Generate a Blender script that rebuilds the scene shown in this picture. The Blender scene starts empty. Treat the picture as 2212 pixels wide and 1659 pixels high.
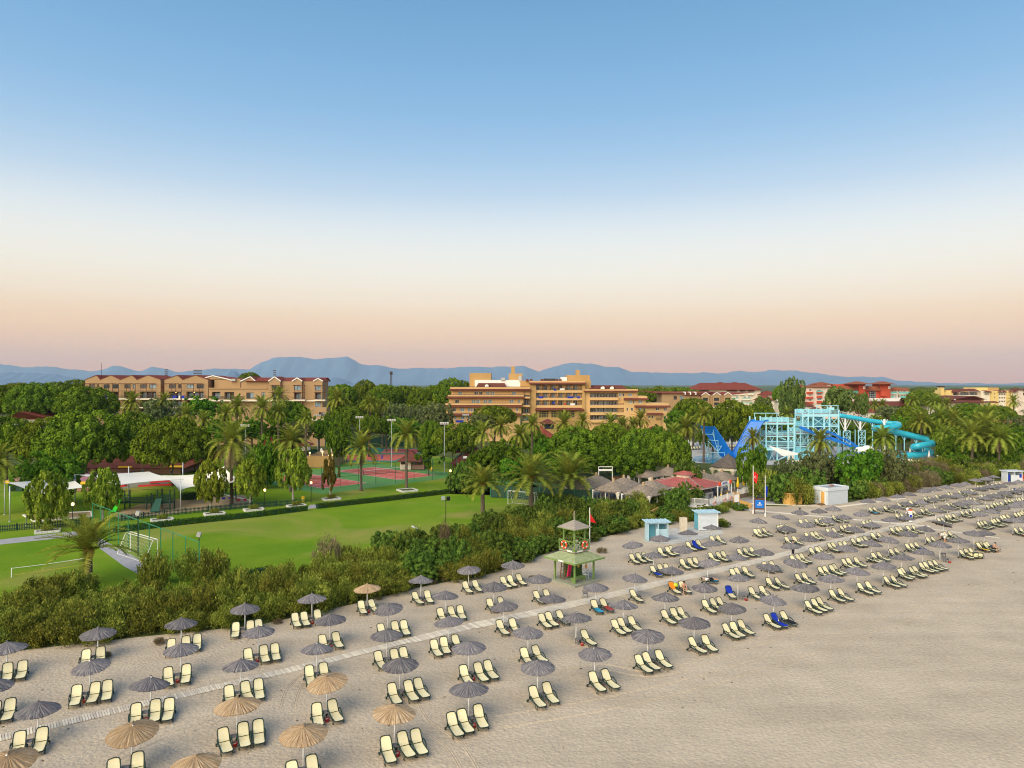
import bpy, bmesh, math, random
import numpy as np
from math import radians, sin, cos, pi, sqrt, atan2
from mathutils import Vector, Matrix, Euler
random.seed(7); RNG = np.random.default_rng(7)
SC = bpy.context.scene
C = SC.collection

# ------------------------------------------------------------------ camera, sky, sun, exposure
CAM_H = 21.0
F = 1536.0 / 2212.0                      # focal length in picture widths
cam_d = bpy.data.cameras.new('camera')
cam_d.sensor_width = 36.0
cam_d.lens = 36.0 * F
cam_d.clip_start = 0.5
cam_d.clip_end = 60000
cam = bpy.data.objects.new('camera', cam_d); C.objects.link(cam)
cam.location = (0, 0, CAM_H); cam.rotation_euler = (radians(90), 0, 0)
SC.camera = cam
SC.view_settings.view_transform = 'Standard'; SC.view_settings.look = 'None'
SC.view_settings.exposure = 1.78; SC.view_settings.gamma = 1.0
SC.view_settings.use_curve_mapping = False
SC.cycles.volume_bounces = 0
SC.cycles.max_bounces = 6; SC.cycles.diffuse_bounces = 3; SC.cycles.glossy_bounces = 2
SC.cycles.transparent_max_bounces = 12; SC.cycles.transmission_bounces = 3
SC.cycles.use_denoising = True
SC.cycles.pixel_filter_type = 'BLACKMAN_HARRIS'; SC.cycles.filter_width = 1.1

SUN_EL, SUN_AZ = radians(35), radians(215)      # behind the camera, to the left
def srgb(r, g, b):
    f = lambda c: (c/12.92 if c <= 0.04045 else ((c+0.055)/1.055)**2.4)
    return (f(r/255), f(g/255), f(b/255), 1.0)
W = bpy.data.worlds.new('World'); SC.world = W; W.use_nodes = True
nt = W.node_tree; nt.nodes.clear()
def N(t, **k):
    n = nt.nodes.new(t)
    for a, v in k.items(): setattr(n, a, v)
    return n
wo = N('ShaderNodeOutputWorld'); tc = N('ShaderNodeTexCoord'); sep = N('ShaderNodeSeparateXYZ')
nt.links.new(tc.outputs['Generated'], sep.inputs[0])
ramp = N('ShaderNodeValToRGB'); ramp.color_ramp.interpolation = 'B_SPLINE'
nt.links.new(sep.outputs['Z'], ramp.inputs[0])
SKY = [(0.000, (248,166,128)), (0.022, (250,181,144)), (0.044, (250,195,158)), (0.068, (255,208,163)), (0.090, (254,216,174)),
       (0.112, (253,229,198)), (0.152, (249,241,224)), (0.195, (236,238,234)), (0.226, (217,228,235)), (0.256, (191,213,232)), (0.30, (163,199,229)), (0.351, (138,184,223)),
       (0.41, (122,173,215)), (0.475, (107,161,205)), (0.60, (86,140,192)), (1.0, (62,110,170))]
els = ramp.color_ramp.elements
while len(els) < len(SKY): els.new(0.5)
for e, (p, c) in zip(els, SKY): e.position = p; e.color = srgb(*c)
sky = N('ShaderNodeTexSky', sky_type='NISHITA'); sky.sun_disc = False
sky.sun_elevation = SUN_EL; sky.sun_rotation = SUN_AZ
sky.air_density = 1.0; sky.dust_density = 1.0
b1 = N('ShaderNodeBackground'); b1.inputs['Strength'].default_value = 0.29
b2 = N('ShaderNodeBackground'); b2.inputs['Strength'].default_value = 0.0045
add = N('ShaderNodeAddShader')
nt.links.new(ramp.outputs[0], b1.inputs[0]); nt.links.new(sky.outputs[0], b2.inputs[0])
nt.links.new(b1.outputs[0], add.inputs[0]); nt.links.new(b2.outputs[0], add.inputs[1])
nt.links.new(add.outputs[0], wo.inputs['Surface'])
sun_d = bpy.data.lights.new('sun', 'SUN'); sun_d.energy = 1.5; sun_d.angle = radians(70)
sun_d.color = (1.0, 0.85, 0.60)
sun = bpy.data.objects.new('sun', sun_d); C.objects.link(sun)
_d = Vector((sin(SUN_AZ)*cos(SUN_EL), cos(SUN_AZ)*cos(SUN_EL), sin(SUN_EL)))
sun.rotation_euler = _d.to_track_quat('Z', 'Y').to_euler()

# ------------------------------------------------------------------ helpers
def gp(px, py, z=0.0):
    """ground point seen at (px,py) of a 2212 px wide survey of the place, at height z"""
    d = (CAM_H - z) * 1536.0 / (py - 830.0)
    return Vector(((px - 1106.0) * d / 1536.0, d, z))
def fp(px, py, d):
    """point seen at (px,py) in the upright plane d metres away"""
    return Vector(((px - 1106.0) * d / 1536.0, d, CAM_H - (py - 830.0) * d / 1536.0))

_mats = {}
def mat(name, col, rough=0.75, var=0.12, scale=2.0, bump=0.0, bscale=20.0, metal=0.0, objvar=0.0, col2=None, spec=0.3, emit=0.0, trans=0.0, alpha=1.0):
    if name in _mats: return _mats[name]
    m = bpy.data.materials.new(name); m.use_nodes = True; _mats[name] = m
    t = m.node_tree; t.nodes.clear()
    def n(ty, **k):
        q = t.nodes.new(ty)
        for a, v in k.items(): setattr(q, a, v)
        return q
    out = n('ShaderNodeOutputMaterial'); p = n('ShaderNodeBsdfPrincipled')
    t.links.new(p.outputs[0], out.inputs[0])
    p.inputs['Roughness'].default_value = rough; p.inputs['Metallic'].default_value = metal
    p.inputs['Specular IOR Level'].default_value = spec
    if alpha < 1: p.inputs['Alpha'].default_value = alpha
    c = tuple(col)[:3]
    if col2 is None:
        a = tuple(x*(1-var) for x in c) + (1,); b = tuple(min(1, x*(1+var)) for x in c) + (1,)
    else:
        a = c + (1,); b = tuple(col2)[:3] + (1,)
    tcn = n('ShaderNodeTexCoord'); nz = n('ShaderNodeTexNoise')
    nz.inputs['Scale'].default_value = scale; nz.inputs['Detail'].default_value = 5; nz.inputs['Roughness'].default_value = 0.6
    t.links.new(tcn.outputs['Object'], nz.inputs['Vector'])
    r = n('ShaderNodeValToRGB'); r.color_ramp.elements[0].color = a; r.color_ramp.elements[1].color = b
    r.color_ramp.elements[0].position = 0.3; r.color_ramp.elements[1].position = 0.7
    t.links.new(nz.outputs[0], r.inputs[0])
    last = r.outputs[0]
    if objvar > 0:
        oi = n('ShaderNodeObjectInfo'); hs = n('ShaderNodeHueSaturation')
        mr = n('ShaderNodeMapRange'); mr.inputs[3].default_value = 1-objvar; mr.inputs[4].default_value = 1+objvar
        mh = n('ShaderNodeMapRange'); mh.inputs[3].default_value = 0.5-objvar*0.05; mh.inputs[4].default_value = 0.5+objvar*0.05
        t.links.new(oi.outputs['Random'], mr.inputs[0]); t.links.new(oi.outputs['Random'], mh.inputs[0])
        t.links.new(mr.outputs[0], hs.inputs['Value']); t.links.new(mh.outputs[0], hs.inputs['Hue'])
        t.links.new(last, hs.inputs['Color']); last = hs.outputs[0]
    t.links.new(last, p.inputs['Base Color'])
    if bump > 0:
        bz = n('ShaderNodeTexNoise'); bz.inputs['Scale'].default_value = bscale; bz.inputs['Detail'].default_value = 4
        t.links.new(tcn.outputs['Object'], bz.inputs['Vector'])
        bp = n('ShaderNodeBump'); bp.inputs['Strength'].default_value = bump; bp.inputs['Distance'].default_value = 0.05
        t.links.new(bz.outputs[0], bp.inputs['Height']); t.links.new(bp.outputs[0], p.inputs['Normal'])
    if emit > 0:
        p.inputs['Emission Color'].default_value = c + (1,); p.inputs['Emission Strength'].default_value = emit
    if trans > 0:
        p.inputs['Transmission Weight'].default_value = trans
    return m

class MB:
    """collects shapes into one mesh"""
    def __init__(s): s.v = []; s.f = []
    def add(s, vs, fs):
        o = len(s.v); s.v.extend([tuple(x) for x in vs]); s.f.extend([tuple(i+o for i in f) for f in fs]); return s
    def box(s, c, size, rz=0.0, rot=None):
        x, y, z = (k/2 for k in size); M = rot if rot is not None else Matrix.Rotation(rz, 3, 'Z'); c = Vector(c)
        vs = [c + M @ Vector((a*x, b*y, d*z)) for d in (-1, 1) for a, b in ((-1,-1),(1,-1),(1,1),(-1,1))]
        return s.add(vs, [(3,2,1,0),(4,5,6,7),(0,1,5,4),(1,2,6,5),(2,3,7,6),(3,0,4,7)])
    def b(s, x0, x1, y0, y1, z0, z1):
        return s.box(((x0+x1)/2,(y0+y1)/2,(z0+z1)/2), (abs(x1-x0),abs(y1-y0),abs(z1-z0)))
    def beam(s, p, q, w, h=None, up=(0,0,1)):
        p = Vector(p); q = Vector(q); d = q-p; L = d.length; d.normalize(); up = Vector(up)
        if abs(d.dot(up)) > 0.98: up = Vector((0,1,0))
        sx = d.cross(up).normalized(); sz = sx.cross(d)
        M = Matrix((sx, d, sz)).transposed()
        return s.box((p+q)/2, (w, L, h or w), rot=M)
    def cyl(s, p, q, r0, r1=None, n=8, cap=True):
        p = Vector(p); q = Vector(q); r1 = r0 if r1 is None else r1
        return s.tube([p, q], [r0, r1], n, cap)
    def tube(s, pts, rad, n=6, cap=True, closed=False):
        pts = [Vector(p) for p in pts]; k = len(pts)
        if not hasattr(rad, '__len__'): rad = [rad]*k
        vs = []; ref = None
        for i, p in enumerate(pts):
            if closed: t = pts[(i+1) % k] - pts[i-1]
            else: t = pts[min(i+1, k-1)] - pts[max(i-1, 0)]
            t.normalize()
            if ref is None:
                ref = Vector((0,0,1)) if abs(t.z) < 0.9 else Vector((1,0,0))
            a = t.cross(ref)
            if a.length < 1e-4: a = t.orthogonal()
            a.normalize(); b = t.cross(a); ref = -b
            ref = a.cross(t)
            for j in range(n):
                an = 2*pi*j/n; vs.append(p + (a*cos(an) + b*sin(an))*rad[i])
        fs = []
        for i in range(k if closed else k-1):
            i2 = (i+1) % k
            for j in range(n):
                fs.append((i*n+j, i*n+(j+1)%n, i2*n+(j+1)%n, i2*n+j))
        if cap and not closed:
            fs.append(tuple(range(n-1,-1,-1))); fs.append(tuple((k-1)*n+j for j in range(n)))
        return s.add(vs, fs)
    def lathe(s, c, prof, n=12, cap=True):
        c = Vector(c); vs = []; k = len(prof)
        for r, z in prof:
            for j in range(n): vs.append(c + Vector((r*cos(2*pi*j/n), r*sin(2*pi*j/n), z)))
        fs = [(i*n+j, i*n+(j+1)%n, (i+1)*n+(j+1)%n, (i+1)*n+j) for i in range(k-1) for j in range(n)]
        if cap: fs += [tuple(range(n-1,-1,-1)), tuple((k-1)*n+j for j in range(n))]
        return s.add(vs, fs)
    def prism(s, poly, z0, z1):
        k = len(poly)
        vs = [(x,y,z0) for x,y in poly] + [(x,y,z1) for x,y in poly]
        return s.add(vs, [tuple(range(k-1,-1,-1)), tuple(range(k,2*k))] + [(i,(i+1)%k,k+(i+1)%k,k+i) for i in range(k)])
    def quad(s, *p): return s.add(p, [tuple(range(len(p)))])
    def slab(s, pts, th=0.05):
        """thick sheet over a planar polygon"""
        pts = [Vector(p) for p in pts]; nn = (pts[1]-pts[0]).cross(pts[2]-pts[0]).normalized()*th; k = len(pts)
        vs = pts + [p-nn for p in pts]
        return s.add(vs, [tuple(range(k)), tuple(range(2*k-1,k-1,-1))] + [(i,k+i,k+(i+1)%k,(i+1)%k) for i in range(k)])
    def hip(s, x0, x1, y0, y1, z0, z1, ridge=None, th=0.12):
        """hipped roof; ridge = half ridge length along the long side"""
        cx, cy = (x0+x1)/2, (y0+y1)/2; lx, ly = x1-x0, y1-y0
        if ridge is None: ridge = max(abs(lx-ly)/2, 0.01)
        if lx >= ly: r0 = (cx-ridge, cy, z1); r1 = (cx+ridge, cy, z1)
        else: r0 = (cx, cy-ridge, z1); r1 = (cx, cy+ridge, z1)
        a = [(x0,y0,z0),(x1,y0,z0),(x1,y1,z0),(x0,y1,z0)]; bb = [(x,y,z-th) for x,y,z in a]
        vs = a + [r0, r1] + bb
        if lx >= ly: fs = [(0,1,5,4),(1,2,5),(2,3,4,5),(3,0,4)]
        else: fs = [(0,1,4),(1,2,5,4),(2,3,5),(3,0,4,5)]
        fs += [(6,7,1,0),(7,8,2,1),(8,9,3,2),(9,6,0,3),(9,8,7,6)]
        return s.add(vs, fs)
    def mesh(s, name, m=None, smooth=False):
        me = bpy.data.meshes.new(name); me.from_pydata(s.v, [], s.f)
        if m is not None: me.materials.append(m)
        if smooth: me.polygons.foreach_set('use_smooth', [True]*len(me.polygons))
        me.update(); return me

def link(name, me, parent=None, loc=None):
    o = bpy.data.objects.new(name, me); C.objects.link(o)
    if parent is not None: o.parent = parent
    if loc is not None: o.location = loc
    return o
def part(name, mb, m, parent=None, loc=None, smooth=False):
    me = mb.mesh(name, m, smooth) if isinstance(mb, MB) else mb
    return link(name, me, parent, loc)
def tag(o, label=None, cat=None, group=None, kind=None):
    if label: o['label'] = label
    if cat: o['category'] = cat
    if group: o['group'] = group
    if kind: o['kind'] = kind
    return o
def thing(name, label, cat, loc=(0,0,0), rz=0.0, group=None):
    o = bpy.data.objects.new(name, None); C.objects.link(o)
    o.empty_display_size = 0.2; o.location = loc; o.rotation_euler = (0,0,rz)
    return tag(o, label, cat, group)
_kids = {}
def copy_tree(o, parent=None, loc=None, rz=None, label=None, group=None, scale=None):
    c = o.copy(); C.objects.link(c)
    if parent is not None: c.parent = parent
    if loc is not None: c.location = loc
    if rz is not None: c.rotation_euler = (c.rotation_euler[0], c.rotation_euler[1], rz)
    if scale is not None: c.scale = scale if hasattr(scale, '__len__') else (scale,)*3
    if label: c['label'] = label
    if group: c['group'] = group
    for ch in o.children: copy_tree(ch, c)
    return c
def np_mesh(name, verts, quads, m, attr=None, smooth=False):
    me = bpy.data.meshes.new(name); nv, nf = len(verts), len(quads); k = quads.shape[1]
    me.vertices.add(nv); me.vertices.foreach_set('co', np.ascontiguousarray(verts, dtype=np.float32).ravel())
    me.loops.add(nf*k); me.loops.foreach_set('vertex_index', np.ascontiguousarray(quads, dtype=np.int32).ravel())
    me.polygons.add(nf); me.polygons.foreach_set('loop_start', np.arange(0, nf*k, k, dtype=np.int32))
    me.polygons.foreach_set('loop_total', np.full(nf, k, dtype=np.int32))
    if attr is not None:
        a = me.attributes.new('tone', 'FLOAT', 'FACE'); a.data.foreach_set('value', np.ascontiguousarray(attr, dtype=np.float32))
    if m is not None: me.materials.append(m)
    if smooth: me.polygons.foreach_set('use_smooth', [True]*nf)
    me.update(); me.validate(); return me
ORD = ['first','second','third','fourth','fifth','sixth','seventh','eighth','ninth','tenth','eleventh','twelfth','thirteenth','fourteenth',
       'fifteenth','sixteenth','seventeenth','eighteenth','nineteenth','twentieth','twenty-first','twenty-second','twenty-third','twenty-fourth',
       'twenty-fifth','twenty-sixth','twenty-seventh','twenty-eighth','twenty-ninth','thirtieth','thirty-first','thirty-second','thirty-third','thirty-fourth']
# shore direction, inland direction
SU = Vector((0.813, 0.583, 0)); SN = Vector((-0.583, 0.813, 0))
# ------------------------------------------------------------------ bodies (grown first, used near the end)
M_SKIN = mat('skin', (0.52,0.30,0.20), rough=0.6, var=0.05)
M_HAIR = mat('dark_hair', (0.03,0.02,0.015), rough=0.7)
M_NAVY = mat('dark_cloth', (0.012,0.012,0.018), rough=0.9)
M_SHIRT = mat('white_cloth', (0.78,0.77,0.76), rough=0.9, var=0.04)
M_ORNG = mat('orange_cloth', (0.80,0.25,0.02), rough=0.9, var=0.1)
M_YTOW = mat('yellow_cloth', (0.80,0.48,0.02), rough=0.9, var=0.08)
M_CYAN = mat('cyan_cloth', (0.03,0.30,0.50), rough=0.9, var=0.3, scale=4)
def skin(name, joints, edges, rad, m, sub=2):
    me = bpy.data.meshes.new(name+'_cage'); me.from_pydata([tuple(j) for j in joints], edges, []); o = bpy.data.objects.new(name, me); C.objects.link(o)
    md = o.modifiers.new('s','SKIN'); md.use_smooth_shade = True
    for v, r in zip(me.skin_vertices[0].data, rad): v.radius = (r, r)
    me.skin_vertices[0].data[0].use_root = True
    o.modifiers.new('d','SUBSURF').levels = sub
    dg = bpy.context.evaluated_depsgraph_get(); r = bpy.data.meshes.new_from_object(o.evaluated_get(dg)); bpy.data.objects.remove(o); r.materials.clear(); r.materials.append(m); r.name = name; return r
# joint order: pelvis chest neck head  L: shoulder elbow wrist hand  R: ...  L: hip knee ankle toe  R: ...
ED = [(0,1),(1,2),(2,3),(1,4),(4,5),(5,6),(6,7),(1,8),(8,9),(9,10),(10,11),(0,12),(12,13),(13,14),(14,15),(0,16),(16,17),(17,18),(18,19)]
RD = [0.15,0.155,0.06,0.10,0.075,0.05,0.04,0.035,0.075,0.05,0.04,0.035,0.10,0.065,0.045,0.04,0.10,0.065,0.045,0.04]
POSE = {
 'stride': [(0,0,0.98),(0,0.02,1.38),(0,0.03,1.52),(0,0.05,1.67),(-0.21,0.0,1.44),(-0.33,-0.14,1.2),(-0.42,-0.05,1.0),(-0.45,0.0,0.92),(0.21,0.0,1.44),(0.36,0.1,1.2),(0.48,0.2,1.02),(0.52,0.24,0.95),(-0.1,0,0.92),(-0.12,0.22,0.5),(-0.12,0.2,0.08),(-0.12,0.36,0.04),(0.1,0,0.92),(0.12,-0.12,0.5),(0.12,-0.38,0.12),(0.12,-0.28,0.04)],
 'bend': [(0,0,0.92),(0,0.42,1.12),(0,0.55,1.16),(0,0.68,1.1),(-0.2,0.46,1.12),(-0.22,0.5,0.82),(-0.18,0.55,0.58),(-0.16,0.58,0.5),(0.2,0.46,1.12),(0.22,0.5,0.82),(0.18,0.55,0.58),(0.16,0.58,0.5),(-0.11,0,0.88),(-0.14,0.1,0.48),(-0.16,0,0.07),(-0.16,0.16,0.04),(0.11,0,0.88),(0.14,-0.06,0.48),(0.2,-0.22,0.07),(0.2,-0.06,0.04)],
 'sit': [(0,0,0.50),(0,0.10,0.88),(0,0.15,1.02),(0,0.2,1.16),(-0.19,0.1,0.92),(-0.24,0.3,0.72),(-0.16,0.5,0.62),(-0.14,0.56,0.6),(0.19,0.1,0.92),(0.24,0.3,0.72),(0.16,0.5,0.62),(0.14,0.56,0.6),(-0.1,0.05,0.48),(-0.14,0.48,0.52),(-0.15,0.5,0.1),(-0.15,0.66,0.05),(0.1,0.05,0.48),(0.14,0.48,0.52),(0.15,0.5,0.1),(0.15,0.66,0.05)],
 'lie': [(0,0,0.47),(0,0.45,0.52),(0,0.6,0.55),(0,0.76,0.56),(-0.2,0.46,0.52),(-0.34,0.3,0.48),(-0.3,0.1,0.46),(-0.28,0.04,0.46),(0.2,0.46,0.52),(0.34,0.62,0.5),(0.2,0.8,0.5),(0.12,0.84,0.5),(-0.1,-0.06,0.47),(-0.13,-0.48,0.50),(-0.14,-0.88,0.46),(-0.14,-0.98,0.5),(0.1,-0.06,0.47),(0.13,-0.46,0.56),(0.14,-0.86,0.46),(0.14,-0.96,0.5)],
}
SK = {}
for _p, J in POSE.items():
    SK[_p,'body'] = skin('body', J, ED, RD, M_SKIN)
    SK[_p,'shirt'] = skin('shirt', [J[0],J[1],J[4],J[5],J[8],J[9]], [(0,1),(1,2),(2,3),(1,4),(4,5)], [0.17,0.185,0.1,0.07,0.1,0.07], M_SKIN, 1)
    SK[_p,'shorts'] = skin('shorts', [J[k] for k in (0,12,13,16,17)], [(0,1),(1,2),(0,3),(3,4)], [0.165,0.125,0.09,0.125,0.09], M_SKIN, 1)
    SK[_p,'trousers'] = skin('trousers', [J[k] for k in (0,12,13,14,16,17,18)], [(0,1),(1,2),(2,3),(0,4),(4,5),(5,6)], [0.165,0.125,0.09,0.07,0.125,0.09,0.07], M_SKIN, 1)
def wear(me, m): me = me.copy(); me.materials.clear(); me.materials.append(m); return me
# ------------------------------------------------------------------ ground and far land
def poly_sheet(name, pts, z, m, kind='structure', label=None):
    me = bpy.data.meshes.new(name); bm = bmesh.new()
    vs = [bm.verts.new((p[0], p[1], z)) for p in pts]; f = bm.faces.new(vs)
    if f.calc_area() and f.normal.z < 0: f.normal_flip()
    bmesh.ops.triangulate(bm, faces=[f]); bm.normal_update()
    for f in bm.faces:
        if f.normal.z < 0: f.normal_flip()
    bm.to_mesh(me); bm.free(); me.materials.append(m)
    return tag(link(name, me), label, None, None, kind)
def nodes_of(m): return m.node_tree
def sand_material():
    m = mat('beach_sand', (0.545,0.455,0.345), rough=0.95, var=0.1, scale=0.25, spec=0.1)
    t = m.node_tree; p = [n for n in t.nodes if n.type == 'BSDF_PRINCIPLED'][0]; tcn = [n for n in t.nodes if n.type == 'TEX_COORD'][0]
    base = p.inputs['Base Color'].links[0].from_socket
    # fine grain of trodden sand
    n2 = t.nodes.new('ShaderNodeTexNoise'); n2.inputs['Scale'].default_value = 4.0; n2.inputs['Detail'].default_value = 8; n2.inputs['Roughness'].default_value = 0.7
    t.links.new(tcn.outputs['Object'], n2.inputs['Vector'])
    r2 = t.nodes.new('ShaderNodeValToRGB'); r2.color_ramp.elements[0].position = 0.34; r2.color_ramp.elements[1].position = 0.62
    r2.color_ramp.elements[0].color = (0.80,0.80,0.82,1); r2.color_ramp.elements[1].color = (1.05,1.05,1.03,1)
    t.links.new(n2.outputs[0], r2.inputs[0])
    mx = t.nodes.new('ShaderNodeMix'); mx.data_type = 'RGBA'; mx.blend_type = 'MULTIPLY'; mx.inputs[0].default_value = 1
    t.links.new(base, mx.inputs[6]); t.links.new(r2.outputs[0], mx.inputs[7])
    mp2 = t.nodes.new('ShaderNodeMapping'); mp2.inputs['Rotation'].default_value = (0,0,-0.62); mp2.inputs['Scale'].default_value = (0.05,0.45,1)
    t.links.new(tcn.outputs['Object'], mp2.inputs['Vector']); n4 = t.nodes.new('ShaderNodeTexNoise'); n4.inputs['Scale'].default_value = 1.0; n4.inputs['Detail'].default_value = 5; n4.inputs['Distortion'].default_value = 0.6; t.links.new(mp2.outputs[0], n4.inputs['Vector'])
    r4 = t.nodes.new('ShaderNodeValToRGB'); r4.color_ramp.elements[0].position = 0.35; r4.color_ramp.elements[1].position = 0.65; r4.color_ramp.elements[0].color = (0.93,0.925,0.92,1); r4.color_ramp.elements[1].color = (1.05,1.05,1.05,1); t.links.new(n4.outputs[0], r4.inputs[0])
    mx4 = t.nodes.new('ShaderNodeMix'); mx4.data_type = 'RGBA'; mx4.blend_type = 'MULTIPLY'; mx4.inputs[0].default_value = 1; t.links.new(mx.outputs[2], mx4.inputs[6]); t.links.new(r4.outputs[0], mx4.inputs[7])
    t.links.new(mx4.outputs[2], p.inputs['Base Color'])
    # foot prints: warped cells
    mp = t.nodes.new('ShaderNodeMapping'); mp.inputs['Scale'].default_value = (1.0, 1.0, 1.0); mp.inputs['Rotation'].default_value = (0,0,0.7)
    t.links.new(tcn.outputs['Object'], mp.inputs['Vector'])
    vo = t.nodes.new('ShaderNodeTexVoronoi'); vo.feature = 'SMOOTH_F1'; vo.inputs['Scale'].default_value = 4.6; vo.inputs['Smoothness'].default_value = 0.5; vo.inputs['Randomness'].default_value = 1
    t.links.new(mp.outputs[0], vo.inputs['Vector'])
    nb = t.nodes.new('ShaderNodeTexNoise'); nb.inputs['Scale'].default_value = 9.0; nb.inputs['Detail'].default_value = 6; nb.inputs['Roughness'].default_value = 0.65
    t.links.new(tcn.outputs['Object'], nb.inputs['Vector'])
    ad = t.nodes.new('ShaderNodeMath'); ad.operation = 'ADD'
    t.links.new(vo.outputs['Distance'], ad.inputs[0]); t.links.new(nb.outputs[0], ad.inputs[1])
    bp = t.nodes.new('ShaderNodeBump'); bp.inputs['Strength'].default_value = 0.7; bp.inputs['Distance'].default_value = 0.065
    t.links.new(ad.outputs[0], bp.inputs['Height']); t.links.new(bp.outputs[0], p.inputs['Normal'])
    return m
M_SAND = sand_material()
M_GRASS = mat('lawn_grass', (0.075,0.17,0.012), rough=0.9, scale=0.12, col2=(0.16,0.235,0.022), bump=0.8, bscale=9.0, spec=0.1)
M_SOIL = mat('park_soil', (0.055,0.095,0.02), rough=0.95, scale=0.2, col2=(0.12,0.12,0.045), spec=0.1)
M_LAND = mat('far_land', (0.05,0.09,0.03), rough=0.95, scale=0.004, col2=(0.10,0.13,0.05), spec=0.1)
g = MB(); g.quad((-15500,-280,-0.6),(15500,-280,-0.6),(15500,18550,-0.6),(-15500,18550,-0.6))
tag(part('ground', g, M_LAND), kind='structure')
EDGE = [(-60,48.5),(-48,52),(-40,55.6),(-31,59),(-22,62),(-15,68),(-9.8,73.3),(-2,79),(4.9,89),(12,97),(20,105),(27,112),(34,119),(40,122.5),(47,122),(54,125),(61,127),(72,136),(85,146.5),(100,152),(113,157),(160,192),(260,262)]
near = [(260,-60),(-60,-60)]
def rise(x, y):
    """low dune that lifts the back of the beach"""
    return 0.0
poly_sheet('beach', EDGE + near, 0.0, M_SAND)
back = [(420,262),(420,520),(-420,520),(-420,40),(-62,40)]
poly_sheet('parkland', [(x-0.5,y-2.5) for x,y in EDGE] + back, -0.02, M_SOIL)
# ------------------------------------------------------------------ mountains and the air in front of them
M_HAZEROCK = mat('haze_blue_rock', (0.10,0.18,0.29), rough=0.95, scale=0.0007, col2=(0.13,0.22,0.335), spec=0.05)  # blue of the distant haze is put into the base colour
def ridge(name, pts, dist, depth, amp, seed, label):
    """a mountain chain: crest follows pts (survey px), slopes fall towards and away from the camera"""
    rng = np.random.default_rng(seed)
    xs = np.array([p[0] for p in pts], float); ys = np.array([p[1] for p in pts], float)
    nx = 420; px = np.linspace(xs[0], xs[-1], nx); py = np.interp(px, xs, ys)
    for k, a in ((0.05,0.9),(0.13,0.7),(0.31,0.45)):
        ph = rng.random()*6.28; py = py + a*np.sin(px*k+ph)
    crest_x = (px-1106)*dist/1536; crest_z = CAM_H + (830-py)*dist/1536
    rows = [-1.0,-0.8,-0.6,-0.42,-0.27,-0.14,-0.05,0.0,0.08,0.3,0.7,1.0]
    V = np.zeros((len(rows), nx, 3))
    spur = sum(a*np.abs(np.sin(px*k+rng.random()*6)) for k, a in ((0.045,0.5),(0.11,0.3),(0.21,0.2)))
    for i, r in enumerate(rows):
        h = max(0.0, 1-abs(r))**(1.25)
        V[i,:,0] = crest_x*(1+r*depth/dist*0.6) + 0*r
        V[i,:,1] = dist + r*depth + (spur-0.5)*depth*0.12*np.sin(abs(r)*pi)
        V[i,:,2] = np.where(r==0, crest_z, crest_z*h*(1 - amp*(spur)*np.sin(abs(r)*pi))) - (0.9 if abs(r)==1 else 0)
    idx = np.arange(len(rows)*nx).reshape(len(rows), nx)
    q = np.stack([idx[:-1,:-1], idx[:-1,1:], idx[1:,1:], idx[1:,:-1]], -1).reshape(-1,4)
    me = np_mesh(name, V.reshape(-1,3), q, M_HAZEROCK, smooth=True)
    return tag(link(name, me), label, kind='structure')
R1 = [(-260,792),(-120,780),(0,786),(30,790),(65,795),(100,792),(150,797),(200,803),(222,801),(245,789),(262,792),(285,798),(305,803),(330,793),(352,797),(380,803),(400,802),(430,800),(480,797),(540,797),(556,788),(575,780),(590,774),(612,773),(630,770),(655,772),(688,777),(720,774),(750,771),(765,777),(778,785),(795,790),(820,789),(848,797.5),(878,796),(915,794),(938,797),(978,796),(1015,791),(1053,794),(1075,793),(1097,794),(1127,790),(1147,796),(1164,802),(1187,796),(1217,787.5),(1249,784),(1282,786),(1312,793),(1342,796),(1367,805),(1397,803),(1434,806),(1482,807.5),(1522,804),(1567,807.5),(1597,801),(1620,805),(1665,799),(1720,802.5),(1782,807.5),(1820,815),(1860,815),(1907,814),(1946,824),(2000,826),(2080,829),(2212,829),(2400,828)]
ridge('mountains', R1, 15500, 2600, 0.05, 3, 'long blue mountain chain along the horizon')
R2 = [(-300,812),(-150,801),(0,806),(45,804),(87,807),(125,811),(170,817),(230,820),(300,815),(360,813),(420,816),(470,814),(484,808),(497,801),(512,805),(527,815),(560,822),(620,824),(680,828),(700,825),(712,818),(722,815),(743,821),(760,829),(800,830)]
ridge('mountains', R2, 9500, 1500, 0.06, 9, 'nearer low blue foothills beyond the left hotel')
def haze_box(density, col):
    m = bpy.data.materials.new('haze_air'); m.use_nodes = True; t = m.node_tree; t.nodes.clear()
    o = t.nodes.new('ShaderNodeOutputMaterial'); v = t.nodes.new('ShaderNodeVolumePrincipled')
    v.inputs['Color'].default_value = col + (1,); v.inputs['Density'].default_value = density; v.inputs['Anisotropy'].default_value = 0.0
    t.links.new(v.outputs[0], o.inputs['Volume'])
    b = MB(); b.b(-15700, 15700, -300, 18700, -2, 760)
    return tag(part('haze', b, m), 'thin blue haze over the whole plain', kind='stuff')
haze_box(0.000043, (0.60,0.80,1.0))
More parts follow.
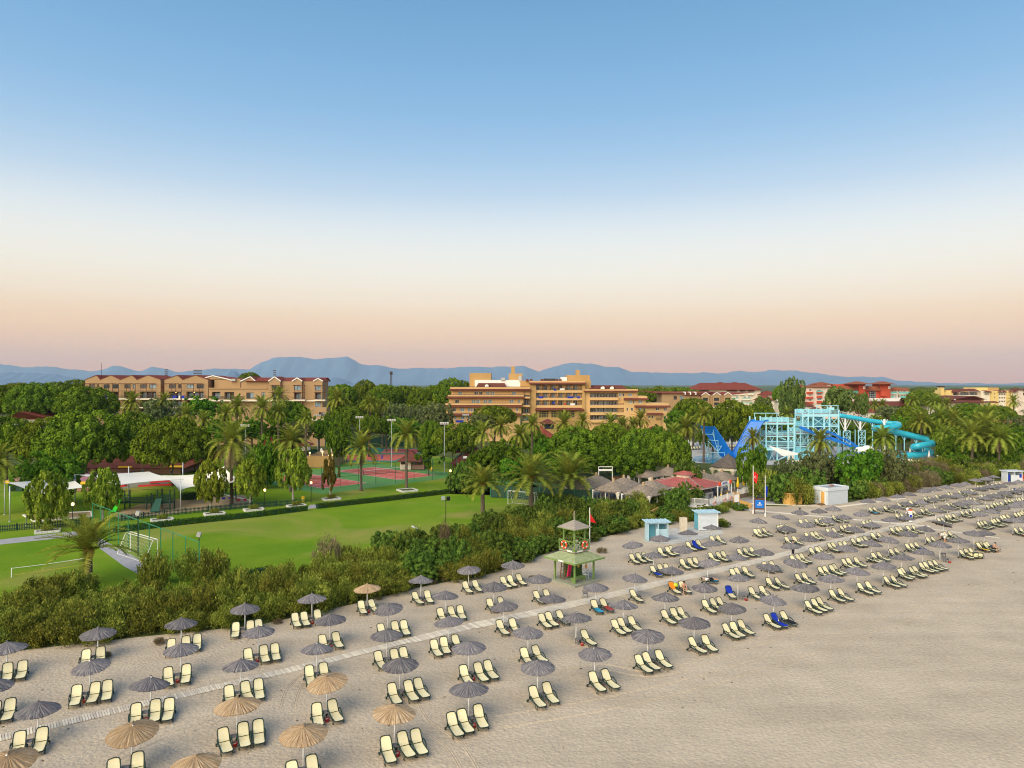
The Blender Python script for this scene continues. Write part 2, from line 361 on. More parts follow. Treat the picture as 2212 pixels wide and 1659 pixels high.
# ------------------------------------------------------------------ beach survey: umbrella tops (survey px), loungers left and right of the pole
# (x, y, left, right, flags)   t = straw-coloured canopy, b = back row extras
UMB = [
 (15,1384,1,2,''),(212,1354,1,1,''),(196,1424,1,2,''),(392,1333,1,2,''),(391,1388,1,1,''),(529,1302,1,2,''),(520,1422,1,2,''),(558,1351,1,2,''),
 (325,1459,1,2,''),(82,1513,1,1,''),(-18,1463,0,2,''),(284,1563,1,1,'t'),(15,1626,1,1,'t'),(422,1629,1,1,'t'),(512,1504,1,2,'t'),
 (674,1281,2,1,''),(713,1325,1,1,''),(685,1386.5,1,1,''),(793,1260,1,1,'t'),(838,1303,1,2,''),(835.5,1358,1,2,''),(705,1459,1,1,'t'),(864,1419,1,2,''),
 (655.5,1566.5,1,1,'t'),(852,1521.5,1,2,'t'),(909,1242,1,1,''),(962,1274.7,1,2,''),(968,1330,2,1,''),(1013,1384.7,1,2,''),(1013,1470,2,1,''),
 (1013,1221.7,1,1,''),(1067,1255.5,1,1,''),(1088,1297,1,1,''),(1108,1210,2,1,''),(1164.4,1240,1,1,''),(1193,1282,2,1,''),(1287,1258,1,1,''),
 (1140.6,1351.5,1,1,''),(1244,1320.7,0,1,''),(1372,1238,1,0,''),(1347,1293.7,2,1,''),(1162,1425.7,1,1,''),(1285,1397.7,1,1,''),(1399.4,1359.5,2,1,''),
 (1437,1278,1,2,''),(1499.4,1330.7,1,1,''),(1365.7,1167.7,1,2,''),(1412,1190.7,1,2,''),(1426,1155,1,2,''),(1452,1223,1,1,'w'),(1474.4,1178,1,2,''),
 (1485.7,1143.7,1,2,''),(1529.4,1205.7,0,0,'p'),(1522,1258,1,2,''),(1537.5,1132.6,1,1,''),(1537,1165.7,1,2,''),(1591,1195,2,1,''),(1596,1157.3,1,2,''),
 (1638,1118,2,1,''),(1650,1184,1,1,''),(1594,1238,0,2,'k'),(1661,1216,1,1,''),(1580,1300.5,2,1,''),(1670,1283.5,2,1,''),(1686.5,1110.5,2,1,''),
 (1697.7,1134,1,1,''),(1727.7,1100,1,1,'c'),(1740,1126,1,2,''),(1707.7,1170.5,1,2,''),(1747.7,1155.5,1,2,''),(1769,1097.5,2,1,''),(1786.5,1118,1,1,''),
 (1800,1092,1,1,''),(1799,1145.5,2,2,''),(1777.7,1191.7,2,2,''),(1720,1206.7,1,1,''),(1739,1258.7,1,2,''),(1795,1238.5,1,1,''),(1822.8,1110.6,2,1,''),
 (1829,1176,2,1,''),(1847.7,1136,2,2,''),(1851.5,1224,1,1,''),(1861.5,1103,1,2,''),(1882.7,1165.5,2,1,''),(1882.7,1126.7,1,1,''),(1875,1076,1,1,''),
 (1907.7,1211.7,1,1,''),(1920,1158,1,1,''),(1922.7,1116,1,2,''),(1907.7,1073,1,1,''),(1935,1089,1,1,''),(1938,1067,1,1,''),(1964,1062.6,1,1,''),
 (1957.8,1112.5,1,1,''),(1960,1083,1,1,''),(1947.7,1195.5,2,2,''),(1961.6,1146,2,1,''),(1989,1079,1,1,''),(1995.3,1055.2,1,1,''),(1993,1183.5,2,2,''),
 (1999.5,1135.2,1,1,''),(2030.5,1168,0,0,'s'),(2022,1097,1,1,''),(2018.6,1051.3,1,1,''),(2044,1047,1,1,''),(2068,1042.8,1,1,''),(2085.5,1040,1,1,''),
 (2108,1033,1,1,''),(2130,1030,1,1,''),(2146.7,1026,1,1,''),(2181,1039.4,1,1,''),(2199,1036,1,1,''),(2016.7,1073.5,1,1,''),(2041.7,1067.5,1,1,''),
 (2069,1065,2,1,''),(2091.7,1057.5,2,1,''),(2116,1051,1,1,''),(2138,1046.5,1,1,''),(2159,1044.8,1,1,''),(2173,1060,2,1,''),(2195.5,1057,2,1,''),
 (2209,1052,1,1,''),(2046,1090,2,1,''),(2074,1083,1,1,''),(2099,1078,2,1,''),(2129,1071,1,1,''),(2149,1065.7,2,1,''),(2141.7,1098.8,2,1,''),
 (2114,1103.5,2,1,''),(2162,1091,2,1,''),(2191.7,1085.7,2,1,''),(2209,1081,2,1,''),(2035.5,1124.4,2,1,'l'),(2070,1159.4,1,2,''),(2104,1145,1,1,''),
 (2126.7,1143.8,2,0,''),(2188,1117,1,1,''),(2210,1115,1,1,''),
]
# ------------------------------------------------------------------ beach furniture
def thatch_mat(name, dark, mid, light):
    m = bpy.data.materials.new(name); m.use_nodes = True; t = m.node_tree
    p = t.nodes['Principled BSDF']; p.inputs['Roughness'].default_value = 0.9; p.inputs['Specular IOR Level'].default_value = 0.15
    tcn = t.nodes.new('ShaderNodeTexCoord'); sp = t.nodes.new('ShaderNodeSeparateXYZ'); t.links.new(tcn.outputs['Object'], sp.inputs[0])
    at = t.nodes.new('ShaderNodeMath'); at.operation = 'ARCTAN2'; t.links.new(sp.outputs['Y'], at.inputs[0]); t.links.new(sp.outputs['X'], at.inputs[1])
    mu = t.nodes.new('ShaderNodeMath'); mu.operation = 'MULTIPLY'; mu.inputs[1].default_value = 34; t.links.new(at.outputs[0], mu.inputs[0])
    ln = t.nodes.new('ShaderNodeVectorMath'); ln.operation = 'LENGTH'; t.links.new(tcn.outputs['Object'], ln.inputs[0])
    m2 = t.nodes.new('ShaderNodeMath'); m2.operation = 'MULTIPLY'; m2.inputs[1].default_value = 1.6; t.links.new(ln.outputs['Value'], m2.inputs[0])
    oi = t.nodes.new('ShaderNodeObjectInfo'); m3 = t.nodes.new('ShaderNodeMath'); m3.operation = 'MULTIPLY'; m3.inputs[1].default_value = 50; t.links.new(oi.outputs['Random'], m3.inputs[0])
    cb = t.nodes.new('ShaderNodeCombineXYZ'); t.links.new(mu.outputs[0], cb.inputs[0]); t.links.new(m2.outputs[0], cb.inputs[1]); t.links.new(m3.outputs[0], cb.inputs[2])
    nz = t.nodes.new('ShaderNodeTexNoise'); nz.inputs['Scale'].default_value = 1.0; nz.inputs['Detail'].default_value = 4; nz.inputs['Roughness'].default_value = 0.7
    t.links.new(cb.outputs[0], nz.inputs['Vector'])
    r = t.nodes.new('ShaderNodeValToRGB'); e = r.color_ramp.elements; e[0].position = 0.33; e[0].color = dark+(1,); e[1].position = 0.68; e[1].color = light+(1,)
    x = e.new(0.52); x.color = mid+(1,)
    t.links.new(nz.outputs[0], r.inputs[0])
    hs = t.nodes.new('ShaderNodeHueSaturation'); mr = t.nodes.new('ShaderNodeMapRange'); mr.inputs[3].default_value = 0.82; mr.inputs[4].default_value = 1.2
    t.links.new(oi.outputs['Random'], mr.inputs[0]); t.links.new(mr.outputs[0], hs.inputs['Value']); t.links.new(r.outputs[0], hs.inputs['Color'])
    t.links.new(hs.outputs[0], p.inputs['Base Color'])
    bp = t.nodes.new('ShaderNodeBump'); bp.inputs['Strength'].default_value = 0.9; bp.inputs['Distance'].default_value = 0.04
    t.links.new(nz.outputs[0], bp.inputs['Height']); t.links.new(bp.outputs[0], p.inputs['Normal'])
    return m
M_THG = thatch_mat('grey_thatch', (0.06,0.057,0.068), (0.175,0.165,0.18), (0.46,0.425,0.385))
M_THT = thatch_mat('straw_thatch', (0.19,0.11,0.055), (0.40,0.28,0.16), (0.66,0.54,0.40))
M_POLE = mat('white_pole', (0.86,0.86,0.85), rough=0.5, var=0.04)
M_GREENP = mat('dark_green_resin', (0.010,0.032,0.026), rough=0.45, var=0.15, spec=0.4)
M_SLING = mat('cream_sling', (0.76,0.67,0.37), rough=0.7, var=0.05, scale=3.5, objvar=0.07, col2=(0.80,0.76,0.54))
M_GREYP = mat('grey_plastic', (0.17,0.165,0.18), rough=0.55, var=0.12, objvar=0.12)
M_REDP = mat('red_pot', (0.36,0.025,0.02), rough=0.4, var=0.15, objvar=0.2)
M_BLUET = mat('blue_towel', (0.01,0.035,0.42), rough=0.95, var=0.2, bump=0.5, bscale=30)
M_ASH = mat('pot_ash', (0.4,0.37,0.34), rough=0.9)

def canopy_mesh(name, R, Hc, seed, m, ragged=0.05):
    rng = random.Random(seed); n = 96; rows = [0.0,0.08,0.3,0.55,0.8,1.0]; vs = []
    wob = [rng.uniform(-1,1) for _ in range(n)]; big = [sin(3*2*pi*i/n+seed)*0.4+sin(5*2*pi*i/n+seed*2)*0.3 for i in range(n)]
    def zz(r, i): return 0.0 - Hc*(r**1.0)*(0.9+0.1*r) + (0.028*wob[i]*min(1, r*2)) + 0.03*big[i]*r
    for k, r in enumerate(rows):
        for i in range(n):
            a = 2*pi*i/n
            rr = R*max(r, 0.03)*(1 + (ragged*wob[(i*7)%n] if k == len(rows)-1 else 0))
            vs.append((rr*cos(a), rr*sin(a), zz(r, i) + (0.0 if k else 0.03)))
    top = len(vs); 
    for i in range(n):                                   # rim underside and inner cone
        a = 2*pi*i/n; vs.append((R*0.965*cos(a), R*0.965*sin(a), zz(0.965, i)-0.075))
    for i in range(n):
        a = 2*pi*i/n; vs.append((R*0.05*cos(a), R*0.05*sin(a), -0.10))
    fs = []
    K = len(rows)
    for k in range(K-1):
        for i in range(n):
            fs.append((k*n+i, (k+1)*n+i, (k+1)*n+(i+1)%n, k*n+(i+1)%n))
    for i in range(n):
        fs.append(((K-1)*n+i, top+i, top+(i+1)%n, (K-1)*n+(i+1)%n))
        fs.append((top+i, top+n+i, top+n+(i+1)%n, top+(i+1)%n))
    fs.append(tuple(range(n)))
    b = MB(); b.add(vs, fs)
    for i in range(70):                                   # loose reeds sticking out at the rim
        if ragged < 0.03: break
        a = rng.uniform(0, 2*pi); r1 = R*rng.uniform(1.0, 1.055); z1 = -Hc*1.03 + rng.uniform(-0.05,0.0)
        r0 = R*0.8; z0 = -Hc*0.78; w = 0.012
        ca, sa = cos(a), sin(a); px, py = -sa*w, ca*w
        b.quad((r0*ca-px, r0*sa-py, z0+0.02),(r1*ca-px, r1*sa-py, z1+0.03),(r1*ca+px, r1*sa+py, z1+0.03),(r0*ca+px, r0*sa+py, z0+0.02))
    return b.mesh(name, m)
TOPZ = 2.37
CAN_G = [canopy_mesh('canopy', 1.20, 0.54, s, M_THG) for s in (1,2,3,4)]
CAN_T = [canopy_mesh('canopy', 1.27, 0.50, s, M_THT, 0.02) for s in (5,6)]
_b = MB(); _b.cyl((0,0,-0.3),(0,0,TOPZ-0.06),0.046,n=10); ME_POLE = _b.mesh('pole', M_POLE, True)
_b = MB(); _b.lathe((0,0,0),[(0.085,-0.06),(0.075,0.02),(0.045,0.07),(0.01,0.09)],10); ME_KNOT_G = _b.mesh('crown_knot', M_THG)
_b = MB(); _b.lathe((0,0,0),[(0.09,-0.06),(0.085,0.02),(0.05,0.06),(0.01,0.075)],10); ME_KNOT_T = _b.mesh('crown_knot', M_THT)
_b = MB()
for i in range(8):
    a = 2*pi*i/8+0.2; _b.beam((0.03*cos(a),0.03*sin(a),-0.42),(1.12*cos(a),1.12*sin(a),-0.56),0.025)
ME_RIBS = _b.mesh('support_ribs', mat('umbrella_wood', (0.30,0.20,0.11), rough=0.8))
def umbrella(i, pos, flags, label, group):
    tan_ = 't' in flags
    t = thing('beach_umbrella', label, 'umbrella', pos, 0, group)
    tilt = (random.gauss(0, 0.05), random.gauss(0, 0.05))
    if 'l' in flags: tilt = (0.02, 0.34)
    link('pole', ME_POLE, t).rotation_euler = (tilt[0]*0.25, tilt[1]*0.35, 0)
    cn = link('canopy', random.choice(CAN_T if tan_ else CAN_G), t, (tilt[1]*0.25*TOPZ*0.35*4*0.25, 0, TOPZ-0.07))
    s = random.uniform(0.96, 1.05); cn.scale = (s, s, random.uniform(0.88, 1.08))
    cn.rotation_euler = (tilt[0], tilt[1], random.uniform(0, 6.28))
    k = link('crown_knot', ME_KNOT_T if tan_ else ME_KNOT_G, cn)
    link('support_ribs', ME_RIBS, cn)
    if 'c' in flags:
        b = MB(); b.lathe((0,0,0),[(0.10,-0.05),(0.07,0.12),(0.20,0.17),(0.24,0.24),(0.02,0.26)],12); part('black_cap', b, M_GREENP, cn)
    return t
# --- lounger (local +Y to the head)
LX = 0.315
def lounger_meshes():
    D = {}
    b = MB(); r = 0.026
    z = 0.35
    pts = [(-LX,0.42,z+0.0),(-LX,0.1,z),(-LX,-0.45,z-0.015),(-LX*0.99,-0.82,z-0.03),(-LX*0.8,-0.96,z-0.045),(0,-0.99,z-0.05),(LX*0.8,-0.96,z-0.045),(LX*0.99,-0.82,z-0.03),(LX,-0.45,z-0.015),(LX,0.1,z),(LX,0.42,z)]
    b.tube(pts, [0.036]*len(pts), 6); b.beam((-LX,0.40,z-0.03),(LX,0.40,z-0.03),0.05,0.05); b.beam((-LX,-0.3,z-0.05),(LX,-0.3,z-0.05),0.04,0.04)
    D['frame'] = b.mesh('frame', M_GREENP, True)
    b = MB(); sx = LX-0.03; rows = [(-0.945,0.55,z-0.03),(-0.90,0.88,z-0.022),(-0.8,1,z-0.012),(-0.45,1,z-0.022),(-0.1,1,z-0.012),(0.12,1,z+0.012),(0.2,1,z+0.03)]
    vs = []
    for y, k, zz in rows:
        for u in (-1,-0.5,0,0.5,1): vs.append((sx*k*u, y, zz - 0.012*(1-u*u)))
    fs = [(i*5+j, i*5+j+1, (i+1)*5+j+1, (i+1)*5+j) for i in range(len(rows)-1) for j in range(4)]
    b.add(vs, fs); D['seat'] = b.mesh('seat', M_SLING, True)
    # backrest: hinged at y=0.2
    an = radians(52); L = 0.80
    def bk(u, s, off=0.0): return (u, 0.2+s*cos(an)-off*sin(an), z+0.02+s*sin(an)+off*cos(an))
    b = MB()
    pts = [bk(-LX,0.0),bk(-LX,0.4),bk(-LX*0.97,0.66),bk(-LX*0.78,0.78),bk(0,0.82),bk(LX*0.78,0.78),bk(LX*0.97,0.66),bk(LX,0.4),bk(LX,0.0)]
    b.tube(pts, 0.034, 6); b.beam(bk(-LX,0.02),bk(LX,0.02),0.035); b.beam(bk(-0.22,0.45,-0.03),(-0.22,0.55,z-0.02),0.03); b.beam(bk(0.22,0.45,-0.03),(0.22,0.55,z-0.02),0.03)
    D['backrest'] = b.mesh('backrest', M_GREENP, True)
    b = MB(); rows = [(0.0,1),(0.2,1),(0.45,0.99),(0.64,0.94),(0.73,0.8),(0.785,0.5)]; vs = []
    for s, k in rows:
        for u in (-1,-0.5,0,0.5,1): vs.append(bk(sx*k*u, s, 0.006-0.018*(1-u*u)*sin(pi*min(1,s/0.8))))
    b.add(vs, [(i*5+j, i*5+j+1, (i+1)*5+j+1, (i+1)*5+j) for i in range(len(rows)-1) for j in range(4)])
    D['sling'] = b.mesh('sling', M_SLING, True)
    for s, nm in ((-1,'armrest_a'),(1,'armrest_b')):
        b = MB(); x = s*(LX+0.05)
        pts = [(x-s*0.04,0.36,z),(x,0.33,z+0.12),(x,0.24,z+0.215),(x,0.08,z+0.235),(x,-0.12,z+0.17),(x,-0.3,z+0.07),(x-s*0.03,-0.42,z-0.02)]
        b.tube(pts, [0.032,0.034,0.038,0.042,0.038,0.034,0.032], 6); D[nm] = b.mesh('armrest', M_GREENP, True)
        b = MB(); x = s*(LX-0.005)
        pts = [(x,-0.42,z-0.03),(x+s*0.02,-0.5,0.16),(x+s*0.02,-0.58,0.03),(x,-0.68,0.015),(x,-0.74,0.06),(x,-0.72,0.18),(x,-0.66,z-0.04)]
        b.tube(pts, 0.022, 5); D['leg_f%d' % s] = b.mesh('leg', M_GREENP, True)
        b = MB(); b.beam((x,0.38,z),(x+s*0.01,0.62,0.10),0.05,0.06); D['leg_r%d' % s] = b.mesh('leg', M_GREENP)
        b = MB(); b.cyl((x+s*0.03,0.63,0.095),(x+s*0.075,0.63,0.095),0.095,n=12); b.cyl((x+s*0.07,0.63,0.095),(x+s*0.085,0.63,0.095),0.04,n=8); D['wheel%d' % s] = b.mesh('wheel', M_GREENP)
    return D
LD = lounger_meshes()
PARTS = [('frame','frame'),('seat','seat'),('armrest','armrest_a'),('armrest','armrest_b'),('leg','leg_f-1'),('leg','leg_f1'),('leg','leg_r-1'),('leg','leg_r1'),('wheel','wheel-1'),('wheel','wheel1')]
def joined(meshes, name):
    V = []; Fs = []; mi = []; mats = []
    for me in meshes:
        o = len(V); V += [tuple(v.co) for v in me.vertices]
        m = me.materials[0]
        if m not in mats: mats.append(m)
        for p in me.polygons: Fs.append(tuple(i+o for i in p.vertices)); mi.append(mats.index(m))
    r = bpy.data.meshes.new(name); r.from_pydata(V, [], Fs)
    for m in mats: r.materials.append(m)
    r.polygons.foreach_set('material_index', mi); r.polygons.foreach_set('use_smooth', [True]*len(Fs)); r.update(); return r
FAR_FRAME = joined([LD[k] for _, k in PARTS if k != 'seat'] + [LD['backrest']], 'frame')
FAR_SLING = joined([LD['seat'], LD['sling']], 'sling')
FAR_ALL = joined([LD[k] for _, k in PARTS] + [LD['backrest'], LD['sling']], 'lounger_all')
def lounger(pos, rz, label, group, far=False, flat=False):
    t = thing('sun_lounger', label, 'sun lounger', pos, rz, group)
    if far:
        link('frame', FAR_FRAME, t); link('sling', FAR_SLING, t); return t
    for nm, k in PARTS: link(nm, LD[k], t)
    bk = link('backrest', LD['backrest'], t); link('sling', LD['sling'], bk)
    if flat:
        bk.rotation_euler = (radians(-44), 0, 0); bk.location = (0, 0.2-(0.2*cos(radians(-44))-0.36*sin(radians(-44))), 0.36-(0.2*sin(radians(-44))+0.36*cos(radians(-44))))
    return t
# --- side table, pot
_b = MB(); _b.box((0,0,0.43),(0.46,0.44,0.035)); 
for sx in (-1,1):
    for sy in (-1,1): _b.beam((sx*0.19,sy*0.18,0.0),(sx*0.2,sy*0.19,0.42),0.05,0.045)
for sx in (-1,1): _b.box((sx*0.205,0,0.33),(0.03,0.34,0.16))
_b.box((0,0.19,0.33),(0.36,0.03,0.16))
ME_TTOP = MB().box((0,0,0.43),(0.46,0.44,0.035)).mesh('table_top', M_GREYP)
_t = bpy.data.meshes.new('x')
ME_TLEG = []
for sx in (-1,1):
    for sy in (-1,1): ME_TLEG.append(MB().beam((sx*0.19,sy*0.18,0.0),(sx*0.2,sy*0.19,0.412),0.05,0.045).mesh('leg', M_GREYP))
_b = MB(); _b.box((-0.205,0,0.33),(0.03,0.3,0.15)); _b.box((0.205,0,0.33),(0.03,0.3,0.15)); _b.box((0,0.19,0.33),(0.32,0.03,0.15)); ME_TAPRON = _b.mesh('apron', M_GREYP)
ME_TALL = joined([ME_TTOP, ME_TAPRON]+ME_TLEG, 'side_table')
_b = MB(); _b.lathe((0,0,0),[(0.08,0.0),(0.13,0.08),(0.155,0.18),(0.15,0.22),(0.125,0.22),(0.11,0.19)],12); ME_POT = _b.mesh('pot', M_REDP, True)
ME_ASH = MB().lathe((0,0,0.185),[(0.118,0.0),(0.06,0.02),(0.01,0.02)],12).mesh('ash', M_ASH, True)
def side_table(pos, rz, label, far):
    if far:
        o = link('side_table', ME_TALL, None, pos); o.rotation_euler = (0,0,rz); return tag(o, label, 'table', 'side tables under the beach umbrellas')
    t = thing('side_table', label, 'table', pos, rz, 'side tables under the beach umbrellas')
    link('table_top', ME_TTOP, t); link('apron', ME_TAPRON, t)
    for m in ME_TLEG: link('leg', m, t)
    return t
def pot(pos, label):
    t = thing('ash_pot', label, 'pot', pos, 0, 'round ash pots beside the side tables'); link('bowl', ME_POT, t); link('ash', ME_ASH, t); return t

ROWS = [('front row', 30, 41.5), ('second row', 41.5, 47), ('third row', 47, 52.8), ('fourth row', 52.8, 58), ('back row', 58, 70)]
LRZ = math.asin(0.42)
LDIR = Vector((0.42,-0.9075,0)); LV = Vector((0.88,0.475,0))
U = []
for i, u in enumerate(UMB):
    p = gp(u[0], u[1], TOPZ); p.z = 0
    s = p.dot(SN); row = [k for k, (_, a, b) in enumerate(ROWS) if a <= s < b][0]
    U.append([row, p.dot(SU), p, u])
U.sort(key=lambda k: (k[0], k[1]))
cnt = [0]*5; LOUNGERS = []
POS = {}
for row, tt, p, u in U:
    n = ORD[cnt[row]]; cnt[row] += 1; rn = ROWS[row][0]; fl = u[4]
    col = 'straw-coloured' if 't' in fl else 'grey'
    extra = {'c': ' with a black metal cap', 'l': ' leaning on a crooked pole'}.get(fl, '')
    umbrella(0, p, fl, '%s thatched umbrella%s, %s from the left in the %s' % (col, extra, n, rn), 'thatched beach umbrellas')
    POS[(u[0], u[1])] = (p, n, rn)
    slots = []
    for k in range(u[2]): slots.append(-0.78 - 0.76*k)
    for k in range(u[3]): slots.append(0.32 + 0.76*k)
    slots.sort()
    if u[0] == 1594: slots = [1.0, 2.3]
    tot = len(slots)
    nm = {1: ['only one'], 2: ['left one','right one'], 3: ['left one','middle one','right one'], 4: ['first','second','third','last']}.get(tot, [])
    for k, v in enumerate(slots):
        q = p + LV*(v+random.gauss(0,0.03)) + LDIR*(1.33+random.gauss(0,0.09)); 
        LOUNGERS.append((q.y, q, LRZ+random.gauss(0,0.06), '%s of the cream loungers under the %s umbrella of the %s' % (nm[k].replace(' one',' one') , n, rn), u))
    near_ = p.y < 78
    if tot or fl in ('s',):
        rz = LRZ + random.gauss(0,0.06)
        side_table(p + LV*(-0.24) + LDIR*0.85, rz, 'grey plastic side table under the %s umbrella of the %s' % (n, rn), p.y > 85)
        if p.y < 100 and random.random() < 0.85:
            pot(p + LV*(-0.2) + LDIR*1.32, 'round red ash pot by the table of the %s umbrella, %s' % (n, rn))
LOUNGERS.sort(key=lambda k: k[0])
FLAT = {(1882.7,1165.5): 0, (1999.5,1135.2): 0, (2035.5,1124.4): 0}
_seen = {}
for y, q, rz, lab, u in LOUNGERS[:300]:
    k = _seen.get((u[0],u[1]), 0); _seen[(u[0],u[1])] = k+1
    lounger(q, rz, lab, 'cream loungers lined up under umbrellas', far=y > 92, flat=FLAT.get((u[0],u[1]), -1) == k)
mfar = bpy.data.meshes.new('sun_loungers_far'); V = []; Fs = []; MI = []
_v = [v.co.copy() for v in FAR_ALL.vertices]; _f = [tuple(p.vertices) for p in FAR_ALL.polygons]; _m = [p.material_index for p in FAR_ALL.polygons]
for y, q, rz, lab, u in LOUNGERS[300:]:
    R = Matrix.Translation(q) @ Matrix.Rotation(rz, 4, 'Z'); o = len(V)
    V += [tuple(R @ v) for v in _v]; Fs += [tuple(i+o for i in f) for f in _f]; MI += _m
if V:
    mfar.from_pydata(V, [], Fs)
    for m in FAR_ALL.materials: mfar.materials.append(m)
    mfar.polygons.foreach_set('material_index', MI)
    tag(link('far_loungers', mfar), 'farthest cream loungers at the far end of the beach', 'sun lounger', None, 'stuff')

# --- boardwalk: planks across the path
M_PLANK = mat('weathered_plank', (0.58,0.51,0.41), rough=0.85, scale=1.5, col2=(0.74,0.67,0.56), objvar=0.22, bump=0.3, bscale=40)
bw = MB(); path0 = SU*(-8) + SN*51.75
bw_o = bpy.data.objects.new('boardwalk', None); C.objects.link(bw_o); tag(bw_o, 'pale plank boardwalk running the length of the beach', 'boardwalk')
PW = {}
for key, w in (('a',0.95),('b',1.25),('c',1.5)):
    for v in range(3):
        rr = random.Random(ord(key)+v*7); b = MB(); b.box((0,0,0.02),(0.120,w*rr.uniform(0.985,1.015),0.035)); PW[(key,v)] = b.mesh('plank', M_PLANK)
rot_p = atan2(SU.y, SU.x); far_b = MB(); k = 0; s = 0.0; wob = lambda t: 0.25*sin(t*0.07)+0.12*sin(t*0.23+1)
while s < 215:
    tt = s-8; key = 'a' if tt < 27 else ('b' if tt < 33 else 'c')
    c = SU*tt + SN*(51.75+wob(tt)); dz = 0.012*sin(s*1.7)+random.uniform(-0.004,0.004); a = rot_p + random.gauss(0,0.02) + 0.0175*cos(tt*0.07)
    if tt > -6:
        if k < 300:
            o = link('plank', PW[(key, random.randrange(3))], bw_o, (c.x, c.y, 0.012+dz)); o.rotation_euler = (0, random.gauss(0,0.02), a); k += 1
        else:
            w = {'a':0.95,'b':1.25,'c':1.5}[key]; far_b.box((c.x,c.y,0.03+dz),(0.120,w*random.uniform(0.985,1.015),0.035),rz=a)
    s += 0.152
tag(part('far_planks', far_b, M_PLANK, bw_o), kind='stuff')
# narrow branch boardwalks over the sand on the right
def branch(p0, p1, w, label):
    p0 = gp(*p0); p1 = gp(*p1); d = p1-p0; L = d.length; d.normalize(); a = atan2(d.y, d.x); b = MB(); s = 0.0
    while s < L:
        c = p0 + d*s; b.box((c.x,c.y,0.022+random.uniform(0,0.006)),(0.14,w*random.uniform(0.97,1.03),0.03),rz=a); s += 0.155
    o = thing('branch_boardwalk', label, 'boardwalk'); x = part('planks', b, M_PLANK, o); x['kind'] = 'stuff'
branch((1568,1098),(2010,1138),0.9,'thin plank branch path crossing the sand between grey umbrellas')
branch((1608,1088),(1770,1094),1.0,'plank path leading to the white cabin door')
branch((1810,1096),(1955,1077),0.9,'plank path beside the white beach cabin')
branch((1980,1139),(2160,1163),0.5,'narrow plank path by the messy loungers on the right')
# ------------------------------------------------------------------ plants
def leaf_mat(name, dark, light, objvar=0.12, tr=0.25):
    m = bpy.data.materials.new(name); m.use_nodes = True; t = m.node_tree; t.nodes.clear()
    o = t.nodes.new('ShaderNodeOutputMaterial'); d = t.nodes.new('ShaderNodeBsdfDiffuse'); tl = t.nodes.new('ShaderNodeBsdfTranslucent'); mx = t.nodes.new('ShaderNodeMixShader'); mx.inputs[0].default_value = tr
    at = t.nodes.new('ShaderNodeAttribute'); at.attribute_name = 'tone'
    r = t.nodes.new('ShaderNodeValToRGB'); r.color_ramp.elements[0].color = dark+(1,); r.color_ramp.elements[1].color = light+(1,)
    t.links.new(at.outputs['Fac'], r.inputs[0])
    oi = t.nodes.new('ShaderNodeObjectInfo'); hs = t.nodes.new('ShaderNodeHueSaturation')
    a = t.nodes.new('ShaderNodeMapRange'); a.inputs[3].default_value = 1-objvar; a.inputs[4].default_value = 1+objvar
    b = t.nodes.new('ShaderNodeMapRange'); b.inputs[3].default_value = 0.5-0.02; b.inputs[4].default_value = 0.5+0.018
    t.links.new(oi.outputs['Random'], a.inputs[0]); t.links.new(oi.outputs['Random'], b.inputs[0]); t.links.new(a.outputs[0], hs.inputs['Value']); t.links.new(b.outputs[0], hs.inputs['Hue'])
    t.links.new(r.outputs[0], hs.inputs['Color']); t.links.new(hs.outputs[0], d.inputs[0]); t.links.new(hs.outputs[0], tl.inputs[0])
    t.links.new(d.outputs[0], mx.inputs[1]); t.links.new(tl.outputs[0], mx.inputs[2]); t.links.new(mx.outputs[0], o.inputs[0])
    return m
M_PINE = leaf_mat('pine_needles', (0.035,0.077,0.010), (0.217,0.310,0.025), 0.13, 0.1)
M_BROAD = leaf_mat('broad_leaves', (0.030,0.087,0.011), (0.180,0.322,0.025), 0.2)
M_PLANE = leaf_mat('plane_leaves', (0.09,0.15,0.016), (0.34,0.42,0.045))
M_OLIVE = leaf_mat('olive_leaves', (0.068,0.097,0.037), (0.236,0.273,0.105))
M_TAMA = leaf_mat('tamarisk_sprays', (0.068,0.099,0.015), (0.384,0.409,0.068), 0.28)
M_OLEA = leaf_mat('oleander_leaves', (0.035,0.077,0.015), (0.180,0.267,0.042), 0.25)
M_EUCA = leaf_mat('eucalyptus_leaves', (0.062,0.105,0.027), (0.211,0.298,0.074))
M_DRY = leaf_mat('dry_twigs', (0.13,0.11,0.06), (0.34,0.28,0.15), 0.15)
M_FROND = leaf_mat('palm_leaflets', (0.085,0.13,0.016), (0.38,0.41,0.065), 0.12)
M_DEADF = leaf_mat('dead_palm_leaflets', (0.20,0.15,0.08), (0.42,0.33,0.19), 0.1)
M_HEDGE = leaf_mat('hedge_leaves', (0.025,0.065,0.008), (0.11,0.19,0.016))
M_BARK = mat('grey_bark', (0.12,0.095,0.07), rough=0.95, scale=3, var=0.35, bump=0.6, bscale=10)
M_BARKW = mat('whitewashed_bark', (0.42,0.38,0.31), rough=0.9, scale=4, var=0.25)
M_BARKP = mat('palm_bark', (0.13,0.10,0.075), rough=0.95, scale=5, var=0.4, bump=0.8, bscale=12)
M_BOOT = mat('palm_boots', (0.40,0.23,0.07), rough=0.9, scale=6, var=0.35, bump=0.6, bscale=14)
M_STALK = mat('palm_stalk', (0.30,0.30,0.10), rough=0.7, var=0.2)

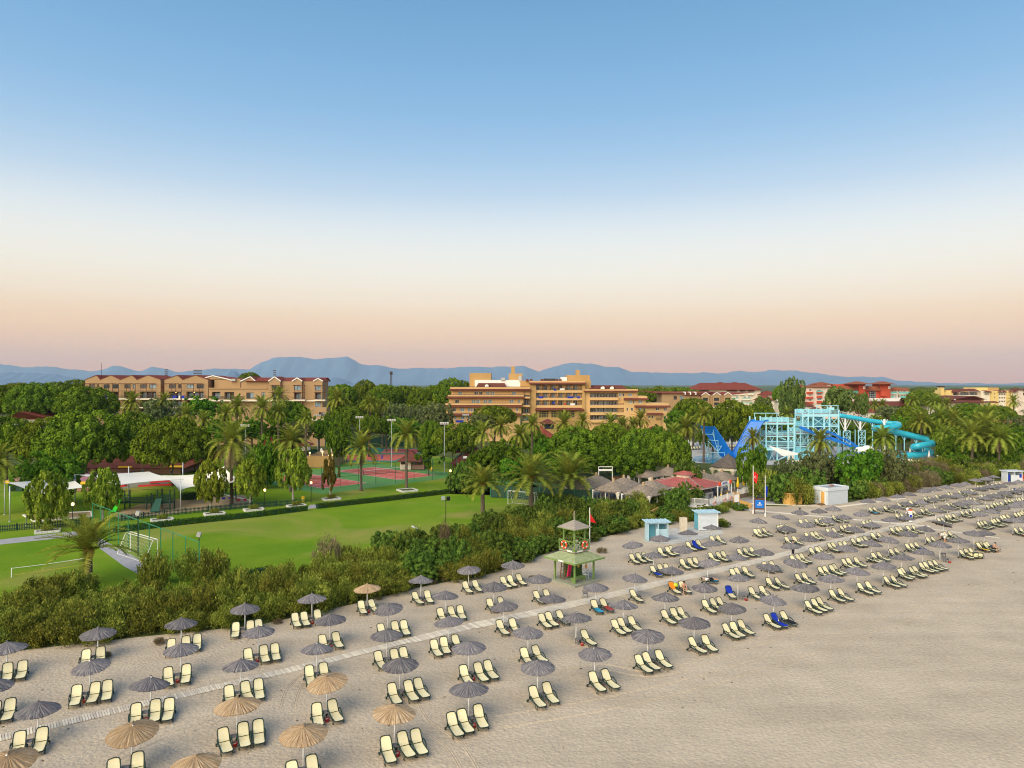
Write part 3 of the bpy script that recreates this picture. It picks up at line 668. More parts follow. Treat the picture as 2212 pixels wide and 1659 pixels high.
def leaf_quads(P, Nrm, size, rng, aspect=1.0, along=None):
    """quads at P facing Nrm, edge size; along = long axis directions"""
    n = len(P)
    if along is None:
        r = rng.normal(size=(n,3)); a = np.cross(Nrm, r)
    else: a = along
    a /= (np.linalg.norm(a, axis=1, keepdims=True)+1e-9)
    b = np.cross(Nrm, a); b /= (np.linalg.norm(b, axis=1, keepdims=True)+1e-9)
    s = np.asarray(size).reshape(-1,1)*np.ones((n,1))
    a = a*s*aspect; b = b*s
    V = np.stack([P-a-b*0.6, P+a*0.2-b, P+a+b*0.3, P-a*0.1+b], 1).reshape(-1,3)
    return V, np.arange(4*n).reshape(n,4)
def clump_crown(name, centres, radii, per, lsize, m, seed, flat=0.8, up=0.35, tn=0.24, core=None):
    rng = np.random.default_rng(seed); Ps=[]; Ns=[]; Ts=[]; Ss=[]
    for c, r in zip(centres, radii):
        k = int(per*rng.uniform(0.75,1.25)); d = rng.normal(size=(k,3)); d /= np.linalg.norm(d,axis=1,keepdims=True)
        out = np.array(c)-np.array([0,0,0.15]); out = out/(np.linalg.norm(out)+1e-6)
        flip = (d@out) < -0.25; d[flip] *= -1
        rad = r*(rng.uniform(0.55,1.0,size=(k,1))**0.5)
        p = np.array(c) + d*rad*np.array([1,1,flat])
        nn = d*0.8 + rng.normal(size=(k,3))*0.5 + np.array([0,0,up]); nn /= np.linalg.norm(nn,axis=1,keepdims=True)
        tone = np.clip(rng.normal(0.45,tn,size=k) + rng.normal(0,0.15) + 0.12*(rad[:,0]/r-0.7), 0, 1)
        Ps.append(p); Ns.append(nn); Ts.append(tone); Ss.append(lsize*rng.uniform(0.7,1.35,size=k))
    P=np.concatenate(Ps); V,q = leaf_quads(P, np.concatenate(Ns), np.concatenate(Ss), rng, 1.1); T = np.concatenate(Ts)
    if core:                                                  # dark opaque core, added inside the crown to block light
        zc, rx, u_, l_ = core; n1, n2 = 14, 8; S = []
        for i in range(n2+1):
            for j in range(n1):
                a = pi*i/n2; b_ = 2*pi*j/n1; k = rng.uniform(0.85,1.0); z = cos(a); S.append((rx*k*sin(a)*cos(b_), rx*k*sin(a)*sin(b_), zc+z*k*(u_ if z > 0 else l_)))
        o = len(V); Q = [(o+i*n1+j, o+i*n1+(j+1)%n1, o+(i+1)*n1+(j+1)%n1, o+(i+1)*n1+j) for i in range(n2) for j in range(n1)]
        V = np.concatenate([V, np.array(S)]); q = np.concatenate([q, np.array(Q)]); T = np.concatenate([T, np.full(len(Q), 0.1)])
    return np_mesh(name, V, q, m, T)
def ellipsoid_pts(n, rng, zc, up, lo, zmin=-1.0, jit=0.12, rough=0.1):
    out = []; i = 0; ga = pi*(3-sqrt(5)); lob = rng.random(4)*6.28
    for i in range(n):
        z = 1-(i+0.5)/n*(1-zmin); r = sqrt(max(0,1-z*z)); a = i*ga + rng.normal(0,0.15)
        k = 1 - abs(rng.normal(0, jit)) + rough*(sin(2*a+lob[0])*0.6+sin(3*a+lob[1])*0.5+sin(5*a+lob[2])*0.35)*r
        out.append((r*cos(a)*k, r*sin(a)*k, zc + z*(up if z > 0 else lo)*k))
    return out
def pine_crown(seed):
    rng = np.random.default_rng(seed); c = ellipsoid_pts(140, rng, 0.40, 0.57, 0.36, -0.6, 0.045, 0.07)
    c += [tuple(np.array(x)*np.array([0.7,0.7,0.8])+np.array([0,0,0.05])) for x in c[15:140:3]]
    rd = rng.uniform(0.10,0.165,size=len(c)); return clump_crown('crown', c, rd, 85, 0.023, M_PINE, seed, 0.8, 0.5, 0.13, (0.40,0.80,0.46,0.27))
def broad_crown(seed, m, lsize=0.036, tall=1.0, n=75, per=75):
    """crown built of several lobes so that its outline is uneven"""
    rng = np.random.default_rng(seed); c = []; k = 9
    for i in range(k):
        a = i*2.4+rng.normal(0,0.3); z = 0.26+0.5*(i+0.5)/k; rr = 0.5*sqrt(max(0.12,1-((z-0.42)/0.62)**2))*rng.uniform(0.75,1.1); R = rng.uniform(0.34,0.5)
        ce = np.array([rr*cos(a), rr*sin(a), z]); q = ellipsoid_pts(max(8,n//5), rng, 0, R*0.85, R*0.7, -0.8, 0.1, 0.1)
        c += [tuple(ce+np.array([x*R,y*R,zz])) for x,y,zz in q]
    c += [tuple(rng.uniform(-0.35,0.35,3)+np.array([0,0,0.45])) for _ in range(n//4)]
    rd = rng.uniform(0.07,0.17,size=len(c)); return clump_crown('crown', c, rd, int(per*0.62), lsize, m, seed, 0.9, 0.25, 0.2, (0.48,0.5,0.3,0.3))
def egg_crown(seed, m, lsize, n=70, per=40):
    rng = np.random.default_rng(seed); c = ellipsoid_pts(n, rng, 0.46, 0.52, 0.44, -0.92, 0.13, 0.12)
    c += [tuple(rng.uniform(-0.4,0.4,3)+np.array([0,0,0.48])) for _ in range(n//3)]
    return clump_crown('crown', c, rng.uniform(0.11,0.2,size=len(c)), per, lsize, m, seed, 0.9, 0.4)
def loose_crown(seed, m, lsize=0.034):
    rng = np.random.default_rng(seed); c = []
    for k in range(26):
        a = rng.random()*6.28; r = rng.uniform(0.2,0.95); z = rng.uniform(0.08,0.92); r *= sqrt(max(0.05,1-(z-0.45)**2*2.6)); c.append((r*cos(a), r*sin(a), z))
    c2 = []
    for x in c:
        for _ in range(4): c2.append(tuple(np.array(x)+rng.normal(0,0.11,3)))
    return clump_crown('crown', c2, rng.uniform(0.08,0.16,size=len(c2)), 70, lsize, m, seed, 0.9, 0.2)
def shrub_mesh(seed, m, n=48, per=135, spread=1.0):
    rng = np.random.default_rng(seed); Ps=[]; Al=[]; Ts=[]; Ss=[]
    for k in range(n):
        a = rng.random()*6.28; r = sqrt(rng.random())*0.85; h = (0.95-0.45*r*r)*rng.uniform(0.5,1.12)
        tip = np.array([r*cos(a), r*sin(a), h]); d = np.array([cos(a)*r*0.65, sin(a)*r*0.65, 1.0]); d /= np.linalg.norm(d)
        L = rng.uniform(0.30,0.6)*min(1,h+0.2); s = rng.random((per,1))
        w = 0.13*np.sin(np.clip(s,0.05,0.95)*pi)**0.7
        p = tip - d*L*(1-s) + rng.normal(size=(per,3))*w; p[:,2] = np.maximum(p[:,2], 0.02)
        al = d + rng.normal(size=(per,3))*0.45; Ps.append(p); Al.append(al)
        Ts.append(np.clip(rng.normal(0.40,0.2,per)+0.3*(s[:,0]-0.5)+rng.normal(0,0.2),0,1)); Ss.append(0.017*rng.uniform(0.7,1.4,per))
    P=np.concatenate(Ps); A=np.concatenate(Al); Nn = np.cross(A, rng.normal(size=P.shape)); Nn /= np.linalg.norm(Nn,axis=1,keepdims=True)
    V,q = leaf_quads(P, Nn, np.concatenate(Ss), rng, 2.6, A)
    return np_mesh('foliage', V, q, m, np.concatenate(Ts))
def trunk_mesh(seed, m, limbs=5, lean=0.06, r=0.045, top=1.35, spread=0.5):
    rng = random.Random(seed); b = MB(); x = y = 0.0; pts = []
    for i in range(6):
        pts.append((x, y, i/5*1.05 - (0.02 if i == 0 else 0))); x += rng.uniform(-lean, lean)*0.3; y += rng.uniform(-lean, lean)*0.3
    b.tube(pts, [r*1.25,r,r*0.92,r*0.86,r*0.8,r*0.72], 8)
    for k in range(limbs):
        a = k*2*pi/limbs + rng.uniform(-0.4,0.4); s = rng.uniform(0.7,1.0); p0 = Vector(pts[4])*s + Vector(pts[3])*(1-s); sp = spread*rng.uniform(0.5,1.0)
        p1 = p0 + Vector((cos(a)*sp*0.35, sin(a)*sp*0.35, 0.12)); p2 = Vector((p0.x+cos(a)*sp, p0.y+sin(a)*sp, top*rng.uniform(0.92,1.1)))
        b.tube([p0,p1,p2],[r*0.55,r*0.42,r*0.15],5)
    return b.mesh('trunk', m, True)
PINES = [pine_crown(s) for s in (11,12,13,14)]
BROADS = [broad_crown(s, M_BROAD) for s in (21,22)]
OLIVES = [broad_crown(s, M_OLIVE, 0.032) for s in (31,)]
EUCAS = [broad_crown(s, M_EUCA, 0.034) for s in (41,42)]
PLANES = [egg_crown(s, M_PLANE, 0.05, 60, 42) for s in (51,52,53)]
LOOSEG = [loose_crown(s, M_BROAD, 0.04) for s in (61,)]
AUTUMN = leaf_mat('autumn_leaves', (0.12,0.09,0.02), (0.24,0.19,0.04)); SPARSE = [loose_crown(71, AUTUMN, 0.05)]
OLEAS = [broad_crown(s, M_OLEA, 0.045, n=60, per=70) for s in (81,82)]
TAMAS = [shrub_mesh(s, M_TAMA) for s in (91,92,93,94)]
DRYS = [shrub_mesh(s, M_DRY, 60, 60) for s in (95,)]
TR_PINE = [trunk_mesh(s, M_BARK, 6, 0.12, 0.045, 1.2, 0.55) for s in (1,2)]
TR_BROAD = [trunk_mesh(s, M_BARK, 5, 0.08, 0.05, 1.2, 0.4) for s in (3,)]
TR_PLANE = [trunk_mesh(s, M_BARKW, 4, 0.05, 0.06, 1.3, 0.3) for s in (4,)]
TR_SHRUB = [trunk_mesh(s, M_BARK, 7, 0.2, 0.03, 0.9, 0.6) for s in (5,)]
KIND = {'pine': (PINES, TR_PINE, 'pine_tree', 'tree'), 'broad': (BROADS, TR_BROAD, 'leafy_tree', 'tree'), 'olive': (OLIVES, TR_BROAD, 'olive_tree', 'tree'), 'euca': (EUCAS, TR_BROAD, 'eucalyptus_tree', 'tree'),
        'plane': (PLANES, TR_PLANE, 'plane_tree', 'tree'), 'loose': (LOOSEG, TR_BROAD, 'leafy_tree', 'tree'), 'autumn': (SPARSE, TR_PLANE, 'plane_tree', 'tree'),
        'olea': (OLEAS, TR_SHRUB, 'oleander_bush', 'bush')}
def tree(kind, cx, ytop, w, ybot, d, label, group=None, depth=1.0, base=0.0):
    crowns, trunks, nm, cat = KIND[kind]
    top = fp(cx, ytop, d); zb = max(fp(cx, ybot, d).z, 0.3); rx = w/2*d/1536.0; hz = max(top.z - zb, 1.0)
    t = thing(nm, label, cat, (top.x, d, base), random.uniform(0,6.28) if depth == 1.0 else 0, group)
    cr = link('crown', random.choice(crowns), t, (0,0,zb-base)); kx = 1.0 if kind == 'pine' else 1.1; cr.scale = (rx*kx, rx*depth*kx, hz)
    if depth != 1.0: cr.rotation_euler = (0,0,random.choice([0,pi]))
    tk = link('trunk', random.choice(trunks), t); hh = min((zb-base)+hz*0.25, ((zb-base)+hz*0.8)/1.3); k = min(max(3.0, hh*0.8), 9.0); tk.scale = (k*0.9, k*0.9, hh)
    return t
# ---- palms
def frond_mesh(name, droop, L=1.0, m=M_FROND, seed=1, wid=0.17):
    rng = np.random.default_rng(seed); n = 30; pts = []; ang = 0.0; x = z = 0.0
    for i in range(n+1):
        pts.append((x,0,z)); a = -droop*(i/n)**1.3; x += cos(a)/n*L; z += sin(a)/n*L
    V=[]; Q=[]; T=[]
    for i in range(2,n+1):
        p = np.array(pts[i]); t = np.array(pts[i])-np.array(pts[i-1]); t /= np.linalg.norm(t)
        up = np.array([-t[2],0,t[0]]); f = i/n; ll = wid*(sin(min(1,f*1.25+0.12)*pi*0.62+0.25))*(1.0 if f < 0.8 else (1.0-(f-0.8)*2.6))
        for s in (-1,1):
            side = np.array([0,s,0]); d = side*0.82 + t*0.55 + up*0.30 + rng.normal(0,0.07,3); d /= np.linalg.norm(d)
            tip = p + d*ll*rng.uniform(0.85,1.1) + np.array([0,0,-0.025]); w = t*0.019
            o=len(V); V += [p-w, p+w, tip+w*0.3, tip-w*0.3]; Q.append((o,o+1,o+2,o+3)); T.append(float(np.clip(rng.normal(0.5,0.2)+0.1*s,0,1)))
    for i in range(n):                                       # stalk
        p=np.array(pts[i]); q=np.array(pts[i+1]); w=np.array([0,0.014*(1-i/n)+0.003,0]); o=len(V)
        V += [p-w,p+w,q+w,q-w]; Q.append((o,o+1,o+2,o+3)); T.append(0.95)
    return np_mesh(name, np.array(V), np.array(Q), m, np.array(T))
FR_UP = [frond_mesh('frond', 0.75, 1, M_FROND, 1), frond_mesh('frond', 1.0, 1, M_FROND, 2)]
FR_MID = [frond_mesh('frond', 1.25, 1, M_FROND, 3), frond_mesh('frond', 1.45, 1, M_FROND, 4)]
FR_LOW = [frond_mesh('frond', 1.1, 1, M_FROND, 5)]
FR_DEAD = [frond_mesh('dead_frond', 0.9, 1, M_DEADF, 6, 0.13)]
def palm_trunk():
    b = MB(); prof = []
    n = 46
    for i in range(n+1):
        f = i/n; r = 0.5*(1.0+0.35*max(0,1-f*9))*(1-0.12*f) + (0.045 if i % 2 else -0.02); prof.append((r, f))
    b.lathe((0,0,0), prof, 12); return b.mesh('trunk', M_BARKP)
ME_PTRUNK = palm_trunk()
def boots():
    b = MB(); b.lathe((0,0,0),[(0.16,-0.42),(0.26,-0.28),(0.33,-0.12),(0.30,0.05),(0.18,0.2),(0.05,0.25)],12)
    for k in range(46):
        a = k*2.4; z = -0.4+0.58*k/46; r = 0.22+0.12*sin((z+0.45)*3.2); b.beam((r*0.8*cos(a),r*0.8*sin(a),z),((r+0.13)*cos(a),(r+0.13)*sin(a),z+0.16),0.07,0.035)
    return b.mesh('boots', M_BOOT)
ME_BOOT = boots()
def skirt_mesh(seed):
    pass
def palm_fronds(nf, rng, low=-32, young=False):
    out = []
    for k in range(nf):
        f = (k+0.5)/nf; az = k*2.39996 + rng.uniform(-0.15,0.15); el = radians(86 - (86-low)*f**0.95) + rng.uniform(-0.1,0.1)
        me = rng.choice(FR_UP if f < (0.85 if young else 0.4) else (FR_MID if f < 0.8 else FR_LOW)); out.append((me, az, el, rng.uniform(0.88,1.08)*(0.95 if f < 0.1 else 1)))
    return out
def merged_palm(nf, seed, dead=0):
    rng = random.Random(seed); V=[]; Q=[]; T=[]; MI=[]; o=0
    items = [(me,az,el,s,0) for me,az,el,s in palm_fronds(nf, rng)] + [(FR_DEAD[0], rng.uniform(0,6.28), radians(rng.uniform(-75,-45)), rng.uniform(0.5,0.8),1) for _ in range(dead)]
    for me,az,el,s,mi in items:
        R = (Matrix.Rotation(az,3,'Z') @ Matrix.Rotation(-el,3,'Y')) * s
        co = np.zeros(len(me.vertices)*3,dtype=np.float32); me.vertices.foreach_get('co',co); co = co.reshape(-1,3) @ np.array(R).T
        q = np.zeros(len(me.polygons)*4,dtype=np.int32); me.loops.foreach_get('vertex_index',q); tn = np.zeros(len(me.polygons),dtype=np.float32); me.attributes['tone'].data.foreach_get('value',tn)
        V.append(co); Q.append(q.reshape(-1,4)+o); T.append(tn); MI.append(np.full(len(tn),mi)); o += len(co)
    me = np_mesh('crown', np.concatenate(V), np.concatenate(Q), M_FROND, np.concatenate(T)); me.materials.append(M_DEADF)
    me.polygons.foreach_set('material_index', np.concatenate(MI).astype(np.int32)); return me
PCROWNS = [merged_palm(46, 1, 14), merged_palm(40, 2, 6), merged_palm(50, 3, 22)]
def palm(cx, cy, r, ybase, label, near=False, d=None, dead=0, boots_=True, group=None, tr=0.30, var=0, low=-26):
    """cx,cy crown centre in survey px; r frond length px; ybase = foot of the trunk (or None with d given)"""
    if d is None: d = CAM_H*1536.0/(ybase-830.0)
    c = fp(cx, cy, d); L = r*d/1536.0*(1.1 if near else 0.96); t = thing('palm_tree', label, 'palm tree', (c.x, d, 0), 0, group)
    tk = link('trunk', ME_PTRUNK, t); tk.scale = (tr*2, tr*2, c.z-0.15); tk.rotation_euler = (random.uniform(-0.012,0.012), random.uniform(-0.012,0.012), random.uniform(0,6))
    if boots_:
        bt = link('boots', ME_BOOT, t, (0,0,c.z-0.2)); k = tr*3.4; bt.scale = (k,k,k*1.25)
    if near:
        rng = random.Random(int(cx*7+cy))
        for me,az,el,s in palm_fronds(44 if low < 0 else 34, rng, low, low > -20):
            o = link('frond', me, t, (0,0,c.z)); o.rotation_euler = (Matrix.Rotation(az,3,'Z') @ Matrix.Rotation(-el,3,'Y')).to_euler(); o.scale = (L*s,)*3
        for _ in range(dead):
            o = link('dead_frond', FR_DEAD[0], t, (0,0,c.z-0.1)); o.rotation_euler = (Matrix.Rotation(rng.uniform(0,6.28),3,'Z') @ Matrix.Rotation(radians(rng.uniform(40,78)),3,'Y')).to_euler(); o.scale = (L*rng.uniform(0.7,1.0),)*3
    else:
        cr = link('crown', PCROWNS[var % 3], t, (0,0,c.z)); cr.scale = (L,L,L); cr.rotation_euler = (0,0,random.uniform(0,6.28))
    return t
# ------------------------------------------------------------------ trees one by one (kind, centre x, top y, width, crown bottom y, distance, label)
TREES = [
 ('pine',185,891,170,1012,150,'big dark umbrella pine behind the white shade sails'),
 ('pine',105,906,130,1004,153,'broad umbrella pine left of the largest playground pine'),
 ('pine',283,892,110,978,176,'umbrella pine half hidden behind the big playground pine'),
 ('pine',372,906,150,1012,146,'round dark umbrella pine left of the tall shaggy palm'),
 ('pine',15,904,120,990,156,'umbrella pine cut by the left edge of the picture'),
 ('pine',-12,832,95,905,232,'tall pine at the far left below the mountains'),
 ('pine',78,830,108,902,228,'tall umbrella pine above the low red roof at left'),
 ('pine',187,838,115,905,214,'umbrella pine in front of the left end of the gabled hotel'),
 ('pine',125,828,90,880,300,'distant pine top left of the gabled hotel'),
 ('pine',165,822,62,860,330,'small distant pine touching the left hotel wall'),
 ('pine',40,829,80,870,320,'distant pine top near the left picture edge'),
 ('broad',108,985,128,1072,124,'bright green round tree behind the left shade sail'),
 ('olive',345,868,82,928,205,'grey green tree in front of the gabled hotel balconies'),
 ('broad',443,862,82,905,225,'yellow green tree below the lower hotel wing at left'),
 ('broad',420,930,90,1000,170,'dark leafy tree beside the round playground pine'),
 ('pine',625,869,88,926,212,'round pine in front of the right half of the gabled hotel'),
 ('pine',745,878,74,928,215,'bright round pine right of the gabled hotel'),
 ('pine',797,900,50,940,205,'smaller round pine left of the tennis flood lights'),
 ('broad',733,918,54,990,166,'dark leafy tree beside the terrace of white parasols'),
 ('broad',578,953,70,1050,143,'dark double tree between the playground and tennis court'),
 ('broad',548,978,55,1045,147,'dark leafy tree left of the twin trunks by the court'),
 ('pine',930,911,50,975,185,'left one of two rounded pines behind the tennis hut'),
 ('pine',978,919,92,985,178,'wide rounded pine behind the maroon pavilion roofs'),
 ('loose',926,959,58,1000,163,'light feathery tree right of the tennis hut'),
 ('broad',1080,958,102,1020,150,'large bush-like tree right of the maroon pavilions'),
 ('broad',1035,975,60,1020,152,'yellow green bushy tree at the maroon pavilions'),
 ('olive',855,876,54,925,240,'grey green tree in the park before the far wood'),
 ('olive',897,880,48,925,238,'dull green tree between two grey trees mid park'),
 ('olive',945,876,68,930,228,'grey green tree beside the left wing of the orange hotel'),
 ('broad',835,905,60,940,220,'low green tree behind the far tennis court'),
 ('broad',880,908,70,945,215,'green tree above the second tennis court'),
 ('pine',740,832,64,875,300,'pine in the wood behind the left hotel'),
 ('pine',790,823,54,870,330,'tallest pine of the wood between the two hotels'),
 ('pine',830,833,72,880,310,'broad pine near the lattice mast'),
 ('pine',872,836,56,880,320,'pine just right of the lattice mast'),
 ('pine',908,842,50,880,300,'low pine in the wood between the hotels'),
 ('pine',940,834,56,885,310,'pine in the wood left of the orange hotel'),
 ('pine',975,820,70,880,290,'tall pine leaning over the left end of the orange hotel'),
 ('pine',1000,824,45,870,300,'pine tucked against the orange hotel roof'),
 ('pine',540,806,46,836,330,'tree rising above the roof of the gabled hotel'),
 ('pine',1068,878,90,920,205,'round pine in front of the left wing of the orange hotel'),
 ('olive',1040,898,60,930,200,'grey bush-like tree under the orange hotel balconies'),
 ('pine',1245,925,118,992,158,'broad bright umbrella pine in front of the orange hotel'),
 ('pine',1318,918,95,985,163,'middle umbrella pine before the right hotel wing'),
 ('pine',1385,928,95,1000,157,'wide umbrella pine above the pale bare branches'),
 ('pine',1447,938,88,1015,150,'dark umbrella pine left of the pool and blue ramp'),
 ('broad',1182,955,60,1010,160,'leafy tree left of the broad central pine'),
 ('broad',1290,965,110,1020,150,'dark leafy tree under the central pines'),
 ('broad',1370,975,110,1030,146,'dark leafy tree behind the thatched pavilions'),
 ('broad',1215,985,80,1030,148,'dark leafy tree behind the two near palms'),
 ('broad',1110,995,70,1035,140,'dark green tree behind the left near palm'),
 ('olea',1488,1003,70,1062,134,'dark bush beside the round thatched pavilion'),
 ('pine',1581,868,98,955,205,'big round pine between the blue ramp and the slide tower'),
 ('pine',1640,874,70,930,225,'pine behind the slide tower'),
 ('pine',1496,863,84,920,235,'dark pine right of the orange hotel'),
 ('broad',1465,890,60,930,225,'dark leafy tree at the right end of the orange hotel'),
 ('broad',1540,895,60,945,220,'leafy tree left of the big slide tower pine'),
 ('euca',1711,822,60,905,285,'tall eucalyptus between the white and the red hotels'),
 ('euca',1815,840,74,898,265,'dark eucalyptus in front of the red hotel'),
 ('euca',1862,852,30,900,260,'slim eucalyptus beside the red tower'),
 ('euca',1650,860,40,900,290,'airy tree before the white hotel side wing'),
 ('broad',1625,969,68,1052,135,'leafy tree with a palm behind the thatched bar'),
 ('olive',1766,982,84,1045,142,'leafy tree before the slide tower legs'),
 ('broad',1855,978,104,1058,138,'broad dark tree right of the slide splash'),
 ('olive',1922,978,76,1062,140,'brownish tree at the right of the aqua park'),
 ('olive',1700,998,60,1045,140,'dull bushy tree in front of the aqua tower'),
 ('pine',1970,878,60,915,235,'round pine right of the low red roofs'),
 ('pine',2090,872,64,905,255,'pine in front of the long red roofed building'),
 ('pine',2165,882,52,912,250,'round pine at the far right before the red villas'),
 ('pine',1990,905,70,945,205,'pine above the turquoise slide bend'),
 ('broad',2048,948,50,1000,178,'dark bushy tree at the lower end of the turquoise slide'),
 ('pine',1890,900,60,950,210,'pine under the long turquoise chute'),
 ('pine',1930,925,60,960,205,'pine behind the chute supports'),
 ('broad',1820,915,60,955,215,'tree behind the white chute pylons'),
 ('broad',1870,935,60,965,205,'tree behind the palm at the chute'),
 ('pine',2060,925,80,970,195,'pine among the palms at the right'),
 ('broad',2190,925,70,985,180,'dark tree at the right picture edge'),
 ('broad',2120,960,90,1005,172,'dark tree under the clump of palms at right'),
 ('broad',2170,975,70,1015,165,'low dark tree near the right edge'),
 ('broad',2060,985,70,1020,165,'tree beside the right pool deck'),
 ('pine',1465,838,80,870,380,'distant pine right of the orange hotel roof'),
 ('pine',1410,840,60,870,390,'distant pine behind the orange hotel'),
 ('pine',1690,834,40,870,370,'distant dark pine behind the eucalyptus'),
 ('pine',1985,845,50,880,400,'distant pine between the red and the yellow hotels'),
 ('pine',2010,850,40,880,380,'small distant pine left of the yellow chimney'),
]
TREES += [('broad',545,905,60,950,196,'leafy tree under the blank wall of the gabled hotel'),('olive',640,915,60,955,190,'grey green tree below the hotel corner terrace'),('broad',590,920,60,955,185,'leafy tree behind the restaurant roof'),('broad',690,905,50,950,195,'green tree at the right foot of the gabled hotel'),('broad',500,915,60,960,190,'dark tree behind the shaggy tall palm'),('broad',470,905,60,950,200,'leafy tree between the palms left of the shaggy palm'),
 ('broad',1150,935,70,975,185,'dark leafy tree below the hotel entrance'),('broad',1015,915,60,950,195,'leafy tree under the left hotel wing'),('olive',1300,935,70,960,190,'dull green tree below the hotel restaurant'),('broad',1425,925,60,970,180,'leafy tree left of the pale pool palm'),('broad',1530,930,50,965,215,'leafy tree behind the pool parasols'),('olive',1745,905,50,945,225,'tree behind the second slide tower'),('broad',1680,905,50,945,230,'leafy tree behind the first slide tower'),('broad',1950,905,70,950,215,'leafy tree under the low red roofs'),('broad',2130,915,70,950,215,'leafy tree under the red villas'),('olive',2205,905,60,950,220,'grey green tree at the far right edge'),('broad',2090,890,60,925,235,'leafy tree left of the red villas'),('broad',2035,890,60,925,240,'leafy tree below the long red roof'),('olive',1920,880,50,905,250,'tree before the red hotel terrace')]
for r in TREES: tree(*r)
# young plane trees in white planters along the playground fence
PLANE_SPOTS = [('plane',103,1024,74,1128,1142,'young plane tree at the left end of the playground fence'),('plane',222,1016,62,1100,1126,'young plane tree in front of the sails behind the bright slide'),
 ('plane',455,997,58,1081,1101,'young plane tree beside the shaggy tall palm'),('plane',540,994,56,1070,1096,'young plane tree right of the shaggy tall palm'),
 ('plane',633,974,60,1056,1088,'young plane tree next to the gap in the hedge'),('autumn',713,994,34,1052,1072,'thin yellowing plane tree in front of the court fence')]
for kd,cx,yt,w,yb,yf,lab in PLANE_SPOTS: tree(kd,cx,yt,w,yb,CAM_H*1536/(yf-830),lab,'young plane trees along the lawn hedge')
# palms: (x,y crown centre, frond px, foot y or None, distance, near, dead fronds, label)
palm(192,1190,92,1262,'young palm in front of the green net fence at left',near=True,tr=0.36,low=8)
palm(500,955,58,1090,'tall shaggy palm with a skirt of dead fronds by the playground',near=True,dead=26,tr=0.27)
palm(1043,1047,50,1121,'short palm standing alone on the lawn',near=True,tr=0.33,low=-12)
palm(1147,1032,66,1101,'left one of the twin palms behind the goal',near=True,tr=0.40,low=-12)
palm(1231,1030,62,1085,'right one of the twin palms beside the thatched bar',near=True,tr=0.40,low=-12)
palm(780,968,44,1061,'slim palm in front of the tennis court, left one',near=True,tr=0.26,dead=4)
palm(878,940,42,1057,'slim palm in a white square bed by the court',near=True,tr=0.26)
palm(628,955,46,1062,'palm with drooping dead fronds left of the terrace',near=True,dead=18,tr=0.26)
palm(-6,1000,52,1112,'palm cut by the left picture edge at the sails',near=True,tr=0.28)
PALMS = [(285,870,33,190,'palm in front of the hotel balconies at far left'),(355,866,26,205,'small palm top against the hotel balconies'),(512,880,34,180,'shaggy palm before the lower hotel wing'),
 (402,896,32,170,'left palm of the group behind the round pine'),(440,908,30,165,'middle palm of the group behind the round pine'),(487,895,32,170,'right palm of the group by the shaggy tall palm'),
 (566,882,36,178,'dark shaggy palm left of the round hotel pine'),(601,858,32,205,'palm top against the blank hotel wall'),(601,892,28,180,'palm with orange boots in front of the round hotel pine'),
 (660,904,28,175,'palm below the hotel corner terrace'),(729,862,34,215,'shaggy palm right of the gabled hotel'),(800,872,24,225,'shaggy palm alone before the far wood'),(826,876,20,230,'small shaggy palm beside the lone shaggy palm'),
 (1043,936,36,158,'palm left of the pale orange fruited palm'),(1083,921,30,170,'shaggy palm in front of the hotel round pine'),(1121,940,36,152,'palm with orange boots mid picture'),(1150,917,32,165,'shaggy palm left of the small maroon roof'),
 (1219,915,34,170,'palm right of the small maroon roof'),(1259,910,26,180,'palm below the hotel restaurant'),(1319,915,32,172,'palm in front of the hotel right wing'),(1345,920,26,175,'small palm next to the right wing palm'),
 (1384,905,28,180,'fan palm by the hotel right corner'),(1366,918,24,178,'second fan palm by the hotel right corner'),(1482,924,36,172,'pale palm behind the pool loungers'),(1455,936,30,165,'palm behind the white parasols by the pool'),
 (1520,898,28,190,'palm beside the big slide tower pine'),(1626,946,28,160,'palm standing before the steep blue slide'),(1772,954,40,150,'palm in front of the slide tower'),(1907,948,38,172,'palm under the turquoise chute'),
 (1700,895,22,235,'palm top behind the first slide tower'),(1990,912,34,200,'palm above the turquoise slide, left of a group'),(2030,902,34,205,'tall palm of the right hand palm group'),(2062,910,34,200,'palm right in the group behind the slide'),
 (2134,895,32,215,'palm in front of the red villas'),(2100,940,48,165,'left palm of the big clump at right'),(2130,930,50,168,'middle palm of the big clump at right'),(2158,945,46,163,'right palm of the big clump at right'),
 (2041,938,28,185,'small palm above the lower slide bend'),(2020,870,24,260,'palm before the long red roof'),(2045,874,20,265,'small palm before the long red roof'),(1890,875,18,275,'left palm below the red hotel'),(1906,876,18,275,'right palm below the red hotel'),
 (1970,866,22,280,'palm right of the red hotel terrace'),(2190,868,20,270,'palm before the pink hotel block'),(2080,925,34,195,'palm in the middle of the right park'),(2110,912,32,205,'upper palm of the right park')]
for k,(x,y,r,d,lab) in enumerate(PALMS): palm(x,y,r,None,lab,d=d,tr=0.27,var=k,boots_=(k%2==0))
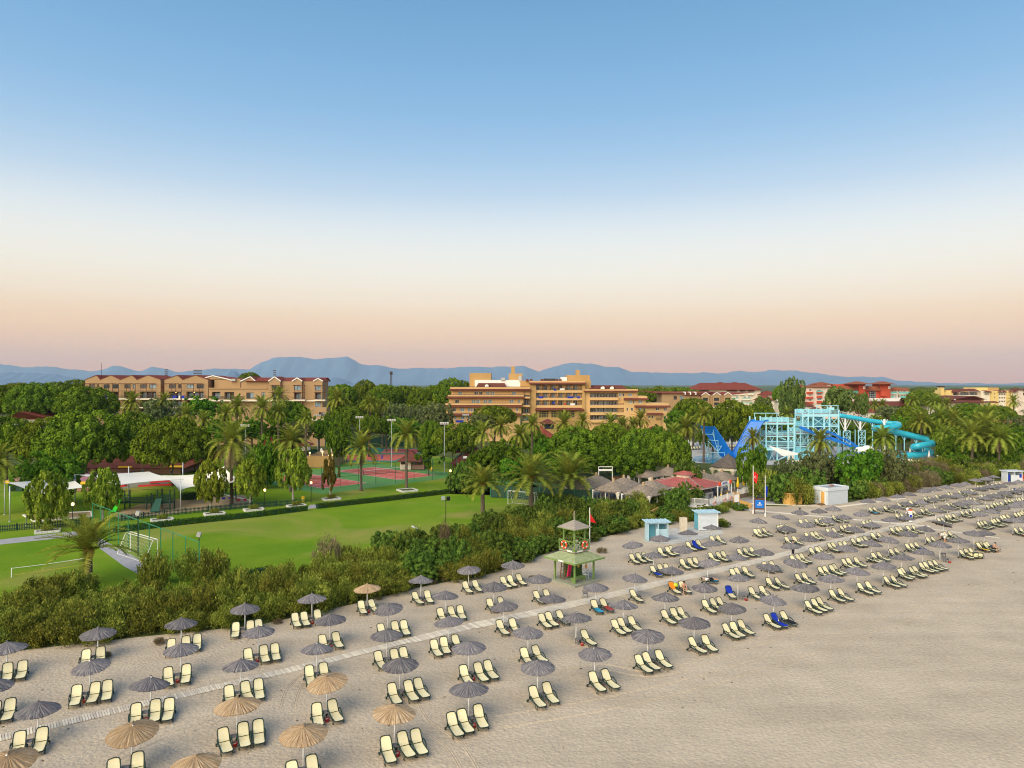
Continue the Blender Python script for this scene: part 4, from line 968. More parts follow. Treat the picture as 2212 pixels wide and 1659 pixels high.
# ---- tamarisk hedge behind the beach
def on_edge(s):
    """point at arc length s along the back edge of the sand, with inland normal"""
    for (x0,y0),(x1,y1) in zip(EDGE[:-1],EDGE[1:]):
        L = math.hypot(x1-x0,y1-y0)
        if s <= L: return Vector((x0+(x1-x0)*s/L, y0+(y1-y0)*s/L, 0)), Vector((-(y1-y0)/L, (x1-x0)/L, 0))
        s -= L
    return None, None
def proj(p): return (1106+p.x*1536/p.y, 830+(CAM_H-p.z)*1536/p.y)
rs = random.Random(5)
def shrub(p, r, h, m, label, nm='tamarisk_shrub', group=None, cat='shrub'):
    t = thing(nm, label, cat, p, rs.uniform(0,6.28), group); f = link('foliage', m, t); f.scale = (r,r,h)
    k = link('stems', TR_SHRUB[0], t); k.scale = (r*1.1,r*1.1,h*0.55); return t
NOGO = [((1400,1175),60),((1460,1150),70),((1525,1140),80),((1430,1120),30),((1610,1080),40),((1640,1070),30),((1800,1065),48),((1560,1090),25)]
s = 2.0; placed = []
while True:
    p0, nn = on_edge(s)
    if p0 is None or p0.x > 36: break
    px, py = proj(p0)
    depth = 8.6 if px < 330 else 9.0 if px < 560 else (9.5 if px < 880 else (15 if px < 1330 else 9))
    o = 0.9
    while o < depth:
        q = p0 + nn*(o+rs.uniform(-0.5,0.5)) + SU*rs.uniform(-0.9,0.9)
        qx, qy = proj(q)
        bad = any(math.hypot(qx-c[0], (qy-c[1])*1.6) < r for c, r in NOGO) or (px > 1160 and px < 1330 and False)
        if not bad:
            hmax = 3.0 if px < 330 else (3.8 if px < 900 else 3.6)
            h = rs.uniform(1.3,2.6) if o < 2 else rs.uniform(2.1, hmax)
            placed.append((q, rs.uniform(1.25,2.35), h, px, o))
        o += 2.4
    s += 2.6
BACK = sorted([(p.dot(SU), n) for (p, n, rn) in POS.values() if rn == 'back row'])
_lab = {}
def near_label(q, o, what):
    tq = q.dot(SU); a = min(BACK, key=lambda k: abs(k[0]-tq)); rank = ('front','second','third','fourth','rearmost','rearmost','rearmost')[min(6,int(o/2.25))]
    side = 'just left of' if tq < a[0]-0.8 else ('just right of' if tq > a[0]+0.8 else 'right behind')
    l = '%s in the hedge, %s rank, %s the %s back-row umbrella' % (what, rank, side, a[1]); _lab.setdefault(l, []); return l
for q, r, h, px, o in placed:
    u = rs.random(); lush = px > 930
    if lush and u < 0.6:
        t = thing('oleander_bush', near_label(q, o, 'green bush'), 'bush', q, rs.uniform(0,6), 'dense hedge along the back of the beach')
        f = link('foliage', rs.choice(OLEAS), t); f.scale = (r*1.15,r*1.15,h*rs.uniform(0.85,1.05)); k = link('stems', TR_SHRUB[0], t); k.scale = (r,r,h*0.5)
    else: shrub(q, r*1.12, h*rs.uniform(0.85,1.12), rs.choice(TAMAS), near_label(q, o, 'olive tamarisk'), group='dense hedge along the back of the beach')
_grp = {}
for o_ in list(C.objects):
    if o_.get('group') == 'dense hedge along the back of the beach': _grp.setdefault(o_['label'], []).append(o_)
for l_, os_ in _grp.items():
    if len(os_) > 1:
        os_.sort(key=lambda k: k.location.dot(SU))
        for i_, o_ in enumerate(os_): o_['label'] = l_.replace('the hedge,', 'hedge,') + (', %s' % (('left','right') if len(os_) == 2 else ('leftmost','middle','rightmost') if len(os_) == 3 else ORD)[i_])
# single plants that stand out
for x,y,h,r,nm in ((335,1190,3.6,1.9,'tall yellowish tamarisk at the end of the green net fence'),(420,1175,3.2,2.3,'pale tamarisk beyond the net fence corner'),(455,1178,3.2,2.2,'pale green tamarisk above the hedge left of the lawn')):
    p = gp(x, y+75); shrub(p, r, h, TAMAS[1], nm)
for x,y in ((95,1302),(130,1296),(165,1292)):
    t = thing('oleander_bush', 'dark green bush at the foot of the near palm, %s' % {95:'left',130:'middle',165:'right'}[x], 'bush', gp(x,y), x, 'bushes at the near palm'); f = link('foliage', TAMAS[x % 4], t); f.scale = (2.3,2.3,2.6); k = link('stems', TR_SHRUB[0], t); k.scale = (2,2,1.5)
p = gp(708,1240); shrub(p, 1.9, 4.2, DRYS[0], 'bare grey shrub sticking up before the lawn', 'dry_shrub')
p = gp(960,1215); shrub(p, 0.9, 4.8, DRYS[0], 'thin dry shrub under the twin floodlight', 'dry_shrub')
p = gp(700,1262); 
# bushes round the cabins and the bar, and the wild band to the right of the white cabin
BUSH = [(1655,1078,5.2,3.4),(1690,1086,4.8,3.0),(1722,1088,4.6,3.0),(1750,1080,5.0,2.8),(1640,1060,4.5,3.0),(1780,1050,5.5,3.6),(1815,1045,4.5,3.0),(1700,1060,4.8,3.2),(1870,1075,3.0,2.6),(1895,1068,2.8,2.4),
        (1575,1097,1.1,1.5),(1598,1103,1.0,1.4),(1555,1107,1.2,1.7),(1530,1111,1.3,1.9),(1508,1115,1.4,1.8),(1482,1117,1.4,1.9),(1455,1119,1.3,1.8),(1430,1116,1.4,1.8),(1402,1115,1.3,1.8),(1375,1115,1.3,1.8),(1348,1117,1.4,1.8),(1395,1127,1.5,1.6),(1360,1131,1.6,1.8),(1440,1131,1.5,1.4),(1470,1127,1.4,1.4),(1495,1125,1.4,1.4),(1556,1131,0.8,1.0),(1566,1139,0.7,0.9)]
for k,(x,y,h,r) in enumerate(BUSH):
    t = thing('oleander_bush', 'dense green bush, %s of those by the %s' % (ORD[k if x > 1620 else k-10] if False else ORD[k % 30], 'white cabin and yellow hut' if x > 1620 else 'white fence of the beach bar'), 'bush', gp(x,y), rs.uniform(0,6), 'bushes by the beach buildings')
    f = link('foliage', rs.choice(OLEAS if k % 2 else TAMAS), t); f.scale = (r*1.1,r*1.1,h); q = link('stems', TR_SHRUB[0], t); q.scale = (r,r,h*0.5)
k = 0
for x in range(1850, 2235, 13):
    yb = np.interp(x, [1850,1880,1960,2030,2090,2212], [1082,1078,1062,1050,1046,1042])
    for j in range(3):
        y = yb - 2 - j*11 + rs.uniform(-3,3)
        if j == 0 and 2060 < x < 2085: continue
        if x > 2130 and j == 0: continue
        dry = rs.random() < (0.55 if 1950 < x < 2010 else 0.18)
        m = DRYS[0] if dry else rs.choice(TAMAS+OLEAS[:1])
        lab = '%s shrub, %s rank, %s in the wild band past the cabin' % ('dry brown' if dry else 'green', ('front','middle','rear')[j], ORD[(x-1850)//13])
        shrub(gp(x+rs.uniform(-5,5), y), rs.uniform(2.0,2.9), rs.uniform(2.2,3.4)+0.7*j, m, lab, 'dry_shrub' if dry else 'wild_shrub', 'wild band behind the far beach')
# ---- far wood: one mass
def far_wood():
    rng = np.random.default_rng(77); base = []
    c = ellipsoid_pts(46, rng, 0.4, 0.6, 0.35, -0.4, 0.1, 0.12); Ps=[];Ns=[];Ts=[]
    for x in c:
        d = rng.normal(size=(16,3)); d /= np.linalg.norm(d,axis=1,keepdims=True); Ps.append(np.array(x)+d*0.16); Ns.append(d+np.array([0,0,0.4])); Ts.append(np.clip(rng.normal(0.45,0.2,16)+rng.normal(0,0.1),0,1))
    P=np.concatenate(Ps); Nn=np.concatenate(Ns); Nn/=np.linalg.norm(Nn,axis=1,keepdims=True); V0,Q0 = leaf_quads(P,Nn,0.07,rng,1.2); T0=np.concatenate(Ts)
    Vs=[];Qs=[];Tt=[];o=0
    for k in range(900):
        d = rng.uniform(265,620) if k < 620 else rng.uniform(620,1500); px = rng.uniform(-120,2340); x = (px-1106)*d/1536
        if k >= 620: hgt = rng.uniform(13,17.5)
        else: hgt = rng.uniform(11,15.5) if d < 400 else rng.uniform(13,18.5)
        if px > 1480: hgt -= 2.2
        # keep clear of the hotels
        if 170 < px < 712 and 236 < d < 300: continue
        if 950 < px < 1480 and 245 < d < 320: continue
        if 1390 < px < 1600 and 300 < d < 390: continue
        if 1480 < px < 1700 and 330 < d < 440: continue
        if 1710 < px < 1985 and 300 < d < 430: continue
        if 1985 < px < 2260 and 300 < d < 470: continue
        if d < 490 and px > 1390: hgt = rng.uniform(4,8)
        r = rng.uniform(4.5,7.5)*(1 if d < 620 else 1.8); zb = hgt*0.35
        V = V0*np.array([r,r,hgt-zb])+np.array([x,d,zb]); Vs.append(V); Qs.append(Q0+o); o += len(V0); Tt.append(np.clip(T0+rng.normal(0,0.1),0,1))
    return np_mesh('far_wood', np.concatenate(Vs), np.concatenate(Qs), M_PINE, np.concatenate(Tt))
tag(link('far_wood', far_wood()), 'distant pine wood filling the plain behind the hotels', None, None, 'stuff')
# ------------------------------------------------------------------ hotels
M_TAN = mat('tan_render', (0.385,0.25,0.13), rough=0.9, var=0.07, scale=0.25)
M_ORANGE = mat('orange_render', (0.62,0.40,0.18), rough=0.9, var=0.06, scale=0.2)
M_OCHRE = mat('ochre_render', (0.45,0.28,0.11), rough=0.9, var=0.08, scale=0.2)
M_CREAMW = mat('cream_render', (0.74,0.67,0.55), rough=0.9, var=0.05, scale=0.2)
M_PALE = mat('pale_pink_render', (0.70,0.58,0.50), rough=0.9, var=0.05, scale=0.2)
M_REDW = mat('red_render', (0.48,0.075,0.035), rough=0.85, var=0.1, scale=0.2)
M_YELW = mat('yellow_render', (0.70,0.52,0.20), rough=0.9, var=0.06, scale=0.2)
M_WHITE = mat('white_paint', (0.78,0.77,0.75), rough=0.6, var=0.04)
M_BROWN = mat('brown_timber', (0.10,0.035,0.022), rough=0.7, var=0.2)
M_DGLASS = mat('dark_glass', (0.035,0.055,0.065), rough=0.12, var=0.3, scale=0.6, spec=0.6)
M_BGLASS = mat('sky_reflection_curtain_glass', (0.20,0.30,0.36), rough=0.2, var=0.35, scale=0.9, spec=0.6)  # pale blue sky reflection and curtain tone, both put into the pane colour
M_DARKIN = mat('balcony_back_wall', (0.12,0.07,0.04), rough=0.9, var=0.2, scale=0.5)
M_RAIL = mat('dark_railing', (0.05,0.04,0.045), rough=0.6, var=0.2)
M_TURQ = mat('turquoise_glass', (0.10,0.42,0.36), rough=0.2, var=0.1, spec=0.6)
M_YFRAME = mat('yellow_frame', (0.65,0.42,0.06), rough=0.6)
M_ROOFMETAL = mat('grey_roof_unit', (0.42,0.42,0.42), rough=0.5, var=0.15)
def tile_roof_mat(name, c1, c2, step=0.32):
    m = mat(name, c1, rough=0.85, scale=0.8, col2=c2, spec=0.15); t = m.node_tree; p = [n for n in t.nodes if n.type == 'BSDF_PRINCIPLED'][0]; tcn = [n for n in t.nodes if n.type == 'TEX_COORD'][0]
    w = t.nodes.new('ShaderNodeTexWave'); w.bands_direction = 'Z'; w.inputs['Scale'].default_value = 0.9/step*0.5; w.inputs['Distortion'].default_value = 0.6
    t.links.new(tcn.outputs['Object'], w.inputs['Vector'])
    w2 = t.nodes.new('ShaderNodeTexWave'); w2.bands_direction = 'X'; w2.inputs['Scale'].default_value = 1.0/step*0.5; t.links.new(tcn.outputs['Object'], w2.inputs['Vector'])
    ad = t.nodes.new('ShaderNodeMath'); ad.operation = 'ADD'; t.links.new(w.outputs['Fac'], ad.inputs[0]); t.links.new(w2.outputs['Fac'], ad.inputs[1])
    bp = t.nodes.new('ShaderNodeBump'); bp.inputs['Strength'].default_value = 0.7; bp.inputs['Distance'].default_value = 0.12; t.links.new(ad.outputs[0], bp.inputs['Height']); t.links.new(bp.outputs[0], p.inputs['Normal'])
    return m
M_TILE = tile_roof_mat('red_roof_tiles', (0.21,0.045,0.032), (0.30,0.075,0.05))
M_TILEB = tile_roof_mat('brown_roof_tiles', (0.155,0.048,0.035), (0.215,0.07,0.05))
M_TILEO = tile_roof_mat('orange_roof_tiles', (0.28,0.085,0.045), (0.36,0.12,0.06))
_wm = {}
def window_mesh(w, h, frame, kind):
    k = (round(w,2), round(h,2), frame.name, kind)
    if k in _wm: return _wm[k]
    b = MB(); f = min(0.09, w*0.1); y0, y1 = -0.05, 0.06
    b.b(0,w,y0,y1,0,f); b.b(0,w,y0,y1,h-f,h); b.b(0,f,y0,y1,f,h-f); b.b(w-f,w,y0,y1,f,h-f)
    if w > 0.9: b.b(w/2-f/2,w/2+f/2,y0,y1,f,h-f)
    if kind == 'grid':
        n = max(2, int(w/0.9))
        for i in range(1,n): b.b(w*i/n-0.04,w*i/n+0.04,y0,y1,f,h-f)
        for i in range(1,4): b.b(f,w-f,y0,y1,h*i/4-0.04,h*i/4+0.04)
    g = MB(); g.b(f*0.5,w-f*0.5,0.0,0.03,f*0.5,h-f*0.5)
    _wm[k] = (b.mesh('window', frame), g.mesh('pane', M_DGLASS), g.mesh('pane', M_BGLASS)); return _wm[k]
class Bld:
    def __init__(s, name, label, d, conv, x0, x1, cat='building'):
        s.d = d; s.cv = conv; s.rng = random.Random(int(d*10+x0)); s.root = thing(name, label, cat, ((s.X(x0)+s.X(x1))/2, d, 0))
    def X(s, px): return (s.cv[0] + px*s.cv[2] - 1106)*s.d/1536
    def Z(s, py): return CAM_H - (s.cv[1] + py*s.cv[2] - 830)*s.d/1536
    def put(s, name, mb, m, parent=None, smooth=False):
        if parent is None: return part(name, mb, m, s.root, -s.root.location, smooth)
        return part(name, mb, m, parent, None, smooth)
    def wall(s, x0, x1, yt, yb, m, dy=0.0, depth=12.0, wins=(), frame=None, recess=0.22, bright=0.5, name='wall', kind='', top=True, rec=()):
        """box whose front has window openings; wins, rec = pixel rects; rec are deep balcony recesses"""
        X0,X1,Z0,Z1 = s.X(x0),s.X(x1),s.Z(yb),s.Z(yt); Y = s.d+dy; H = [(s.X(a),s.X(b),s.Z(d_),s.Z(c),0) for a,b,c,d_ in wins] + [(s.X(a),s.X(b),s.Z(d_),s.Z(c),1) for a,b,c,d_ in rec]
        xs = sorted(set([X0,X1]+[v for h in H for v in h[:2]])); zs = sorted(set([Z0,Z1]+[v for h in H for v in h[2:4]]))
        xs = [v for v in xs if X0-1e-6 <= v <= X1+1e-6]; zs = [v for v in zs if Z0-1e-6 <= v <= Z1+1e-6]; b = MB()
        for i in range(len(xs)-1):
            for j in range(len(zs)-1):
                cx, cz = (xs[i]+xs[i+1])/2, (zs[j]+zs[j+1])/2
                if any(h[0] < cx < h[1] and h[2] < cz < h[3] for h in H): continue
                b.quad((xs[i],Y,zs[j]),(xs[i+1],Y,zs[j]),(xs[i+1],Y,zs[j+1]),(xs[i],Y,zs[j+1]))
        for a,c,e,f,dp in H:
            r = 1.5 if dp else recess
            b.quad((a,Y,e),(a,Y,f),(a,Y+r,f),(a,Y+r,e)); b.quad((c,Y,e),(c,Y+r,e),(c,Y+r,f),(c,Y,f)); b.quad((a,Y,e),(a,Y+r,e),(c,Y+r,e),(c,Y,e)); b.quad((a,Y,f),(c,Y,f),(c,Y+r,f),(a,Y+r,f))
        Yb = Y+depth
        b.quad((X0,Y,Z0),(X0,Y,Z1),(X0,Yb,Z1),(X0,Yb,Z0)); b.quad((X1,Y,Z0),(X1,Yb,Z0),(X1,Yb,Z1),(X1,Y,Z1)); b.quad((X0,Yb,Z0),(X0,Yb,Z1),(X1,Yb,Z1),(X1,Yb,Z0)); b.quad((X0,Y,Z1),(X1,Y,Z1),(X1,Yb,Z1),(X0,Yb,Z1))
        w = s.put(name, b, m)
        for a,c,e,f,dp in H:
            if dp:
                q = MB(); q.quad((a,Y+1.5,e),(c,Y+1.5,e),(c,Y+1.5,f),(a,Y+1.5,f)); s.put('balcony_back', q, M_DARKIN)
                n = max(1,int((c-a)/1.6)); ww = (c-a)/n
                for i in range(n): s.window(a+ww*i+ww*0.12, a+ww*i+ww*0.88, e, f-0.25, Y+1.42, frame or M_BROWN, 0.6)
            else: s.window(a,c,e,f,Y+recess-0.06,frame or M_WHITE,bright,kind)
        return w
    def window(s, a, c, e, f, y, frame, bright=0.5, kind=''):
        w, h = round(c-a,2), round(f-e,2); m = window_mesh(w,h,frame,kind)
        o = link('window', m[0], s.root, Vector((a,y,e))-s.root.location); link('pane', m[2] if s.rng.random() < bright else m[1], o); return o
    def railing(s, x0, x1, yt, yb, dy, m=None, name='railing', bars=True):
        X0,X1,Z0,Z1 = s.X(x0),s.X(x1),s.Z(yb),s.Z(yt); Y = s.d+dy; b = MB(); b.b(X0,X1,Y-0.04,Y+0.04,Z1-0.09,Z1); b.b(X0,X1,Y-0.03,Y+0.03,Z0,Z0+0.06); n = max(2,int((X1-X0)/0.22))
        for i in range(n+1):
            x = X0+(X1-X0)*i/n; b.b(x-0.03,x+0.03,Y-0.02,Y+0.02,Z0+0.06,Z1-0.09)
        return s.put(name, b, m or M_RAIL)
    def box(s, name, x0, x1, yt, yb, dy, depth, m):
        b = MB(); b.b(s.X(x0),s.X(x1),s.d+dy,s.d+dy+depth,s.Z(yb),s.Z(yt)); return s.put(name, b, m)
    def ledge(s, x0, x1, yt, yb, dy, out=1.0, m=None, name='tiled_ledge'):
        """sloping tiled skirt in front of a wall"""
        X0,X1,Z0,Z1 = s.X(x0),s.X(x1),s.Z(yb),s.Z(yt); Y = s.d+dy; b = MB()
        vs = [(X0,Y+0.3,Z1),(X1,Y+0.3,Z1),(X1+0.3,Y-out,Z0),(X0-0.3,Y-out,Z0),(X0-0.3,Y-out,Z0-0.12),(X1+0.3,Y-out,Z0-0.12),(X0,Y+0.3,Z0-0.12),(X1,Y+0.3,Z0-0.12)]
        b.add(vs,[(3,2,1,0),(4,5,2,3),(6,7,5,4),(0,6,4,3),(1,2,5,7)]); return s.put(name, b, m or M_TILEB)
    def gable(s, x0, x1, ye, yp, dy, depth, wallm, roofm, xp=None, trim=None, over=0.25):
        X0,X1,ZE,ZP = s.X(x0),s.X(x1),s.Z(ye),s.Z(yp); XP = s.X(xp) if xp else (X0+X1)/2; Y = s.d+dy; b = MB()
        b.add([(X0,Y,ZE),(X1,Y,ZE),(XP,Y,ZP),(X0,Y+depth,ZE),(X1,Y+depth,ZE),(XP,Y+depth,ZP)],[(0,1,2),(5,4,3)]); s.put('gable', b, wallm)
        t = 0.14
        for A,B in (((X0-over,ZE-over*0.3),(XP,ZP)),((XP,ZP),(X1+over,ZE-over*0.3))):
            q = MB(); q.add([(A[0],Y-0.15,A[1]+0.02),(B[0],Y-0.15,B[1]+0.02),(B[0],Y+depth,B[1]+0.02),(A[0],Y+depth,A[1]+0.02),(A[0],Y-0.15,A[1]+t),(B[0],Y-0.15,B[1]+t),(B[0],Y+depth,B[1]+t),(A[0],Y+depth,A[1]+t)],[(0,1,2,3),(7,6,5,4),(0,4,5,1),(1,5,6,2),(2,6,7,3),(3,7,4,0)]); s.put('roof', q, roofm)
            if trim:
                q = MB(); q.beam((A[0],Y-0.22,A[1]+0.02),(B[0],Y-0.22,B[1]+0.02),0.12,0.34); s.put('roof_trim', q, trim)
    def hip(s, x0, x1, yt, yb, dy, depth, m, name='roof', ridge=None):
        b = MB(); b.hip(s.X(x0),s.X(x1),s.d+dy,s.d+dy+depth,s.Z(yb),s.Z(yt),ridge); return s.put(name, b, m)
V0 = lambda sx, sy, sc: (sx/1.73598, sy/1.73598, 1.0/(sc*1.73598))
# ===== left hotel (gabled, tan)
cv = V0(280,1370,4.424); B = Bld('gabled_hotel', 'long tan hotel with a row of gables and red roofs at left', 250, cv, 175, 2205)
bays = [(175,425,360,[(240,335),(375,405)]),(425,755,600,[(480,580),(625,725)]),(755,1030,950,[(825,925),(968,1010)]),(1030,1425,1215,[(1090,1190),(1240,1350)]),(1490,1790,1700,[(1565,1680),(1720,1775)]),(1790,2212,2000,[(1860,1970),(2025,2140)])]
for x0,x1,xp,wn in bays:
    r0, r1 = wn[0][0]-5, wn[-1][1]
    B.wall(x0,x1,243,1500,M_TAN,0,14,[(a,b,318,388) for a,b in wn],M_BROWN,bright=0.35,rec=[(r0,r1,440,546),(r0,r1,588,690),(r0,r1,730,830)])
    B.gable(x0,x1,243,170,0,14,M_TAN,M_TILE,xp,None,0.1)
    B.box('balcony_slab',x0+18,x1-8,550,574,-1.3,1.25,M_CREAMW); B.railing(x0+40,x1-12,492,548,-1.1)
    B.box('balcony_slab',x0+18,x1-8,696,714,-1.3,1.25,M_CREAMW); B.railing(x0+40,x1-12,650,694,-1.1)
    b = MB()
    for y in (302,424): b.b(B.X(x0),B.X(x1-55),B.d-1.35,B.d-1.2,B.Z(y+8),B.Z(y))
    for f in (0.02,0.5,0.72):
        x = B.X(x0+(x1-x0)*f); b.b(x-0.07,x+0.07,B.d-1.35,B.d-1.22,B.Z(545),B.Z(300))
    for f in (0.02,0.3,0.6,0.8):
        x = B.X(x0+(x1-x0)*f); b.b(x-0.06,x+0.06,B.d-1.2,B.d-0.02,B.Z(309),B.Z(303))
    B.put('pergola', b, M_BROWN)
b = MB(); b.hip(B.X(300),B.X(2600),B.d+8,B.d+22,B.Z(240),B.Z(182)); B.put('ridge_roof', b, M_TILE)
for x,w in ((600,150),(950,150),(1700,130),(2000,160)):
    q = MB(); q.lathe((B.X(x),B.d-1.0,B.Z(452)),[(0.02,-0.16),(0.18,-0.05),(0.18,0.08),(0.02,0.18)],8); B.put('lamp', q, mat('lit_lamp', (1.0,0.62,0.2), emit=2.0, var=0))
for x,w,m in ((1640,110,M_BLUET),(1790,55,M_BLUET),(1725,50,M_WHITE),(540,45,M_BLUET)):
    q = MB(); q.b(B.X(x),B.X(x+w),B.d-1.2,B.d-1.12,B.Z(550),B.Z(505)); B.put('hung_towel', q, m)
cv = V0(780,1370,2.54); B2 = Bld('gabled_hotel_wing', 'tan hotel wing with three white edged gables beside the palms', 246, cv, 0, 1130)
B2.wall(-10,590,222,760,M_TAN,1.5,12,[(350,385,262,322),(385,420,262,322),(495,530,260,325)],M_BROWN,bright=0.5,rec=[(20,100,255,318),(140,232,258,324)])
B2.box('parapet',-10,552,216,226,1.2,0.4,M_TAN); B2.railing(15,330,298,328,1.3); B2.box('balcony_slab',-10,560,330,345,-0.4,2.0,M_CREAMW)
B2.wall(-8,245,130,222,M_TAN,6,9); B2.gable(-160,140,136,100,6,9,M_TAN,M_TILE,-20,M_WHITE); B2.box('roof_unit',155,205,130,152,5,2,M_ROOFMETAL)
B2.wall(285,600,150,760,M_TAN,3,12); b = MB(); b.hip(B2.X(330),B2.X(1060),B2.d+2,B2.d+16,B2.Z(152),B2.Z(116),14); B2.put('ridge_roof', b, M_TILE)
B2.gable(285,420,152,110,2.9,10,M_TAN,M_TILE,375,M_WHITE)
for x0,x1,yp,wn,bal in ((590,695,112,(615,685,190,236),(615,735,258,324)),(815,900,122,(825,890,195,240),(825,940,262,326)),(1015,1095,127,(1025,1080,200,242),(1025,1130,264,324))):
    B2.wall(x0,x1,152,760,M_TAN,-0.8,8,[wn,(wn[0],wn[1],350,398),(wn[0],wn[1],420,470),(wn[0],wn[1],500,545)],M_BROWN,rec=[(wn[0],wn[1],262,322)]); B2.gable(x0,x1,152,yp,-0.8,9,M_TAN,M_TILE,None,M_WHITE)
    B2.railing(bal[0],bal[1],300,326,-2.2); B2.box('balcony_slab',bal[0],bal[1],327,340,-2.3,1.5,M_CREAMW)
    b = MB()
    for x in (wn[0]+20,bal[1]-3):
        b.b(B2.X(x)-0.07,B2.X(x)+0.07,B2.d-2.3,B2.d-2.15,B2.Z(325),B2.Z(190))
    b.b(B2.X(wn[0]),B2.X(bal[1]),B2.d-2.3,B2.d-2.15,B2.Z(196),B2.Z(190)); b.b(B2.X(wn[0]),B2.X(bal[1]),B2.d-2.3,B2.d-2.15,B2.Z(262),B2.Z(257)); B2.put('pergola', b, M_BROWN)
for x0,x1 in ((695,815),(900,1015)): B2.wall(x0,x1,155,760,M_TAN,0.2,8)
B2.box('stone_band',560,1135,332,345,-1.2,0.5,M_CREAMW); B2.wall(1000,1150,400,760,M_TAN,-3.0,6,[(1080,1105,445,480),(1110,1130,445,480)],M_BROWN); B2.box('balcony_slab',1000,1140,508,522,-4,1.5,M_CREAMW); B2.railing(1075,1150,460,482,-3.6)
B2.wall(960,1205,600,760,M_TAN,-6,4); B2.wall(1120,1190,560,760,M_TAN,-4.5,5,[(1135,1178,535+20,570)],M_BROWN)
# ===== central orange hotel
cv = V0(1600,1300,2.304); B3 = Bld('orange_hotel', 'big orange hotel with stepped wings in the middle distance', 265, cv, 180, 2085)
B3.wall(893,945,318,900,M_OCHRE,-0.6,16); B3.wall(1342,1367,318,900,M_OCHRE,-0.6,16)
B3.box('cornice',889,1369,298,322,-1.0,17,M_ORANGE); B3.ledge(889,1369,306,324,-1.0,0.7)
DX = (963,1030,1097,1162,1230,1290)
B3.wall(945,1342,322,900,M_ORANGE,1.6,13,[(x-14,x+14,y0,y0+48) for y0 in (330,397,463) for x in DX],M_DGLASS and M_WHITE,bright=0.75)
for y in (378,443,508):
    B3.box('balcony_parapet',945,1342,y,y+22,-0.3,0.25,M_ORANGE); B3.box('balcony_slab',945,1342,y+16,y+21,-0.02,1.6,M_OCHRE); B3.railing(947,1340,y-17,y,-0.25)
    for x in (996,1064,1130,1196,1260): B3.box('bay_fin',x-2,x+2,y-46,y+20,-0.1,1.65,M_ORANGE)
for k,(x,y,w,c) in enumerate(((1150,362,42,M_WHITE),(965,432,42,M_BLUET),(1215,432,50,M_BLUET),(1088,478,18,M_BLUET),(1185,490,18,M_REDW),(1240,492,40,M_WHITE),(1100,366,20,M_BLUET),(1300,432,25,M_BLUET))):
    q = MB(); q.b(B3.X(x),B3.X(x+w),B3.d-0.35,B3.d-0.28,B3.Z(y+16),B3.Z(y)); B3.put('hung_towel', q, c)
B3.ledge(940,1352,530,548,-0.2,1.6); 
B3.wall(945,1342,548,900,M_OCHRE,0.0,2,[(970,1055,556,616),(1075,1185,556,616),(1205,1280,556,616)],M_YFRAME,kind='grid',bright=0.3)
# left wing
LV_ = [(215,890,352,382,420,[(272,307),(412,445),(453,485),(513,545),(553,585),(735,772)],390,418),(195,835,420,447,490,[(248,283),(390,422),(430,460),(493,525),(533,565),(715,752),(790,806)],460,488),
       (175,818,490,520,575,[(225,258),(295,330),(360,378),(384,402),(408,426),(697,733),(772,790)],530,562),(205,808,575,592,900,[(245,262),(300,330),(360,378),(385,402),(700,722)],600,628)]
for k,(x0,x1,yt,yw,yb,wn,wy0,wy1) in enumerate(LV_):
    dy = -0.5-1.0*k
    B3.wall(x0,x1,yw-4,yb,M_ORANGE,dy,15,[(a,b,wy0,wy1) for a,b in wn],M_WHITE,bright=0.6)
    B3.box('band',x0-8,x1+4,yt,yw-16,dy-1.0,16,M_ORANGE); B3.ledge(x0-12,x1+6,yw-17,yw-3,dy-0.7,1.2)
    B3.railing(x0,x1,yt-6,yt,dy-0.9)
B3.wall(835,893,382,900,M_OCHRE,-1.2,12,[],M_WHITE,rec=[(840,890,390,434),(840,890,456,506),(838,890,530,578),(838,890,596,642)])
for y in (434,506,578,642): B3.box('balcony_parapet',826,893,y,y+14,-2.2,1.0,M_ORANGE); B3.railing(826,893,y-14,y,-2.1)
B3.railing(258,330,632,650,-5.0); q = MB(); q.b(B3.X(262),B3.X(326),B3.d-5.1,B3.d-5.02,B3.Z(648),B3.Z(634)); B3.put('hung_towel', q, M_BLUET)
# right wing
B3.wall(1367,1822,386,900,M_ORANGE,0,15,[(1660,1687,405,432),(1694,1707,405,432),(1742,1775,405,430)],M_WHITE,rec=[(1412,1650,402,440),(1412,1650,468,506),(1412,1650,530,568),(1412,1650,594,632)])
B3.box('band',1362,1822,370,386,-0.9,16,M_ORANGE); B3.ledge(1362,1824,376,388,-0.6,1.1)
for y,x1 in ((440,1652),(506,1735),(568,1818),(632,1818)): B3.box('balcony_parapet',1410,x1,y,y+24,-1.3,1.2,M_ORANGE); B3.railing(1410,x1,y-16,y,-1.2)
B3.wall(1700,1886,458,900,M_ORANGE,-1.4,14,[(1742,1770,468,492),(1778,1790,468,492),(1822,1858,468,490),(1662+60,1675+60,530,556),(1760,1778,530,556)],M_WHITE); B3.ledge(1698,1902,444,458,-1.4,1.2); B3.box('band',1820,1900,428,446,-1.3,13,M_ORANGE)
B3.wall(1800,2066,522,900,M_ORANGE,-2.6,14,[(1822,1852,532,557),(1860,1876,532,557),(1968,1996,526,552),(2040,2062,532,556),(1918,1936,594,618),(1943,1958,594,618),(1918,1936,656,680),(2036,2056,600,624),(1835,1850,590,615)],M_WHITE,rec=[(1966,1998,590,630),(1966,1998,652,690)])
